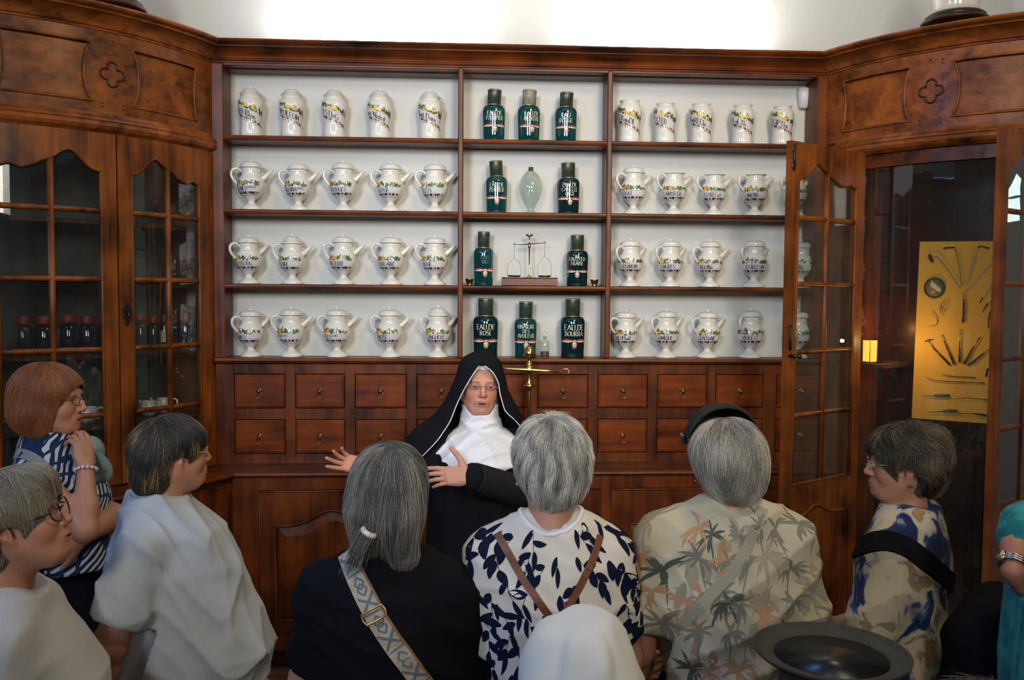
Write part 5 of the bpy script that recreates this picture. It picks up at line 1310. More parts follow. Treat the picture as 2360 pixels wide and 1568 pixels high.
def strap_px(person,pix,n=28,bv=None):
    """walk along pixel polyline on the clothing"""
    seg=[math.dist(pix[i],pix[i+1]) for i in range(len(pix)-1)]; T=sum(seg); out=[]
    for j in range(n+1):
        t=T*j/n; i=0
        while i<len(seg)-1 and t>seg[i]: t-=seg[i]; i+=1
        u=min(1,t/seg[i]); x=pix[i][0]+(pix[i+1][0]-pix[i][0])*u; y=pix[i][1]+(pix[i+1][1]-pix[i][1])*u
        h=person.camhit(x,y,bv)
        if h: out.append((h[0],h[1]))
    return smooth_pts(out,4) if len(out)>3 else []
def detached(o,person):
    o.location=person.root.location; o.rotation_euler=person.root.rotation_euler; return o
def around(person,th,z,bv=None,cy=0.,off=.0012):
    d=Vector((-math.sin(th),math.cos(th),0)); org=Vector((math.sin(th)*.8,-math.cos(th)*.8+cy,z)); h=person.hit(org,d,bv)
    return None if h is None else Vector(h[0])+Vector(h[1])*off
def decal_leaf(b,person,th,z,l,w,ang,m,R0=.17,cy=0.,bend=0.,off=.0012,n=6,bv=None):
    V=[];ok=True
    for i in range(n+1):
        t=i/n; ww=w*math.sin(min(1,max(.02,t*.93+.03))*math.pi)**.75*(1.1-.35*t); a=ang+bend*(t-.5)
        cx=t*l*math.cos(ang+bend*t*.5); cz=t*l*math.sin(ang+bend*t*.5)
        for u in (-1,1):
            x=cx-u*ww*math.sin(a); zz=cz+u*ww*math.cos(a); p=around(person,th+x/R0,z+zz,bv,cy,off)
            if p is None: return
            V.append(p)
    for i in range(1,len(V)):
        if (V[i]-V[i-1]).length>.05: return
    b.add([tuple(v) for v in V],[(2*i,2*i+1,2*i+3,2*i+2) for i in range(n)],m,True)
def glasses(person,m,rim=True,y=.099,w=.021,h=.016,thick=.0011,name='glasses',lens=True,label=None,rimless=False):
    S=person.hs; T=lambda q:tuple(person.hc+person.Rh@(np.array(q)*S))
    e=bpy.data.objects.new(name,None); COL.objects.link(e); e.parent=person.root; e.empty_display_size=.02
    if label: e['label']=label
    b=MB()
    for s in(-1,1):
        oval=[(s*(.031+w*math.cos(a)*(1-.08*math.sin(a))),y-.004*abs(math.cos(a))-(0 if s*math.cos(a)<0 else .006*abs(math.cos(a))),.000+h*math.sin(a)) for a in lin(0,2*math.pi,23)[:-1]]
        if not rimless: b.tube([T(q) for q in oval],thick,6,closed=True)
        b.tube([T((s*(.031+w),y-.010,.005 if not rimless else .003)),T((s*.068,.075,.006)),T((s*.076,.02,.006)),T((s*.080,-.008,.008)),T((s*.079,-.022,-.010))],thick*1.1,6)
        if rimless: b.tube([T((s*(.031+w),y-.010,.003)),T((s*(.031+w*.75),y-.004,.003))],thick*1.6,6)
        l=MB(); l.add([T(q) for q in oval],[tuple(range(len(oval)))]); o=l.build('lens',lens_glass,None); o.parent=e
    b.tube([T((-.011,y-.001,.004)),T((0,y+.002,.007)),T((.011,y-.001,.004))],thick*1.2,6)
    o=b.build('frame',m,None); o.parent=e; return e

# ---------------------------------------------------------------- 1. the sister behind the worktop
habit=cloth('black_wool_habit',(.010,.010,.013,1),bump=.3); habit2=cloth('charcoal_wool_sleeve',(.020,.020,.024,1),bump=.4)
linen=cloth('white_linen_wimple',(.80,.81,.85,1),bump=.15); pipe=cloth('white_piping',(.75,.77,.82,1))
N=Person('woman in black habit and white wimple speaking with open hands, behind the visitors',1107,887,3.55,head=math.pi,skin=(.60,.30,.21))
N.head(yaw=-.10,pitch=-.02,roll=-.05,res=.0022,detail=2,open_mouth=.0045,lips=True,eyes=True,nose=1.02,jowl=1.4,neck=.056,blush=.8)
zh=N.zh-.017
def nl(px,py,dd=0): return N.L(px,py,dd)
# arms: her right hand (left in view) held out open, her left hand in front of the chest
shR=np.array([.175,-.02,zh-.235]); wrR=nl(848,1080,-.10); elR=nl(935,1110,.06)
shL=np.array([-.175,-.02,zh-.235]); wrL=nl(1084,1100,-.30); elL=nl(1212,1140,-.08)
def loc_dir(x,y,z): return N.Rb.T@np.array([x,y,z])
hR=hand_prims(wrR,loc_dir(-.80,-.25,.28),loc_dir(-.10,-.80,.55),-1,curl=(.10,.18,.30,.38),spread=.20,thumb=(.35,1.0,.0),tb=.10,sc=.98)
hL=hand_prims(wrL,loc_dir(-.97,-.15,.08),loc_dir(.02,.80,-.45),-1,curl=(.22,.28,.32,.36),spread=.12,thumb=(.45,.95,-.1),tb=.22,sc=1.0)
N.arm(1,elR,elR+(wrR-elR)*.4,wrR,r=(.036,.034,.028),hand=hR,res=.0032); N.arm(-1,elL,elL+(wrL-elL)*.4,wrL,r=(.036,.034,.028),hand=hL,res=.0032)
N.skincols[-1][:]=np.array(N.skin); N.skincols[-2][:]=np.array(N.skin)*np.array([1.05,.95,.95])
N.body()
tor=[COLM([(.05,0,.0,.30,.26),(.5,0,.0,.27,.23),(zh-.62,0,.005,.215,.185),(zh-.50,0,.01,.20,.175),(zh-.38,0,.015,.205,.165),(zh-.28,0,.005,.195,.135),(zh-.215,0,-.01,.165,.10),(zh-.185,0,-.02,.11,.075)],.04)]
slv=[CON(shR,elR,.085,.090,.05),CON(elR,wrR+(elR-wrR)*.10,.078,.066,.03),CON(shL,elL,.080,.060,.05),CON(elL,wrL+(elL-wrL)*.06,.056,.050,.03)]
N.cloth('habit',tor+slv,[],habit,res=.009,folds=wob(3,[((45,18,4),.008)],1.))
for nm,e,w in (('right',elR,wrR),('left',elL,wrL)):
    q=w+(e-w)*.05
    rr_=.070 if nm=='right' else .060; P=[CON(e,q,rr_*1.12,rr_*.96,.02)]; lo,hi=bounds(P,.02); ax_=(w-e)/np.linalg.norm(w-e)
    fn=lambda Q,P=P,q=q,ax_=ax_: np.maximum(np.maximum(SD(Q,P),(Q-q)@ax_-.001),-(SD(Q,[CON(e,q+ax_*.05,rr_-.014,rr_-.014)])) )
    X,Fc=surfnet(fn,lo,hi,.006,1); npmesh('sleeve_cuff',[(X,Fc)],habit2,N.root); N.cloths.append(BVHTree.FromPolygons([tuple(v) for v in X],[tuple(f) for f in Fc]))
# guimpe: soft white bib over chest and throat
cb=np.array([0,.06,zh-.115])
def gk(Q):
    dx=(Q[:,0]+.000)/1.0; dz=(Q[:,2]-(zh-.105))/1.02
    return np.sqrt((dx*.95)**2+dz**2)-.208
gp=[COLM([(zh-.45,0,.020,.219,.180),(zh-.38,0,.023,.218,.179),(zh-.28,0,.014,.208,.156),(zh-.215,0,-.005,.172,.118),(zh-.180,0,-.012,.120,.100),(zh-.155,0,-.015,.084,.084),(zh-.11,0,-.010,.074,.080),(zh-.06,0,-.010,.074,.078)],.03),ELL((0,.055,zh-.30),(.13,.125,.12),k=.06)]
dg=lambda Q: (.0075*(.5+.5*np.sin(((Q[:,2]-zh)+2.6*Q[:,0]**2+.35*Q[:,0])*120+2*np.sin(Q[:,0]*9)))**2+.008*(.5+.5*np.sin(Q[:,0]*52-(Q[:,2]-zh)*34+2.*np.sin(Q[:,2]*17)))**3)*np.clip((zh-.075-Q[:,2])*18,0,1)+.0028*(1-np.abs(np.sin((Q[:,2]-zh)*95+np.abs(Q[:,0])*42)))**1.3*np.clip((Q[:,2]-(zh-.22))*22,0,1)
N.cloth('wimple_bib',gp,[CON((0,.05,zh-.02),(0,.05,zh-.05),.062,.055,.01)],linen,res=.0045,folds=dg,keep=gk)
# forehead band and cap
cb_=xform([ELL((0,-.014,.033),(.0785,.097,.086)),ELL((0,-.03,-.02),(.078,.085,.09),k=.03)],N.hc,N.Rh,1.)
kp=lambda Q:(lambda q: np.maximum(.078-q[:,2],-9) if False else .066-q[:,2])((Q-N.hc)@N.Rh)
N.cloth('white_cap',cb_,[],linen,res=.005,keep=kp)
# veil
VL=[(.0,.104),(.040,.086),(-.0,0)]
lefts=[(.112,-.004),(.095,.010),(.060,.034),(.002,.067),(-.045,.089),(-.12,.118),(-.184,.160),(-.236,.206),(-.272,.240),(-.33,.27)]
rights=[(.112,-.004),(.098,.016),(.081,.043),(.034,.067),(-.009,.072),(-.08,.093),(-.114,.133),(-.153,.162),(-.20,.180),(-.33,.20)]
lz=np.array([a for a,_ in lefts])[::-1]; lxx=np.array([b for _,b in lefts])[::-1]
rz=np.array([a for a,_ in rights])[::-1]; rxx=np.array([b for _,b in rights])[::-1]
vc=[COLM([(zh-.42,.03,-.07,.26,.125),(zh-.33,.035,-.06,.265,.130),(zh-.26,.035,-.045,.245,.140),(zh-.19,.03,-.025,.230,.140),(zh-.12,.012,-.010,.182,.130),(zh-.05,.004,.004,.140,.120),(zh+.0,0.004,.006,.116,.120),(zh+.05,0,.004,.100,.120),(zh+.09,0,.0,.090,.116),(zh+.115,0,-.004,.078,.102),(zh+.135,0,-.010,.056,.076),(zh+.151,0,-.015,.018,.03)],.02)]
vc.append(CON(shR+np.array([0,0,-.0]),elR+np.array([-.01,.0,.02]),.10,.10,.05))
vin=[COLM([(zh-.46,.0,-.06,.235,.11),(zh-.20,.01,-.02,.18,.12),(zh-.05,0,.0,.118,.105),(zh+.03,0,0.004,.090,.110),(zh+.09,0,0.,.078,.102),(zh+.125,0,-.006,.052,.07)],.02)]
def vkeep(Q):
    z=Q[:,2]-zh; x=Q[:,0]    # facing camera: image left = local +x
    a=np.interp(z,lz,lxx); b=-np.interp(z,rz,rxx)
    front=np.minimum(np.minimum(a-x,x-b),Q[:,1]+.02-np.clip(-z-.10,0,.3)*.0)   # >0 inside the opening
    return front*1.0
def vfn_keep(Q): 
    o=vkeep(Q); return np.maximum(o,(zh-.40+.25*np.clip(Q[:,0],0,.4))-Q[:,2])
def vfold(Q): return .005*(1-np.abs(np.sin(np.arctan2(Q[:,0],Q[:,1]+.0)*6+Q[:,2]*5)))**1.5*np.clip((zh-.0-Q[:,2])*6,0,1)
N.cloth('veil',vc,vin,habit,res=.0065,folds=vfold,keep=vfn_keep)
bvv=[N.cloths[-1]]
for nm,L_,sg in (('a',lefts,1),('b',rights,-1)):
    pts=[]
    for z in lin(.100,-.262,44) if sg>0 else lin(.100,-.150,32):
        x=sg*np.interp(z,(lz if sg>0 else rz),(lxx if sg>0 else rxx))
        h=None
        for o_ in (.004,.009,.015,.022):
            h=N.hit((x+sg*o_,.6,zh+z),(0,-1,0),bvv)
            if h and h[0].y>-.03: break
        if h: pts.append((x+sg*.002,h[0].y+.003,zh+z))
    P2=[(Vector(p),Vector((0,1,0))) for p in pts]; P2=smooth_pts(P2,3)
    b=MB(); b.tube([p for p,_ in P2],.0022,6); o=b.build('veil_piping',pipe,None); o.parent=N.root
glasses(N,mat('silver_wire',(.7,.7,.68,1),.2,metal=1),y=.103,w=.023,h=.017,thick=.0009,rimless=True,name='glasses')
# eyebrows
for e in(-1,1):
    b=MB(); b.tube([tuple(N.hc+N.Rh@np.array([e*x,.090-.35*abs(x-.02),.018+.10*x-2.2*(x-.028)**2*1.])) for x in lin(.012,.046,8)],ramp([.0012,.0018,.0016,.0007],8),6); o=b.build('eyebrow',mat('fair_eyebrow_hair',(.26,.14,.08,1),.8) if 'fair_eyebrow_hair' not in MATS else MATS['fair_eyebrow_hair'],None); o.parent=N.root
SKINV=(.44,.21,.135)
# generic visitor torso, relative to head height
def torso(zh,rows,k=.04,p=2.3): return [COLM(sorted([(zh+a,b,c,d,e) for a,b,c,d,e in rows]),k,p)]
def sleeves(zh,shx,shz,els,r0=.060,r1=.066,t=.62,cy=-.01,k=.05):
    P=[];
    for s,el in ((1,els[0]),(-1,els[1])):
        sh=np.array([s*shx,cy,zh+shz]); el=np.array(el)
        P.append(CON((s*.05,cy-.01,zh+shz+.055),sh,.050,r0*.9,.05)); P.append(CON(sh,sh+(el-sh)*t,r0,r1,k))
    return P
def sleeve_end(els,zh,shx,shz,t=.66,cy=-.01):
    C=[]
    for s,el in ((1,els[0]),(-1,els[1])):
        sh=np.array([s*shx,cy,zh+shz]); el=np.array(el); d=(el-sh)/np.linalg.norm(el-sh); C.append((sh,d,t*np.linalg.norm(el-sh)))
    def keep(Q):
        r=np.full(len(Q),-1.)
        for sh,d,l in C:
            w=Q-sh; u=w@d; rad=np.linalg.norm(w-u[:,None]*d,axis=1); r=np.maximum(r,np.where(rad<.10,np.where(np.sign(sh[0])*(Q[:,0])>abs(sh[0])*.80,u-l,-1),-1))
        return r
    return keep

# ---------------------------------------------------------------- 2. woman in black t-shirt with ponytail
A=Person('woman seen from behind, long grey hair in a low ponytail, black t-shirt, patterned strap',903,1128,2.0,head=.05,skin=SKINV); zh=A.zh
A.head(yaw=.22,res=.006,scale=.88,hy=.022,neck=.048)
elA=[np.array([.190,.02,zh-.47]),np.array([-.200,.03,zh-.46])]
A.arm(1,(.17,-.0,zh-.25),elA[0],(.19,.20,zh-.60),hand=hand_prims((.19,.20,zh-.60),(-.3,.9,-.3),(-1,-.2,0),1),res=.007)
A.arm(-1,(-.17,-.0,zh-.25),elA[1],(-.17,.21,zh-.60),hand=hand_prims((-.17,.21,zh-.60),(.3,.9,-.3),(1,-.2,0),-1),res=.007); A.body()
blk=cloth('black_jersey',(.0075,.0078,.011,1))
tA=torso(zh,[(-.75,0,0,.180,.14),(-.62,0,0,.172,.135),(-.50,0,.0,.164,.125),(-.38,0,0,.166,.12),(-.28,0,-.01,.166,.115),(-.22,0,-.015,.155,.10),(-.18,0,-.02,.12,.08),(-.145,0,-.025,.07,.062)])
A.cloth('t_shirt',tA+sleeves(zh,.150,-.225,elA,.052,.054,.72),[],blk,res=.008,folds=wob(5,[((20,10,60),.006),((50,10,30),.004)],1.),keep=lambda Q:np.maximum(zh-.70-Q[:,2],sleeve_end(elA,zh,.150,-.225,.80)(Q)))
A.legs(trouser_dark,.17,top=zh-.66)
grey_cap=mat('grey_hair_mass',(.060,.058,.055,1),.7); grey_long=hairmat('long_grey_hair',(.018,.018,.022,1),(.10,.10,.10,1),(.36,.33,.27,1))
HP=[ELL((0,-.020,.033),(.090,.110,.092)),ELL((0,-.045,-.040),(.088,.080,.090),k=.05),CON((.03,-.075,-.08),(.055,-.070,-.150),.055,.034,.05),CON((-.02,-.085,-.06),(-.035,-.100,-.120),.055,.024,.05)]
def flA(q,t): return np.stack([np.where(q[:,0]<.01,-.10*(q[:,0]+.03)*20*np.clip(-q[:,2]*10,0,1),.0),np.zeros(len(q)),-1.1*np.ones(len(q))],1)
A.hair(HP,[ELL((0,.075,-.06),(.068,.075,.115))],grey_cap,grey_long,n=9000,crown=(0.01,-.045,.125),flow=flA,length=(.10,.19),steps=18,rad=.00060,seed=2,lift=.006,fuzz=.003)
# ponytail tuft and tie
def tuft(person,org,dirs,n,length,spread,rad,m,parentname='ponytail',seed=1,curve=(0,0,-.5),mcap=None,r0=.012):
    rng=np.random.RandomState(seed); org=np.array(org); d=np.array(dirs,float); d/=np.linalg.norm(d)
    b=MB(); b.tube([tuple(org+d*length*t+np.array(curve)*length*t*t*.5) for t in lin(0,.85,7)],ramp([r0,r0*1.5,r0*1.3,r0*.3],7),10); o=b.build(parentname,mcap,None); o.parent=person.root
    k=12; base=rng.randn(n,3)*r0*.8; sp=rng.randn(n,3)*spread; L_=rng.uniform(.6,1.1,n)*length
    A_=np.stack([org+base+(d+sp*(j/(k-1)))*L_[:,None]*(j/(k-1))+np.array(curve)*(length*(j/(k-1))**2*.5) for j in range(k)],1)
    person.strands(o,A_,rad,m); return o
q=A.L(850,1228,-.13); 
tuft(A,q,(-.55,-.15,-.9),260,.075,.07,.0006,grey_long,mcap=grey_cap,seed=4,r0=.012)
b=MB(); ring=[tuple(q+np.array([.0,0,0])+.0135*(np.array([.86,0,-.5])*math.cos(a)+np.array([0,1,0])*math.sin(a))) for a in lin(0,6.283,15)[:-1]]
b.tube(ring,.0062,8,closed=True); o=b.build('hair_tie',mat('cream_hair_tie',(.72,.68,.55,1),.6),None); o.parent=A.root
# crossbody bag with wide woven strap
bag=thing('crossbody_bag','wide cream and blue-grey woven strap with gold buckle across the black t-shirt','bag',tuple(A.root.location)); bag.rotation_euler=A.root.rotation_euler
strap_m=cloth('woven_strap_cream',(.46,.36,.25,1),(.55,.46,.36,1),bs=60); strap_b=cloth('woven_strap_blue_grey',(.14,.19,.20,1)); tan=mat('tan_leather',(.33,.15,.06,1),.5)
sp=strap_px(A,[(797,1262),(812,1310),(838,1365),(868,1425),(905,1482),(945,1535),(985,1590),(1010,1640)],40)
ribbon('strap',sp,.046,strap_m,bag)
def strap_pt(t,u,off=.0036):
    i=max(0,min(len(sp)-2,int(t*(len(sp)-1)))); f=t*(len(sp)-1)-i; p=Vector(sp[i][0]).lerp(Vector(sp[i+1][0]),f); n=Vector(sp[i][1]).normalized(); tg=(Vector(sp[i+1][0])-Vector(sp[i][0])).normalized(); s=tg.cross(n).normalized()
    return p+s*u+n*off,n
pb_=MB(); Ls=sum((Vector(sp[i+1][0])-Vector(sp[i][0])).length for i in range(len(sp)-1))
def pline(pts,w,m=0):
    P=[]
    for i in range(len(pts)-1):
        k=max(2,int(math.dist(pts[i],pts[i+1])*60));
        for j in range(k): P.append((pts[i][0]+(pts[i+1][0]-pts[i][0])*j/k,pts[i][1]+(pts[i+1][1]-pts[i][1])*j/k))
    P.append(pts[-1])
    for i in range(len(P)-1):
        dx=(P[i+1][0]-P[i][0])*Ls; dy=P[i+1][1]-P[i][1]; l=math.hypot(dx,dy) or 1; nx,ny=-dy/l*w/2,dx/l*w/2
        V=[]
        for (a,c,sg) in ((P[i][0],P[i][1],1),(P[i+1][0],P[i+1][1],1),(P[i+1][0],P[i+1][1],-1),(P[i][0],P[i][1],-1)):
            V.append(tuple(strap_pt(min(.999,max(0,a+sg*nx/Ls)),max(-.0225,min(.0225,c+sg*ny)))[0]))
        pb_.add(V,[(0,1,2,3)],m)
un=.046/Ls
for k in range(9):
    t0=.02+k*.115
    if k%2==0: pline([(t0,-.022),(t0+un*.9,.022)],.0065); pline([(t0,.022),(t0+un*.9,-.022)],.0065); pline([(t0+un*1.0,-.022),(t0+un*1.0,.022)],.004)
    else:
        c=t0+un*.45
        for (a,r) in ((0,1),(un*.35,1)):
            z=c+a; pline([(z-un*.32,0),(z,.011),(z+un*.32,0),(z,-.011),(z-un*.32,0)],.0045)
pb_.build('woven_pattern',strap_b,None).parent=bag
b=MB()
for u in (-.021,): b.tube([tuple(strap_pt(t,u*.35 if t<.1 else u,.005)[0]) for t in lin(.0,.99,34)],.0022,6)
b.build('leather_cord',tan,None).parent=bag
b=MB(); tb=.37
c4=[tuple(strap_pt(tb+a*un,u,.008)[0]) for a,u in ((-.26,-.024),(-.30,0),(-.26,.024),(0,.027),(.26,.024),(.30,0),(.26,-.024),(0,-.027))]; b.tube(c4,.0026,8,closed=True); b.build('gold_buckle',gold,None).parent=bag
b=MB(); b.box(-.13,.13,-.05,.05,-.11,.11,.02); b.warp(lambda x,y,z:(x+.30,y+.02,z+zh-.86)); b.build('bag_body',tan,None).parent=bag

# ---------------------------------------------------------------- 3. woman in navy leaf print blouse
B=Person('woman seen from behind, short silver hair, white blouse printed with navy leaves',1268,1070,2.0,head=0.,skin=SKINV); zh=B.zh
B.head(yaw=-.12,roll=-.02,res=.005,detail=1,scale=.865,hy=.022,neck=.050)
elB=[np.array([.180,.02,zh-.46]),np.array([-.180,.03,zh-.46])]
B.arm(1,(.16,-.0,zh-.25),elB[0],(.16,.22,zh-.52),hand=hand_prims((.16,.22,zh-.52),(-.6,.7,.1),(-.6,-.6,0),1),res=.007)
B.arm(-1,(-.16,-.0,zh-.25),elB[1],(-.16,.22,zh-.52),hand=hand_prims((-.16,.22,zh-.52),(.6,.7,.1),(.6,-.6,0),-1),res=.007); B.body()
wht=cloth('white_blouse_cotton',(.66,.62,.54,1),(.70,.67,.60,1),bs=8)
tB=torso(zh,[(-.80,0,0,.185,.145),(-.68,0,0,.175,.135),(-.52,0,.0,.150,.112),(-.40,0,0,.152,.112),(-.30,0,-.01,.156,.112),(-.23,0,-.015,.148,.10),(-.18,0,-.02,.12,.08),(-.140,0,-.028,.072,.064)])
B.cloth('blouse',tB+sleeves(zh,.130,-.205,elB,.052,.056,.66),[],wht,res=.0065,folds=wob(8,[((14,8,60),.005),((45,10,35),.004)],1.),keep=lambda Q:np.maximum(zh-.76-Q[:,2],sleeve_end(elB,zh,.130,-.205,.78)(Q)))
B.legs(cloth('white_navy_trouser',(.10,.10,.13,1)),.165,top=zh-.70)
b=MB(); rp=[B.hit((.069*math.sin(a),-.026-.066*math.cos(a),zh-.05),(0,0,-1),B.cloths) for a in lin(0,6.283,37)[:-1]]; b.tube([tuple(p[0]) for p in rp if p is not None],.0062,8,closed=True); o=b.build('collar_band',cloth('white_collar_band',(.78,.78,.80,1)),None); o.parent=B.root
navy=cloth('navy_leaf_print',(.008,.012,.035,1)); rg=random.Random(5); lb=MB()
def vine(b,person,rg,th,z,ang,n,R0=.17,l=(.036,.056),w=.0098,stem=True,bv=None,m=0):
    for k in range(n):
        th2=th+.022*math.cos(ang)*k/R0; z2=z+.022*math.sin(ang)*k; sd=1 if k%2 else -1
        a=ang+sd*rg.uniform(.5,1.0) if k<n-1 else ang
        ll=rg.uniform(*l)*(1 if k%3 else .8); decal_leaf(b,person,th2,z2,ll,w*rg.uniform(.75,1.15),a,m,R0,bend=rg.uniform(-.6,.6),bv=bv)
        if stem: decal_leaf(b,person,th2,z2,.024,.0009,ang,m,R0,bv=bv,n=3)
cells=[(i,j) for i in range(-12,13) for j in range(11)]
for i,j in cells:
    th=i*.265+rg.uniform(-.09,.09)+(j%2)*.13; z=zh-.130-j*.060+rg.uniform(-.02,.02)
    if abs(th)<.34 and z>zh-.155: continue
    vine(lb,B,rg,th,z,rg.uniform(-2.4,-.7),rg.choice([2,3,3,4]),bv=B.cloths)
lb.build('leaf_print',navy,None,fixn=False).parent=B.root
# silver hair
sil_cap=mat('silver_hair_mass',(.22,.21,.19,1),.7); silver=hairmat('silver_hair',(.09,.085,.085,1),(.42,.40,.37,1),(.72,.69,.60,1))
HB=[ELL((0,-.018,.028),(.095,.112,.090)),ELL((0,-.055,-.025),(.074,.068,.062),k=.05),ELL((0,-.072,-.058),(.046,.034,.036),k=.04),ELL((.0,-.02,.085),(.05,.06,.035),k=.05)]
B.hair(HB,[ELL((0,.070,-.06),(.066,.070,.105)),ELL((.078,.0,-.035),(.02,.03,.05)),ELL((-.078,.0,-.035),(.02,.03,.05))],sil_cap,silver,n=9500,crown=(0,-.03,.13),length=(.035,.065),steps=12,rad=.0006,seed=3,lift=.010,fuzz=.004,flow=lambda q,t:np.stack([np.sin(q[:,2]*60+q[:,0]*35)*.5,0*q[:,0],-.5+0*q[:,0]],1))
for e in (-1,): b=MB(); b.uvs(tuple(B.hc+B.Rh@np.array([e*.078,-.008,-.040])),.004,10,8); b.build('earring',gold,None).parent=B.root
bp_=thing('leather_backpack_straps','pair of thin brown leather straps crossing the leaf print blouse','bag',tuple(B.root.location)); bp_.rotation_euler=B.root.rotation_euler
brl=mat('brown_strap_leather',(.17,.055,.022,1),.45,bump=.2,bscale=300)
ribbon('strap',strap_px(B,[(1147,1232),(1175,1280),(1205,1335),(1240,1385),(1275,1432)],24),.0165,brl,bp_)
ribbon('strap',strap_px(B,[(1383,1235),(1368,1285),(1340,1345),(1312,1395),(1290,1432)],24),.0165,brl,bp_)
h=B.camhit(1282,1480); b=MB(); c=Vector(h[0]); b.box(c.x-.06,c.x+.06,c.y-.075,c.y-.004,c.z-.16,c.z+.025,.025); b.build('pouch',brl,None).parent=bp_

# ---------------------------------------------------------------- 4. woman in palm print t-shirt
P4=Person('woman seen from behind, short grey bob, cream t-shirt printed with faded palm trees',1673,1062,2.05,head=.02,skin=SKINV); zh=P4.zh
P4.head(yaw=-.10,roll=-.10,pitch=-.05,res=.005,scale=.86,hy=.022,neck=.050)
elP=[np.array([.212,.02,zh-.455]),np.array([-.200,.02,zh-.455])]
P4.arm(1,(.175,-.0,zh-.25),elP[0],(.17,.20,zh-.60),hand=hand_prims((.17,.20,zh-.60),(-.5,.8,.1),(-.6,-.6,0),1),res=.007)
P4.arm(-1,(-.175,-.0,zh-.25),elP[1],(-.18,.18,zh-.62),hand=hand_prims((-.18,.18,zh-.62),(.5,.8,.1),(.6,-.6,0),-1),res=.007); P4.body()
crm=cloth('cream_jersey',(.44,.39,.27,1),(.54,.50,.38,1),bs=7)
tP=torso(zh,[(-.80,0,0,.165,.145),(-.68,0,0,.160,.135),(-.55,0,.0,.158,.12),(-.40,0,0,.162,.118),(-.28,0,-.01,.168,.112),(-.21,0,-.015,.158,.10),(-.16,0,-.02,.13,.08),(-.115,0.01,-.028,.075,.064)])
P4.cloth('t_shirt',tP+sleeves(zh,.142,-.185,elP,.058,.066,.66),[],crm,res=.0065,folds=wob(18,[((-30,8,55),.007),((40,10,40),.004)],1.),keep=lambda Q:np.maximum(zh-.535-Q[:,2],sleeve_end(elP,zh,.142,-.185,.74)(Q)))
P4.legs(trouser_dark,.165,top=zh-.52)
pm_g=cloth('faded_grey_palm_print',(.20,.20,.165,1)); pm_o=cloth('faded_orange_palm_print',(.43,.25,.14,1)); pm_t=cloth('dark_teal_palm_print',(.085,.10,.082,1)); pm_l=cloth('faded_olive_wash_print',(.33,.30,.21,1))
pb2=MB(); rg=random.Random(9)
def palm(th,z,R_,m,trunk=.07,n=11):
    for k in range(n):
        a=rg.uniform(-.5,3.64) if k>2 else rg.uniform(3.4,6.0); decal_leaf(pb2,P4,th,z,R_*rg.uniform(.6,1.05),R_*.085,a,m,.17,bend=(-1 if math.cos(a)>0 else 1)*rg.uniform(.5,1.3),off=.0010+.00004*k,bv=P4.cloths,n=7)
    decal_leaf(pb2,P4,th,z,trunk,.0022,-math.pi/2+rg.uniform(-.25,.25),m,.17,bend=rg.uniform(-.4,.4),off=.0010,bv=P4.cloths,n=7)
for i in range(-7,8):
    for j in range(6):
        th=i*.42+rg.uniform(-.12,.12)+(j%2)*.2; z=zh-.135-j*.082+rg.uniform(-.02,.02); palm(th,z,rg.uniform(.042,.062),rg.choice([0,0,0,3,3,2]) if rg.random()<.8 else 1,rg.uniform(.05,.09))
palm(-.38,zh-.20,.055,1,.11); palm(.42,zh-.33,.055,1,.10); palm(.05,zh-.155,.06,0,.10); palm(.9,zh-.37,.05,2,.06); palm(-.2,zh-.30,.065,2,.05)
for q_ in range(26): decal_leaf(pb2,P4,rg.uniform(-1.6,1.6),zh-rg.uniform(.2,.5),rg.uniform(.04,.07),rg.uniform(.010,.018),rg.uniform(-1.9,-1.0),rg.choice([3,1,3,3]),.17,off=.0006,bv=P4.cloths)
pb2.build('palm_print',[pm_g,pm_o,pm_t,pm_l],None,fixn=False).parent=P4.root
bob_cap=mat('grey_bob_mass',(.14,.135,.12,1),.7); bobm=hairmat('grey_blond_hair',(.045,.042,.040,1),(.27,.25,.22,1),(.60,.55,.43,1))
HPm=[ELL((0,-.020,.028),(.096,.112,.090)),ELL((0.0,-.050,-.030),(.076,.070,.064),k=.05),ELL((0.01,-.070,-.062),(.048,.038,.036),k=.04)]
P4.hair(HPm,[ELL((0,.075,-.06),(.068,.075,.105)),ELL((-.08,.01,-.045),(.022,.045,.055)),ELL((.08,.015,-.05),(.02,.04,.05))],bob_cap,bobm,n=9500,crown=(0,.0,.13),length=(.06,.11),steps=14,rad=.0006,seed=6,lift=.006,fuzz=.003)
for e in (-1,): b=MB(); b.uvs(tuple(P4.hc+P4.Rh@np.array([e*.079,-.002,-.038])),.003,10,8); b.build('earring',steel,None).parent=P4.root
olv=cloth('olive_cap_cloth',(.030,.032,.024,1)); cap=thing('olive_cap','dark olive cloth cap worn forward on the grey bob','cap',tuple(P4.root.location)); cap.rotation_euler=P4.root.rotation_euler
cpP=xform([ELL((0,.010,.040),(.090,.106,.096))],P4.hc,P4.Rh,1.); cpI=xform([ELL((0,.010,.036),(.0885,.105,.090))],P4.hc,P4.Rh,1.)
def ck(Q):
    q=(Q-P4.hc)@P4.Rh; return np.maximum(-(q[:,1]+.012-(.10-q[:,2])*.25),.048-q[:,2])
lo,hi=bounds(cpP,.02); X,Fc=surfnet(lambda Q:np.maximum(np.maximum(SD(Q,cpP),-SD(Q,cpI)),ck(Q)),lo,hi,.003,1); npmesh('crown',[(X,Fc)],olv,cap)
b=MB(); V=[];n=15
for i,a in enumerate(lin(.15,math.pi-.15,n)):
    for r_ in (1.,1.55): V.append(tuple(P4.hc+P4.Rh@np.array([.080*math.cos(a)*(1+.1*(r_-1)),.010+.108*math.sin(a)*r_,.052-.012*(r_-1)])))
for v in list(V): V.append((v[0],v[1],v[2]-.003))
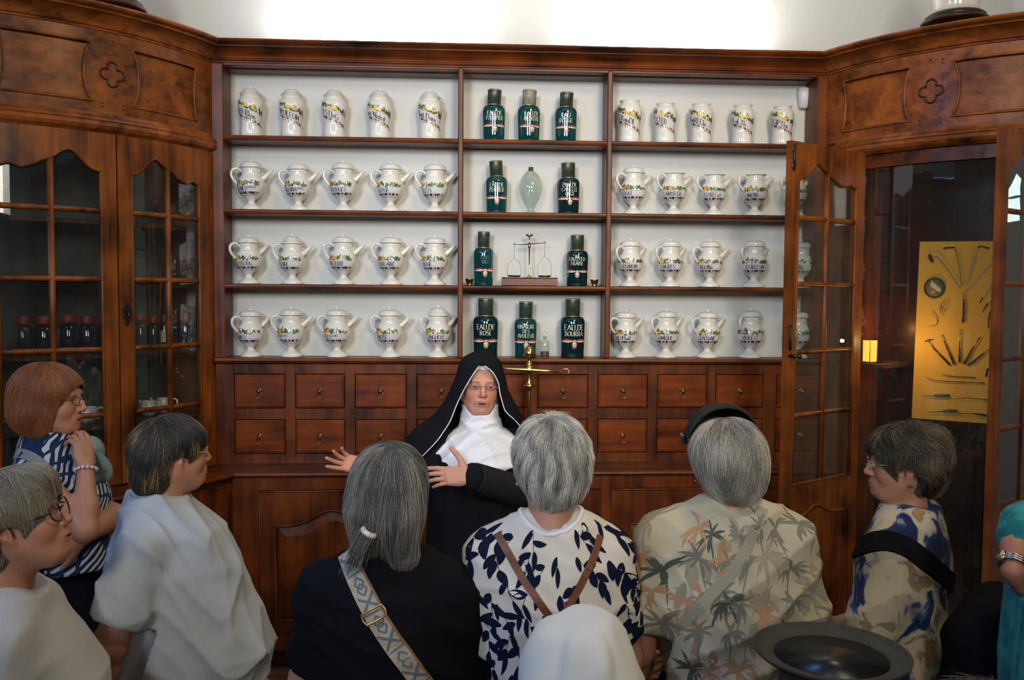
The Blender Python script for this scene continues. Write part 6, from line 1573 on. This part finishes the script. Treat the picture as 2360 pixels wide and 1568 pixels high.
m_=2*n; b.add(V,[(2*i,2*i+1,2*i+3,2*i+2) for i in range(n-1)]+[(m_+2*i,m_+2*i+2,m_+2*i+3,m_+2*i+1) for i in range(n-1)]+[(2*i+1,m_+2*i+1,m_+2*i+3,2*i+3) for i in range(n-1)]); b.build('visor',olv,None).parent=cap
sb=thing('sling_bag','narrow olive-grey sling strap running diagonally over the palm print t-shirt','bag',tuple(P4.root.location)); sb.rotation_euler=P4.root.rotation_euler
ribbon('strap',strap_px(P4,[(1758,1172),(1742,1215),(1715,1275),(1678,1330),(1625,1385),(1570,1440),(1522,1500),(1505,1530)],40),.025,cloth('olive_grey_webbing',(.33,.31,.23,1)),sb)
b=MB(); b.box(-.09,.09,-.04,.04,-.07,.07,.02); b.warp(lambda x,y,z:(x-.26,y+.06,z+zh-.60)); b.build('bag_body',olv,None).parent=sb

# ---------------------------------------------------------------- 5. woman in pale blue linen blouse
G=Person('woman in pale blue linen blouse, turned right, short dark hair with blond streaks',400,1046,2.48,head=1.45,skin=SKINV); zh=G.zh
G.head(yaw=-.38,pitch=.05,res=.0035,scale=.88,detail=1,neck=.056,lips=False)
elG=[np.array([.165,-.13,zh-.46]),np.array([-.165,.06,zh-.47])]
G.arm(1,(.122,-.055,zh-.245),elG[0],(.10,-.20,zh-.66),r=(.040,.043,.029),hand=hand_prims((.10,-.20,zh-.66),(-.65,-.1,-.65),(0,1,0),1,curl=(.5,.6,.6,.6)),res=.006)
G.arm(-1,(-.175,-.02,zh-.25),elG[1],(-.20,.14,zh-.70),hand=hand_prims((-.20,.14,zh-.70),(0,.3,-.9),(1,0,0),-1),res=.008); G.body()
blu=cloth('pale_blue_linen',(.40,.43,.46,1),(.47,.50,.52,1),bs=12,bump=.5)
tG=torso(zh,[(-.74,0,.03,.17,.17),(-.61,0,.040,.175,.200),(-.54,0,.050,.175,.215),(-.47,0,.030,.170,.205),(-.40,0,.011,.165,.188),(-.30,0,.0,.160,.172),(-.206,0,-.012,.140,.132),(-.155,0,-.030,.105,.095),(-.123,0,-.040,.078,.076)],k=.05,p=2.2)
G.cloth('blouse',tG+sleeves(zh,.125,-.215,elG,.056,.074,.66,cy=-.05,k=.022),[],blu,res=.0065,folds=wob(28,[((20,28,38),.010),((-38,30,22),.007),((60,10,20),.004)],1.),keep=lambda Q:np.maximum(zh-.60-Q[:,2]-.35*np.clip(Q[:,1]-.1,0,1)+.0,sleeve_end(elG,zh,.125,-.215,.76,cy=-.05)(Q)))
b=MB(); b.tube([(.076*math.sin(a),-.040-.074*math.cos(a),zh-.122+.010*math.cos(a)) for a in lin(0,6.283,33)[:-1]],.0075,8,closed=True); b.build('collar_band',blu,None).parent=G.root
G.legs(trouser_beige,.18,top=zh-.56,ry=.16,cy=.05)
dk_cap=mat('dark_hair_mass',(.030,.026,.022,1),.7); streak=hairmat('dark_hair_with_blond_streaks',(.010,.010,.014,1),(.035,.030,.026,1),(.38,.25,.09,1),mid=.80)
HG=[ELL((0,-.015,.032),(.090,.112,.090)),ELL((0,-.060,-.035),(.082,.062,.075),k=.05),ELL((0,-.075,-.075),(.055,.040,.040),k=.04)]
FACE=[ELL((0,.085,-.055),(.072,.072,.100)),ELL((.082,.002,-.038),(.024,.042,.046)),ELL((-.082,.002,-.038),(.024,.042,.046))]
G.hair(HG,FACE,dk_cap,streak,n=9000,crown=(0,-.045,.12),length=(.06,.10),steps=13,rad=.0006,seed=16,lift=.007,fuzz=.003)
glasses(G,gold,w=.022,h=.015,thick=.0010)

# ---------------------------------------------------------------- 6. red-haired woman
H=Person('red-haired woman in glasses and striped sleeveless blouse, hand at her chin, beside the glazed cabinet',118,920,3.0,head=1.50,skin=(.47,.22,.14)); zh=H.zh
H.head(yaw=.06,pitch=-.03,res=.0032,detail=1,lips=True,neck=.050,blush=.5,open_mouth=.002)
sR,eR,wR=H.L(78,1092,-.16),H.L(196,1222,-.18),H.L(198,1078,-.09)
hd=H.L(186,990,-.035)-wR
H.arm(1,sR,eR,wR,r=(.040,.037,.024),hand=hand_prims(wR,hd,H.Rb.T@np.array([-.75,.55,.2]),-1,curl=(.35,.45,.6,.7),spread=.10,thumb=(.8,.4,.5),tb=.1,sc=.97),res=.0038)
sL,eL,wL=H.L(110,1095,.16),H.L(262,1188,.02),H.L(190,1240,-.15)
H.arm(-1,sL,eL,wL,r=(.040,.036,.026),hand=hand_prims(wL,H.L(120,1262,-.17)-wL,H.Rb.T@np.array([0,1,.2]),1,curl=(.5,.5,.5,.5)),res=.005)
H.body()
def stripes():
    m=cloth('navy_white_striped_fabric',(.5,.5,.5,1)); nt=m.node_tree; N_=nt.nodes; L_=nt.links
    tc=N_.new('ShaderNodeTexCoord'); mp=N_.new('ShaderNodeMapping'); mp.inputs['Rotation'].default_value=(.5,.75,.4); mp.inputs['Scale'].default_value=(1,1,1); L_.new(tc.outputs['Object'],mp.inputs[0])
    w=N_.new('ShaderNodeTexWave'); w.inputs['Scale'].default_value=17; w.inputs['Distortion'].default_value=2.2; w.inputs['Detail'].default_value=1; w.inputs['Detail Scale'].default_value=1.2; L_.new(mp.outputs[0],w.inputs['Vector'])
    w2=N_.new('ShaderNodeTexWave'); w2.bands_direction='Y'; w2.inputs['Scale'].default_value=9; w2.inputs['Distortion'].default_value=5; L_.new(mp.outputs[0],w2.inputs['Vector'])
    r1=N_.new('ShaderNodeValToRGB'); r1.color_ramp.interpolation='CONSTANT'; r1.color_ramp.elements[0].color=(.009,.022,.07,1); r1.color_ramp.elements[1].color=(.50,.53,.58,1); r1.color_ramp.elements[1].position=.56
    r2=N_.new('ShaderNodeValToRGB'); r2.color_ramp.interpolation='CONSTANT'; r2.color_ramp.elements[0].color=(0,0,0,1); r2.color_ramp.elements[1].color=(1,1,1,1); r2.color_ramp.elements[1].position=.16
    mx=N_.new('ShaderNodeMix'); mx.data_type='RGBA'; L_.new(r2.outputs[0],mx.inputs[0]); mx.inputs[6].default_value=(.012,.03,.09,1); L_.new(w.outputs['Fac'],r1.inputs[0]); L_.new(w2.outputs['Fac'],r2.inputs[0]); L_.new(r1.outputs[0],mx.inputs[7])
    L_.new(mx.outputs[2],N_['Principled BSDF'].inputs['Base Color']); return m
tH=torso(zh,[(-.62,0,.01,.17,.15),(-.52,0,.02,.16,.15),(-.42,0,.03,.155,.145),(-.32,0,.025,.155,.140),(-.24,0,0,.150,.115),(-.19,0,-.015,.125,.09),(-.145,0,-.02,.085,.078),(-.115,0,-.018,.068,.070)])
H.cloth('striped_blouse',tH+[CON((.06,-.01,zh-.185),(.145,0,zh-.225),.050,.050,.05),CON((-.06,-.01,zh-.185),(-.145,0,zh-.225),.050,.050,.05)],[],stripes(),res=.0075,folds=wob(33,[((25,28,28),.010),((-30,20,30),.007)],1.),keep=lambda Q:zh-.54-Q[:,2])
H.legs(trouser_navy,.175,top=zh-.50,ry=.13,skirt=True,name='skirt')
rd_cap=mat('auburn_hair_mass',(.10,.030,.012,1),.6); redh=hairmat('auburn_hair',(.09,.026,.012,1),(.25,.080,.026,1),(.46,.17,.05,1))
HH=[ELL((0,-.018,.030),(.092,.114,.092)),ELL((0,-.040,-.050),(.092,.088,.075),k=.05),CON((.062,-.02,-.05),(.066,-.015,-.100),.030,.022,.04),CON((-.062,-.02,-.05),(-.066,-.015,-.100),.030,.022,.04)]
H.hair(HH,[ELL((0,.090,-.045),(.076,.062,.098)),ELL((0,.05,-.11),(.050,.08,.05))],rd_cap,redh,n=8500,crown=(0,-.02,.13),length=(.10,.19),steps=16,rad=.0006,seed=21,lift=.004,fuzz=.002)
glasses(H,mat('dark_bronze_wire',(.10,.06,.04,1),.3,metal=1),w=.021,h=.014)
b=MB(); b.uvs(tuple(H.hc+H.Rh@np.array([.079,-.004,-.040])),.0035,10,8); b.build('earring',steel,None).parent=H.root
b=MB(); ax_=(wR-eR)/np.linalg.norm(wR-eR); u_=np.cross(ax_,[0,0,1.]); u_/=np.linalg.norm(u_); v_=np.cross(ax_,u_); c_=wR-ax_*.008
for k in range(14): a=2*math.pi*k/14; b.uvs(tuple(c_+(u_*math.cos(a)+v_*math.sin(a))*.0315),.0062,10,6)
o=b.build('bead_bracelet',mat('pearl_beads',(.55,.52,.62,1),.2,coat=.5),None); o.parent=H.root; o['kind']='stuff'
# sage cap dangling from her hand
h0=H.L(196,1045,-.02); o=thing('sage_cap','sage green sun cap hanging behind the raised hand of the red-haired woman','cap',tuple(H.root.location)); o.rotation_euler=H.root.rotation_euler
sage=cloth('sage_cotton',(.20,.27,.235,1),bump=.3)
Pc=[ELL(tuple(h0+H.Rb.T@np.array([.0,.02,.0])),(.062,.052,.055))]; lo,hi=bounds(Pc,.02)
fn=lambda Q:np.maximum(SD(Q,Pc),-(SD(Q,[ELL(Pc[0][1],Pc[0][2]*.92)])) if False else SD(Q,Pc))
wf=wob(2,[((40,20,30),.006)],1.); X,Fc=surfnet(lambda Q:SD(Q,Pc)-wf(Q),lo,hi,.005,1); npmesh('crown',[(X,Fc)],sage,o)
b=MB(); cc=h0+H.Rb.T@np.array([.035,-.005,-.030]); e1=H.Rb.T@np.array([.86,-.1,-.5]); e2=H.Rb.T@np.array([.25,-.3,.92]); e3=np.cross(e1,e2); V=[];n=13
for t in lin(-1,1,n):
    w_=math.sqrt(max(0,1-t*t*.92)); 
    for r_ in (0,1): V.append(tuple(cc+e2*t*.058+e1*(r_*.068*w_)+e3*.012*(t*t+r_*.3)))
V+= [tuple(np.array(v)-e3*.003) for v in V]; m_=2*n
b.add(V,[(2*i,2*i+1,2*i+3,2*i+2) for i in range(n-1)]+[(m_+2*i,m_+2*i+2,m_+2*i+3,m_+2*i+1) for i in range(n-1)]+[(2*i+1,m_+2*i+1,m_+2*i+3,2*i+3) for i in range(n-1)],0,True); b.build('visor',sage,None).parent=o
hb=thing('grey_shoulder_bag','bag with wide sage-grey strap over the shoulder of the red-haired woman','bag',tuple(H.root.location)); hb.rotation_euler=H.root.rotation_euler
greystrap=cloth('sage_grey_strap',(.20,.25,.25,1))
ribbon('strap',strap_px(H,[(-30,1058),(20,1045),(60,1048),(90,1066),(112,1090)],18),.034,greystrap,hb,thick=.005)
b=MB(); b.box(-.06,.06,-.15,.15,-.12,.12,.03); b.warp(lambda x,y,z:(x+.26,y-.16,z+zh-.50)); b.build('bag_body',greystrap,None).parent=hb

# ---------------------------------------------------------------- 7. woman at the lower left corner
K=Person('woman in round dark glasses and white top at the lower left corner, short ash-blond hair',42,1205,2.08,head=1.38,skin=(.49,.23,.145)); zh=K.zh
K.head(yaw=.05,pitch=.30,res=.0032,detail=1,lips=True,neck=.055,blush=.5,nose=.985)
elK=[np.array([.20,.0,zh-.50]),np.array([-.20,.03,zh-.50])]
for s_i,e in ((1,elK[0]),(-1,elK[1])): K.arm(s_i,(s_i*.165,-.01,zh-.26),e,(s_i*.16,.20,zh-.58),hand=hand_prims((s_i*.16,.20,zh-.58),(-s_i*.3,.9,0),(0,0,-1),s_i),res=.008)
K.body()
wt2=cloth('white_jersey_top',(.50,.50,.48,1),(.56,.56,.54,1),bs=9)
tK=torso(zh,[(-.75,0,0,.18,.15),(-.60,0,.02,.175,.15),(-.48,0,.03,.165,.15),(-.36,0,.03,.168,.15),(-.28,0,.005,.165,.125),(-.235,0,-.01,.15,.105),(-.20,0,-.015,.12,.085),(-.165,0,-.015,.080,.075)])
K.cloth('white_top',tK+sleeves(zh,.145,-.235,elK,.055,.058,.9),[],wt2,res=.0075,folds=wob(41,[((20,30,25),.007)],1.),keep=lambda Q:zh-.72-Q[:,2])
K.legs(trouser_navy,.17,top=zh-.66)
ash_cap=mat('ash_blond_mass',(.13,.105,.075,1),.7); ash=hairmat('ash_blond_hair',(.12,.10,.075,1),(.27,.225,.15,1),(.42,.37,.26,1))
HK=[ELL((0,-.015,.034),(.091,.112,.092)),ELL((0,-.055,-.030),(.084,.062,.070),k=.05),ELL((0,.055,.075),(.055,.045,.035),k=.04)]
K.hair(HK,[ELL((0,.090,-.060),(.072,.066,.098)),ELL((.082,-.002,-.030),(.024,.036,.046)),ELL((-.082,-.002,-.030),(.024,.036,.046))],ash_cap,ash,n=9000,crown=(0,-.05,.12),length=(.06,.11),steps=13,rad=.0006,seed=31,lift=.006,fuzz=.0025)
glasses(K,mat('black_acetate',(.02,.02,.025,1),.2,coat=.5),w=.024,h=.021,thick=.0020)
b=MB(); b.tube([(.082*math.sin(a),-.018-.078*math.cos(a),zh-.172-.03*(math.cos(a)<0)*(-math.cos(a))) for a in lin(0,6.283,41)[:-1]],.0028,6,closed=True); b.build('cord_necklace',tan,None).parent=K.root

# ---------------------------------------------------------------- 8. person under the white bucket hat
U=Person('short person at the bottom centre seen only as a creased white sun hat',1338,1600,1.42,head=0.,skin=SKINV); zh=U.zh
U.head(res=.007,scale=.84); 
U.arm(1,(.14,0,zh-.25),(.17,.02,zh-.45),(.15,.10,zh-.62),hand=hand_prims((.15,.10,zh-.62),(0,.3,-.9),(-1,0,0),1),res=.009); U.arm(-1,(-.14,0,zh-.25),(-.17,.02,zh-.45),(-.15,.10,zh-.62),hand=hand_prims((-.15,.10,zh-.62),(0,.3,-.9),(1,0,0),-1),res=.009); U.body()
U.cloth('shirt',torso(zh,[(-.60,0,0,.15,.12),(-.40,0,0,.145,.11),(-.28,0,-.01,.15,.105),(-.21,0,-.015,.12,.08),(-.16,0,-.02,.07,.06)])+sleeves(zh,.12,-.22,[np.array([.17,.02,zh-.45]),np.array([-.17,.02,zh-.45])],.05,.055,.9),[],cloth('light_grey_shirt',(.3,.32,.34,1)),res=.01)
U.legs(trouser_dark,.14,top=zh-.50)
ht=thing('white_sun_hat','creased white cotton bucket hat in front of the leaf print blouse','hat',tuple(U.root.location)); hatm=cloth('white_hat_cotton',(.74,.74,.68,1),(.80,.80,.75,1),bs=10,bump=.2)
zt=zh+.132; prf=[(0,.0),(.030,.0),(.046,-.003),(.060,-.011),(.072,-.026),(.082,-.048),(.092,-.075),(.100,-.105),(.105,-.135),(.107,-.150),(.112,-.157),(.128,-.172),(.145,-.190),(.162,-.208)]
prf=prf+[(r-.004,z-.003) for r,z in prf[::-1][:-1]]+[(0,-.004)]
b=MB(); b.lathe([(r,z) for r,z in prf],110)
def hatw(x,y,z):
    a=math.atan2(y,x); r=math.hypot(x,y); k=.0045*math.sin(a*3+z*30)+.003*math.sin(a*7-z*55+1)+.004*math.sin(a*2+1.1); t=min(1,max(0,-z/.03))
    dz=.004*math.sin(x*38+y*22)*(1-t)-.007*math.exp(-((x+.035)/.02)**2)*(1-t)
    r2=r+k*t; cr=-.007*math.exp(-((a+2.2)/.16)**2)*t-.006*math.exp(-((a+1.0)/.13)**2)*t; r2+=cr
    return (r2*math.cos(a)+.0,r2*math.sin(a)*1.12,z+dz+zt)
b.warp(hatw); b.build('hat_body',hatm,None).parent=ht
b=MB()
for r_,z_ in ((.1085,-.1505),(.130,-.172),(.147,-.191)): b.tube([hatw(r_*math.cos(a),r_*math.sin(a),z_) for a in lin(0,6.283,70)[:-1]],.0013,5,closed=True)
b.build('brim_stitching',hatm,None).parent=ht

# ---------------------------------------------------------------- 9. woman with the black backpack
Q9=Person('woman with black backpack, short tousled brown hair, blue floral blouse, facing left at the right',2080,1070,2.40,head=-.85,skin=(.42,.20,.11)); zh=Q9.zh
Q9.head(yaw=-.50,res=.0032,detail=1,lips=False,neck=.047,scale=.90,hy=.024)
elQ=[np.array([.20,.03,zh-.48]),np.array([-.205,.03,zh-.47])]
for s_i,e in ((1,elQ[0]),(-1,elQ[1])): Q9.arm(s_i,(s_i*.135,-.01,zh-.245),e,(s_i*.13,.22,zh-.55),r=(.040,.036,.026),hand=hand_prims((s_i*.13,.22,zh-.55),(-s_i*.5,.8,0),(-s_i*.8,-.5,0),s_i),res=.007)
Q9.body()
flr=cloth('cream_and_blue_floral_fabric',(.43,.38,.27,1))
nt=flr.node_tree; N_=nt.nodes; L_=nt.links; tc=N_.new('ShaderNodeTexCoord')
nz=N_.new('ShaderNodeTexNoise'); nz.inputs['Scale'].default_value=11; nz.inputs['Detail'].default_value=3; nz.inputs['Distortion'].default_value=.8; L_.new(tc.outputs['Object'],nz.inputs['Vector'])
cr=N_.new('ShaderNodeValToRGB'); cr.color_ramp.elements[0].color=(.008,.018,.075,1); cr.color_ramp.elements[0].position=.42; cr.color_ramp.elements[1].color=(.42,.37,.27,1); cr.color_ramp.elements[1].position=.50
x=cr.color_ramp.elements.new(.455); x.color=(.03,.07,.19,1); x=cr.color_ramp.elements.new(.60); x.color=(.45,.40,.30,1); x=cr.color_ramp.elements.new(.64); x.color=(.16,.17,.12,1); x=cr.color_ramp.elements.new(.70); x.color=(.38,.20,.06,1)
L_.new(nz.outputs['Fac'],cr.inputs[0]); L_.new(cr.outputs[0],N_['Principled BSDF'].inputs['Base Color'])
tQ=torso(zh,[(-.70,0,0,.17,.14),(-.55,0,0,.16,.13),(-.40,0,0,.162,.12),(-.30,0,-.01,.168,.115),(-.205,0,-.015,.155,.10),(-.155,0,-.02,.12,.082),(-.115,0,-.026,.080,.072)])
Q9.cloth('floral_blouse',tQ+sleeves(zh,.140,-.220,elQ,.055,.060,.95),[],flr,res=.0075,folds=wob(61,[((20,20,35),.008),((45,10,20),.004)],1.),keep=lambda Q:zh-.66-Q[:,2])
Q9.legs(trouser_dark,.165,top=zh-.60)
br_cap=mat('brown_hair_mass',(.030,.022,.013,1),.7); brn=hairmat('tousled_brown_hair',(.012,.009,.006,1),(.045,.032,.017,1),(.17,.125,.06,1))
HQ=[ELL((0,-.015,.036),(.092,.114,.094)),ELL((0,-.055,-.025),(.082,.060,.065),k=.05),ELL((0,-.080,.045),(.060,.045,.060),k=.04)]
Q9.hair(HQ,FACE,br_cap,brn,n=8500,crown=(0,.02,.13),length=(.045,.085),steps=12,rad=.0006,seed=41,lift=.013,fuzz=.006,flow=lambda q,t:np.stack([np.sin(q[:,1]*70)*.8,np.sin(q[:,2]*60)*.8-.3,0*q[:,0]],1))
glasses(Q9,MATS['silver_wire'],w=.022,h=.015)
b=MB(); b.uvs(tuple(Q9.hc+Q9.Rh@np.array([-.080,-.004,-.045])),.005,10,8); b.build('earring',mat('blue_stone',(.05,.08,.25,1),.2),None).parent=Q9.root
bk=thing('black_backpack','large black backpack worn by the woman in the blue floral blouse','backpack',tuple(Q9.root.location)); bk.rotation_euler=Q9.root.rotation_euler
nyl=cloth('black_nylon',(.006,.006,.009,1),bump=.2); cbk=np.array([-.03,-.245,zh-.54])
Pb=[CON(cbk+[-.10,0,.13],cbk+[.10,0,.13],.10,.10,.05),CON(cbk+[-.11,0,-.15],cbk+[.11,0,-.15],.105,.105,.05),CON(cbk+[-.11,0,.0],cbk+[.11,0,.0],.11,.11,.05),ELL(cbk+[0,-.07,-.07],(.12,.07,.13),k=.03)]
wf2=wob(71,[((25,10,30),.007)],1.); l_,h_=bounds(Pb,.02); X,Fc=surfnet(lambda Q:SD(Q,Pb)-wf2(Q),l_,h_,.009,1); npmesh('pack_body',[(X,Fc)],nyl,bk)
zp=mat('zip_metal',(.10,.10,.11,1),.3,metal=1); b=MB(); b.tube(cat([tuple(cbk+np.array(q)) for q in ((-.17,-.10,.02),(-.14,-.11,.12),(0,-.115,.17),(.14,-.11,.12),(.17,-.10,.02))],5),.003,6); b.build('zip',zp,None).parent=bk
for pix in ([(1952,1300),(1985,1262),(2030,1243),(2085,1258),(2140,1300),(2190,1345),(2215,1375)],[(2160,1168),(2195,1200),(2222,1245),(2240,1300),(2258,1350)]):
    sp9=strap_px(Q9,pix,26)
    if len(sp9)>5: ribbon('shoulder_strap',sp9,.052,nyl,bk,thick=.010)
# ---------------------------------------------------------------- 10. person in teal at the right edge
T10=Person('person in long teal pleated garment at the right edge, silver watch on the wrist',2525,985,1.95,head=.25,skin=(.42,.19,.12)); zh=T10.zh
T10.head(res=.006)
w10=T10.L(2334,1318,-.04); T10.arm(-1,(-.155,0,zh-.25),(-.20,-.06,zh-.30),w10,hand=None,res=.006) if False else None
e10=T10.L(2350,1240,.02)
T10.arm(-1,(-.13,0,zh-.25),e10,w10,r=(.033,.031,.025),hand=hand_prims(w10,T10.L(2372,1372,.08)-w10,(1,0,0),-1,curl=(.4,.4,.4,.4)),res=.005)
T10.arm(1,(.15,0,zh-.25),(.20,.02,zh-.5),(.18,.1,zh-.7),hand=hand_prims((.18,.1,zh-.7),(0,.2,-1),(-1,0,0),1),res=.01); T10.body()
teal=cloth('teal_pleated_fabric',(.012,.17,.19,1),(.05,.30,.30,1),bs=25)
pl=lambda Q:.006*np.abs(np.sin(np.arctan2(Q[:,0],Q[:,1])*26+Q[:,2]*3))
T10.cloth('teal_dress',torso(zh,[(-1.25,0,0,.21,.20),(-.75,0,0,.165,.165),(-.55,0,0,.175,.14),(-.38,0,0,.165,.12),(-.28,0,-.01,.165,.11),(-.20,0,-.015,.13,.085),(-.14,0,-.02,.07,.065)])+[CON((-.14,0,zh-.24),np.array([-.14,0,zh-.24])*.3+e10*.7,.050,.042,.05),CON((.14,0,zh-.24),(.19,.02,zh-.45),.06,.06,.05)],[],teal,res=.008,folds=pl)
T10.legs(teal,.17,top=zh-1.0,skirt=True,name='skirt_lining')
T10.hair([ELL((0,-.018,.030),(.088,.11,.09)),ELL((0,-.055,-.035),(.08,.066,.08),k=.05)],FACE,br_cap,brn,n=1500,length=(.06,.1),seed=51)
wt_=thing('silver_wristwatch','silver wristwatch on the wrist beside the teal garment at the right edge','watch',tuple(T10.root.location)); wt_.rotation_euler=T10.root.rotation_euler
ax_=(w10-e10)/np.linalg.norm(w10-e10); u_=np.cross(ax_,[0,1.,0]); u_/=np.linalg.norm(u_); v_=np.cross(ax_,u_); c_=w10-ax_*.02
b=MB(); 
for k in (-.006,0,.006): b.tube([tuple(c_+ax_*k+(u_*math.cos(a)+v_*math.sin(a))*.0305) for a in lin(0,6.283,29)[:-1]],.0035,6,closed=True)
b.build('bracelet',steel,None).parent=wt_
b=MB(); b.lathe([(0,0),(.016,0),(.017,.004),(.015,.008),(0,.009)],20); Mw=np.stack([v_,ax_,-u_],1) ; cw=c_-u_*.030; b.warp(lambda x,y,z:tuple(cw+Mw@np.array([x,y,z]))); b.build('watch_case',steel,None).parent=wt_

# ---------------------------------------------------------------- 11. dark tousled hair at the bottom right edge
V11=Person('person at the bottom right corner of whom only dark tousled hair shows',2265,1782,1.35,head=-.1,skin=SKINV); zh=V11.zh
V11.head(res=.008)
V11.arm(1,(.15,0,zh-.25),(.18,.02,zh-.48),(.16,.08,zh-.66),hand=None,res=.012); V11.arm(-1,(-.15,0,zh-.25),(-.18,.02,zh-.48),(-.16,.08,zh-.66),hand=None,res=.012); V11.body()
V11.cloth('shirt',torso(zh,[(-.65,0,0,.16,.12),(-.40,0,0,.155,.11),(-.28,0,-.01,.155,.105),(-.21,0,-.015,.12,.08),(-.16,0,-.02,.07,.06)])+sleeves(zh,.13,-.22,[np.array([.18,.02,zh-.48]),np.array([-.18,.02,zh-.48])],.05,.055,.9),[],cloth('dark_grey_shirt',(.03,.03,.035,1)),res=.011)
V11.legs(trouser_dark,.15,top=zh-.52)
gk_h=hairmat('dark_brown_hair',(.016,.012,.009,1),(.045,.035,.025,1),(.11,.095,.07,1))
V11.hair([ELL((0,-.015,.040),(.120,.125,.098)),ELL((0,-.05,-.03),(.10,.07,.07),k=.05)],FACE,mat('dark_brown_hair_mass',(.02,.016,.012,1),.8),gk_h,n=7000,length=(.04,.08),seed=61,lift=.016,fuzz=.006,flow=lambda q,t:np.stack([np.sin(q[:,1]*70)*.8,np.sin(q[:,0]*60)*.8,0*q[:,0]],1))

# ---------------------------------------------------------------- 12. upturned dark hat
ph=PY(1915,1516,-D+1.62); hm=mat('olive_brown_felt',(.040,.038,.028,1),.75,spec=.3,noise=(.055,.052,.038,1),bump=.3,bscale=30); hin=mat('blue_black_hat_lining',(.010,.012,.016,1),.35)
dh=thing('upturned_hat','dark olive wide-brimmed hat held upside down, showing its hollow crown, at the bottom','hat',tuple(ph))
b=MB(); b.lathe([(.098,-.010),(.106,.000),(.118,.004),(.134,.004),(.141,.010),(.143,.016),(.1405,.0165),(.137,.011),(.132,.0085),(.118,.0085),(.106,.0045),(.098,-.006)],64,c=tuple(ph)); b.build('brim',hm,dh)
b=MB(); b.lathe([(.106,.002),(.100,-.004),(.094,-.03),(.088,-.08),(.075,-.098),(.0,-.10)],56,c=tuple(ph)); b.build('lining',hin,dh)
b=MB(); b.lathe([(.104,.0),(.100,-.006),(.096,-.03),(.091,-.083),(.077,-.102),(.0,-.104)],56,c=tuple(ph)); b.build('crown',hm,dh)
# ---------------------------------------------------------------- woman 2's arm etc. end
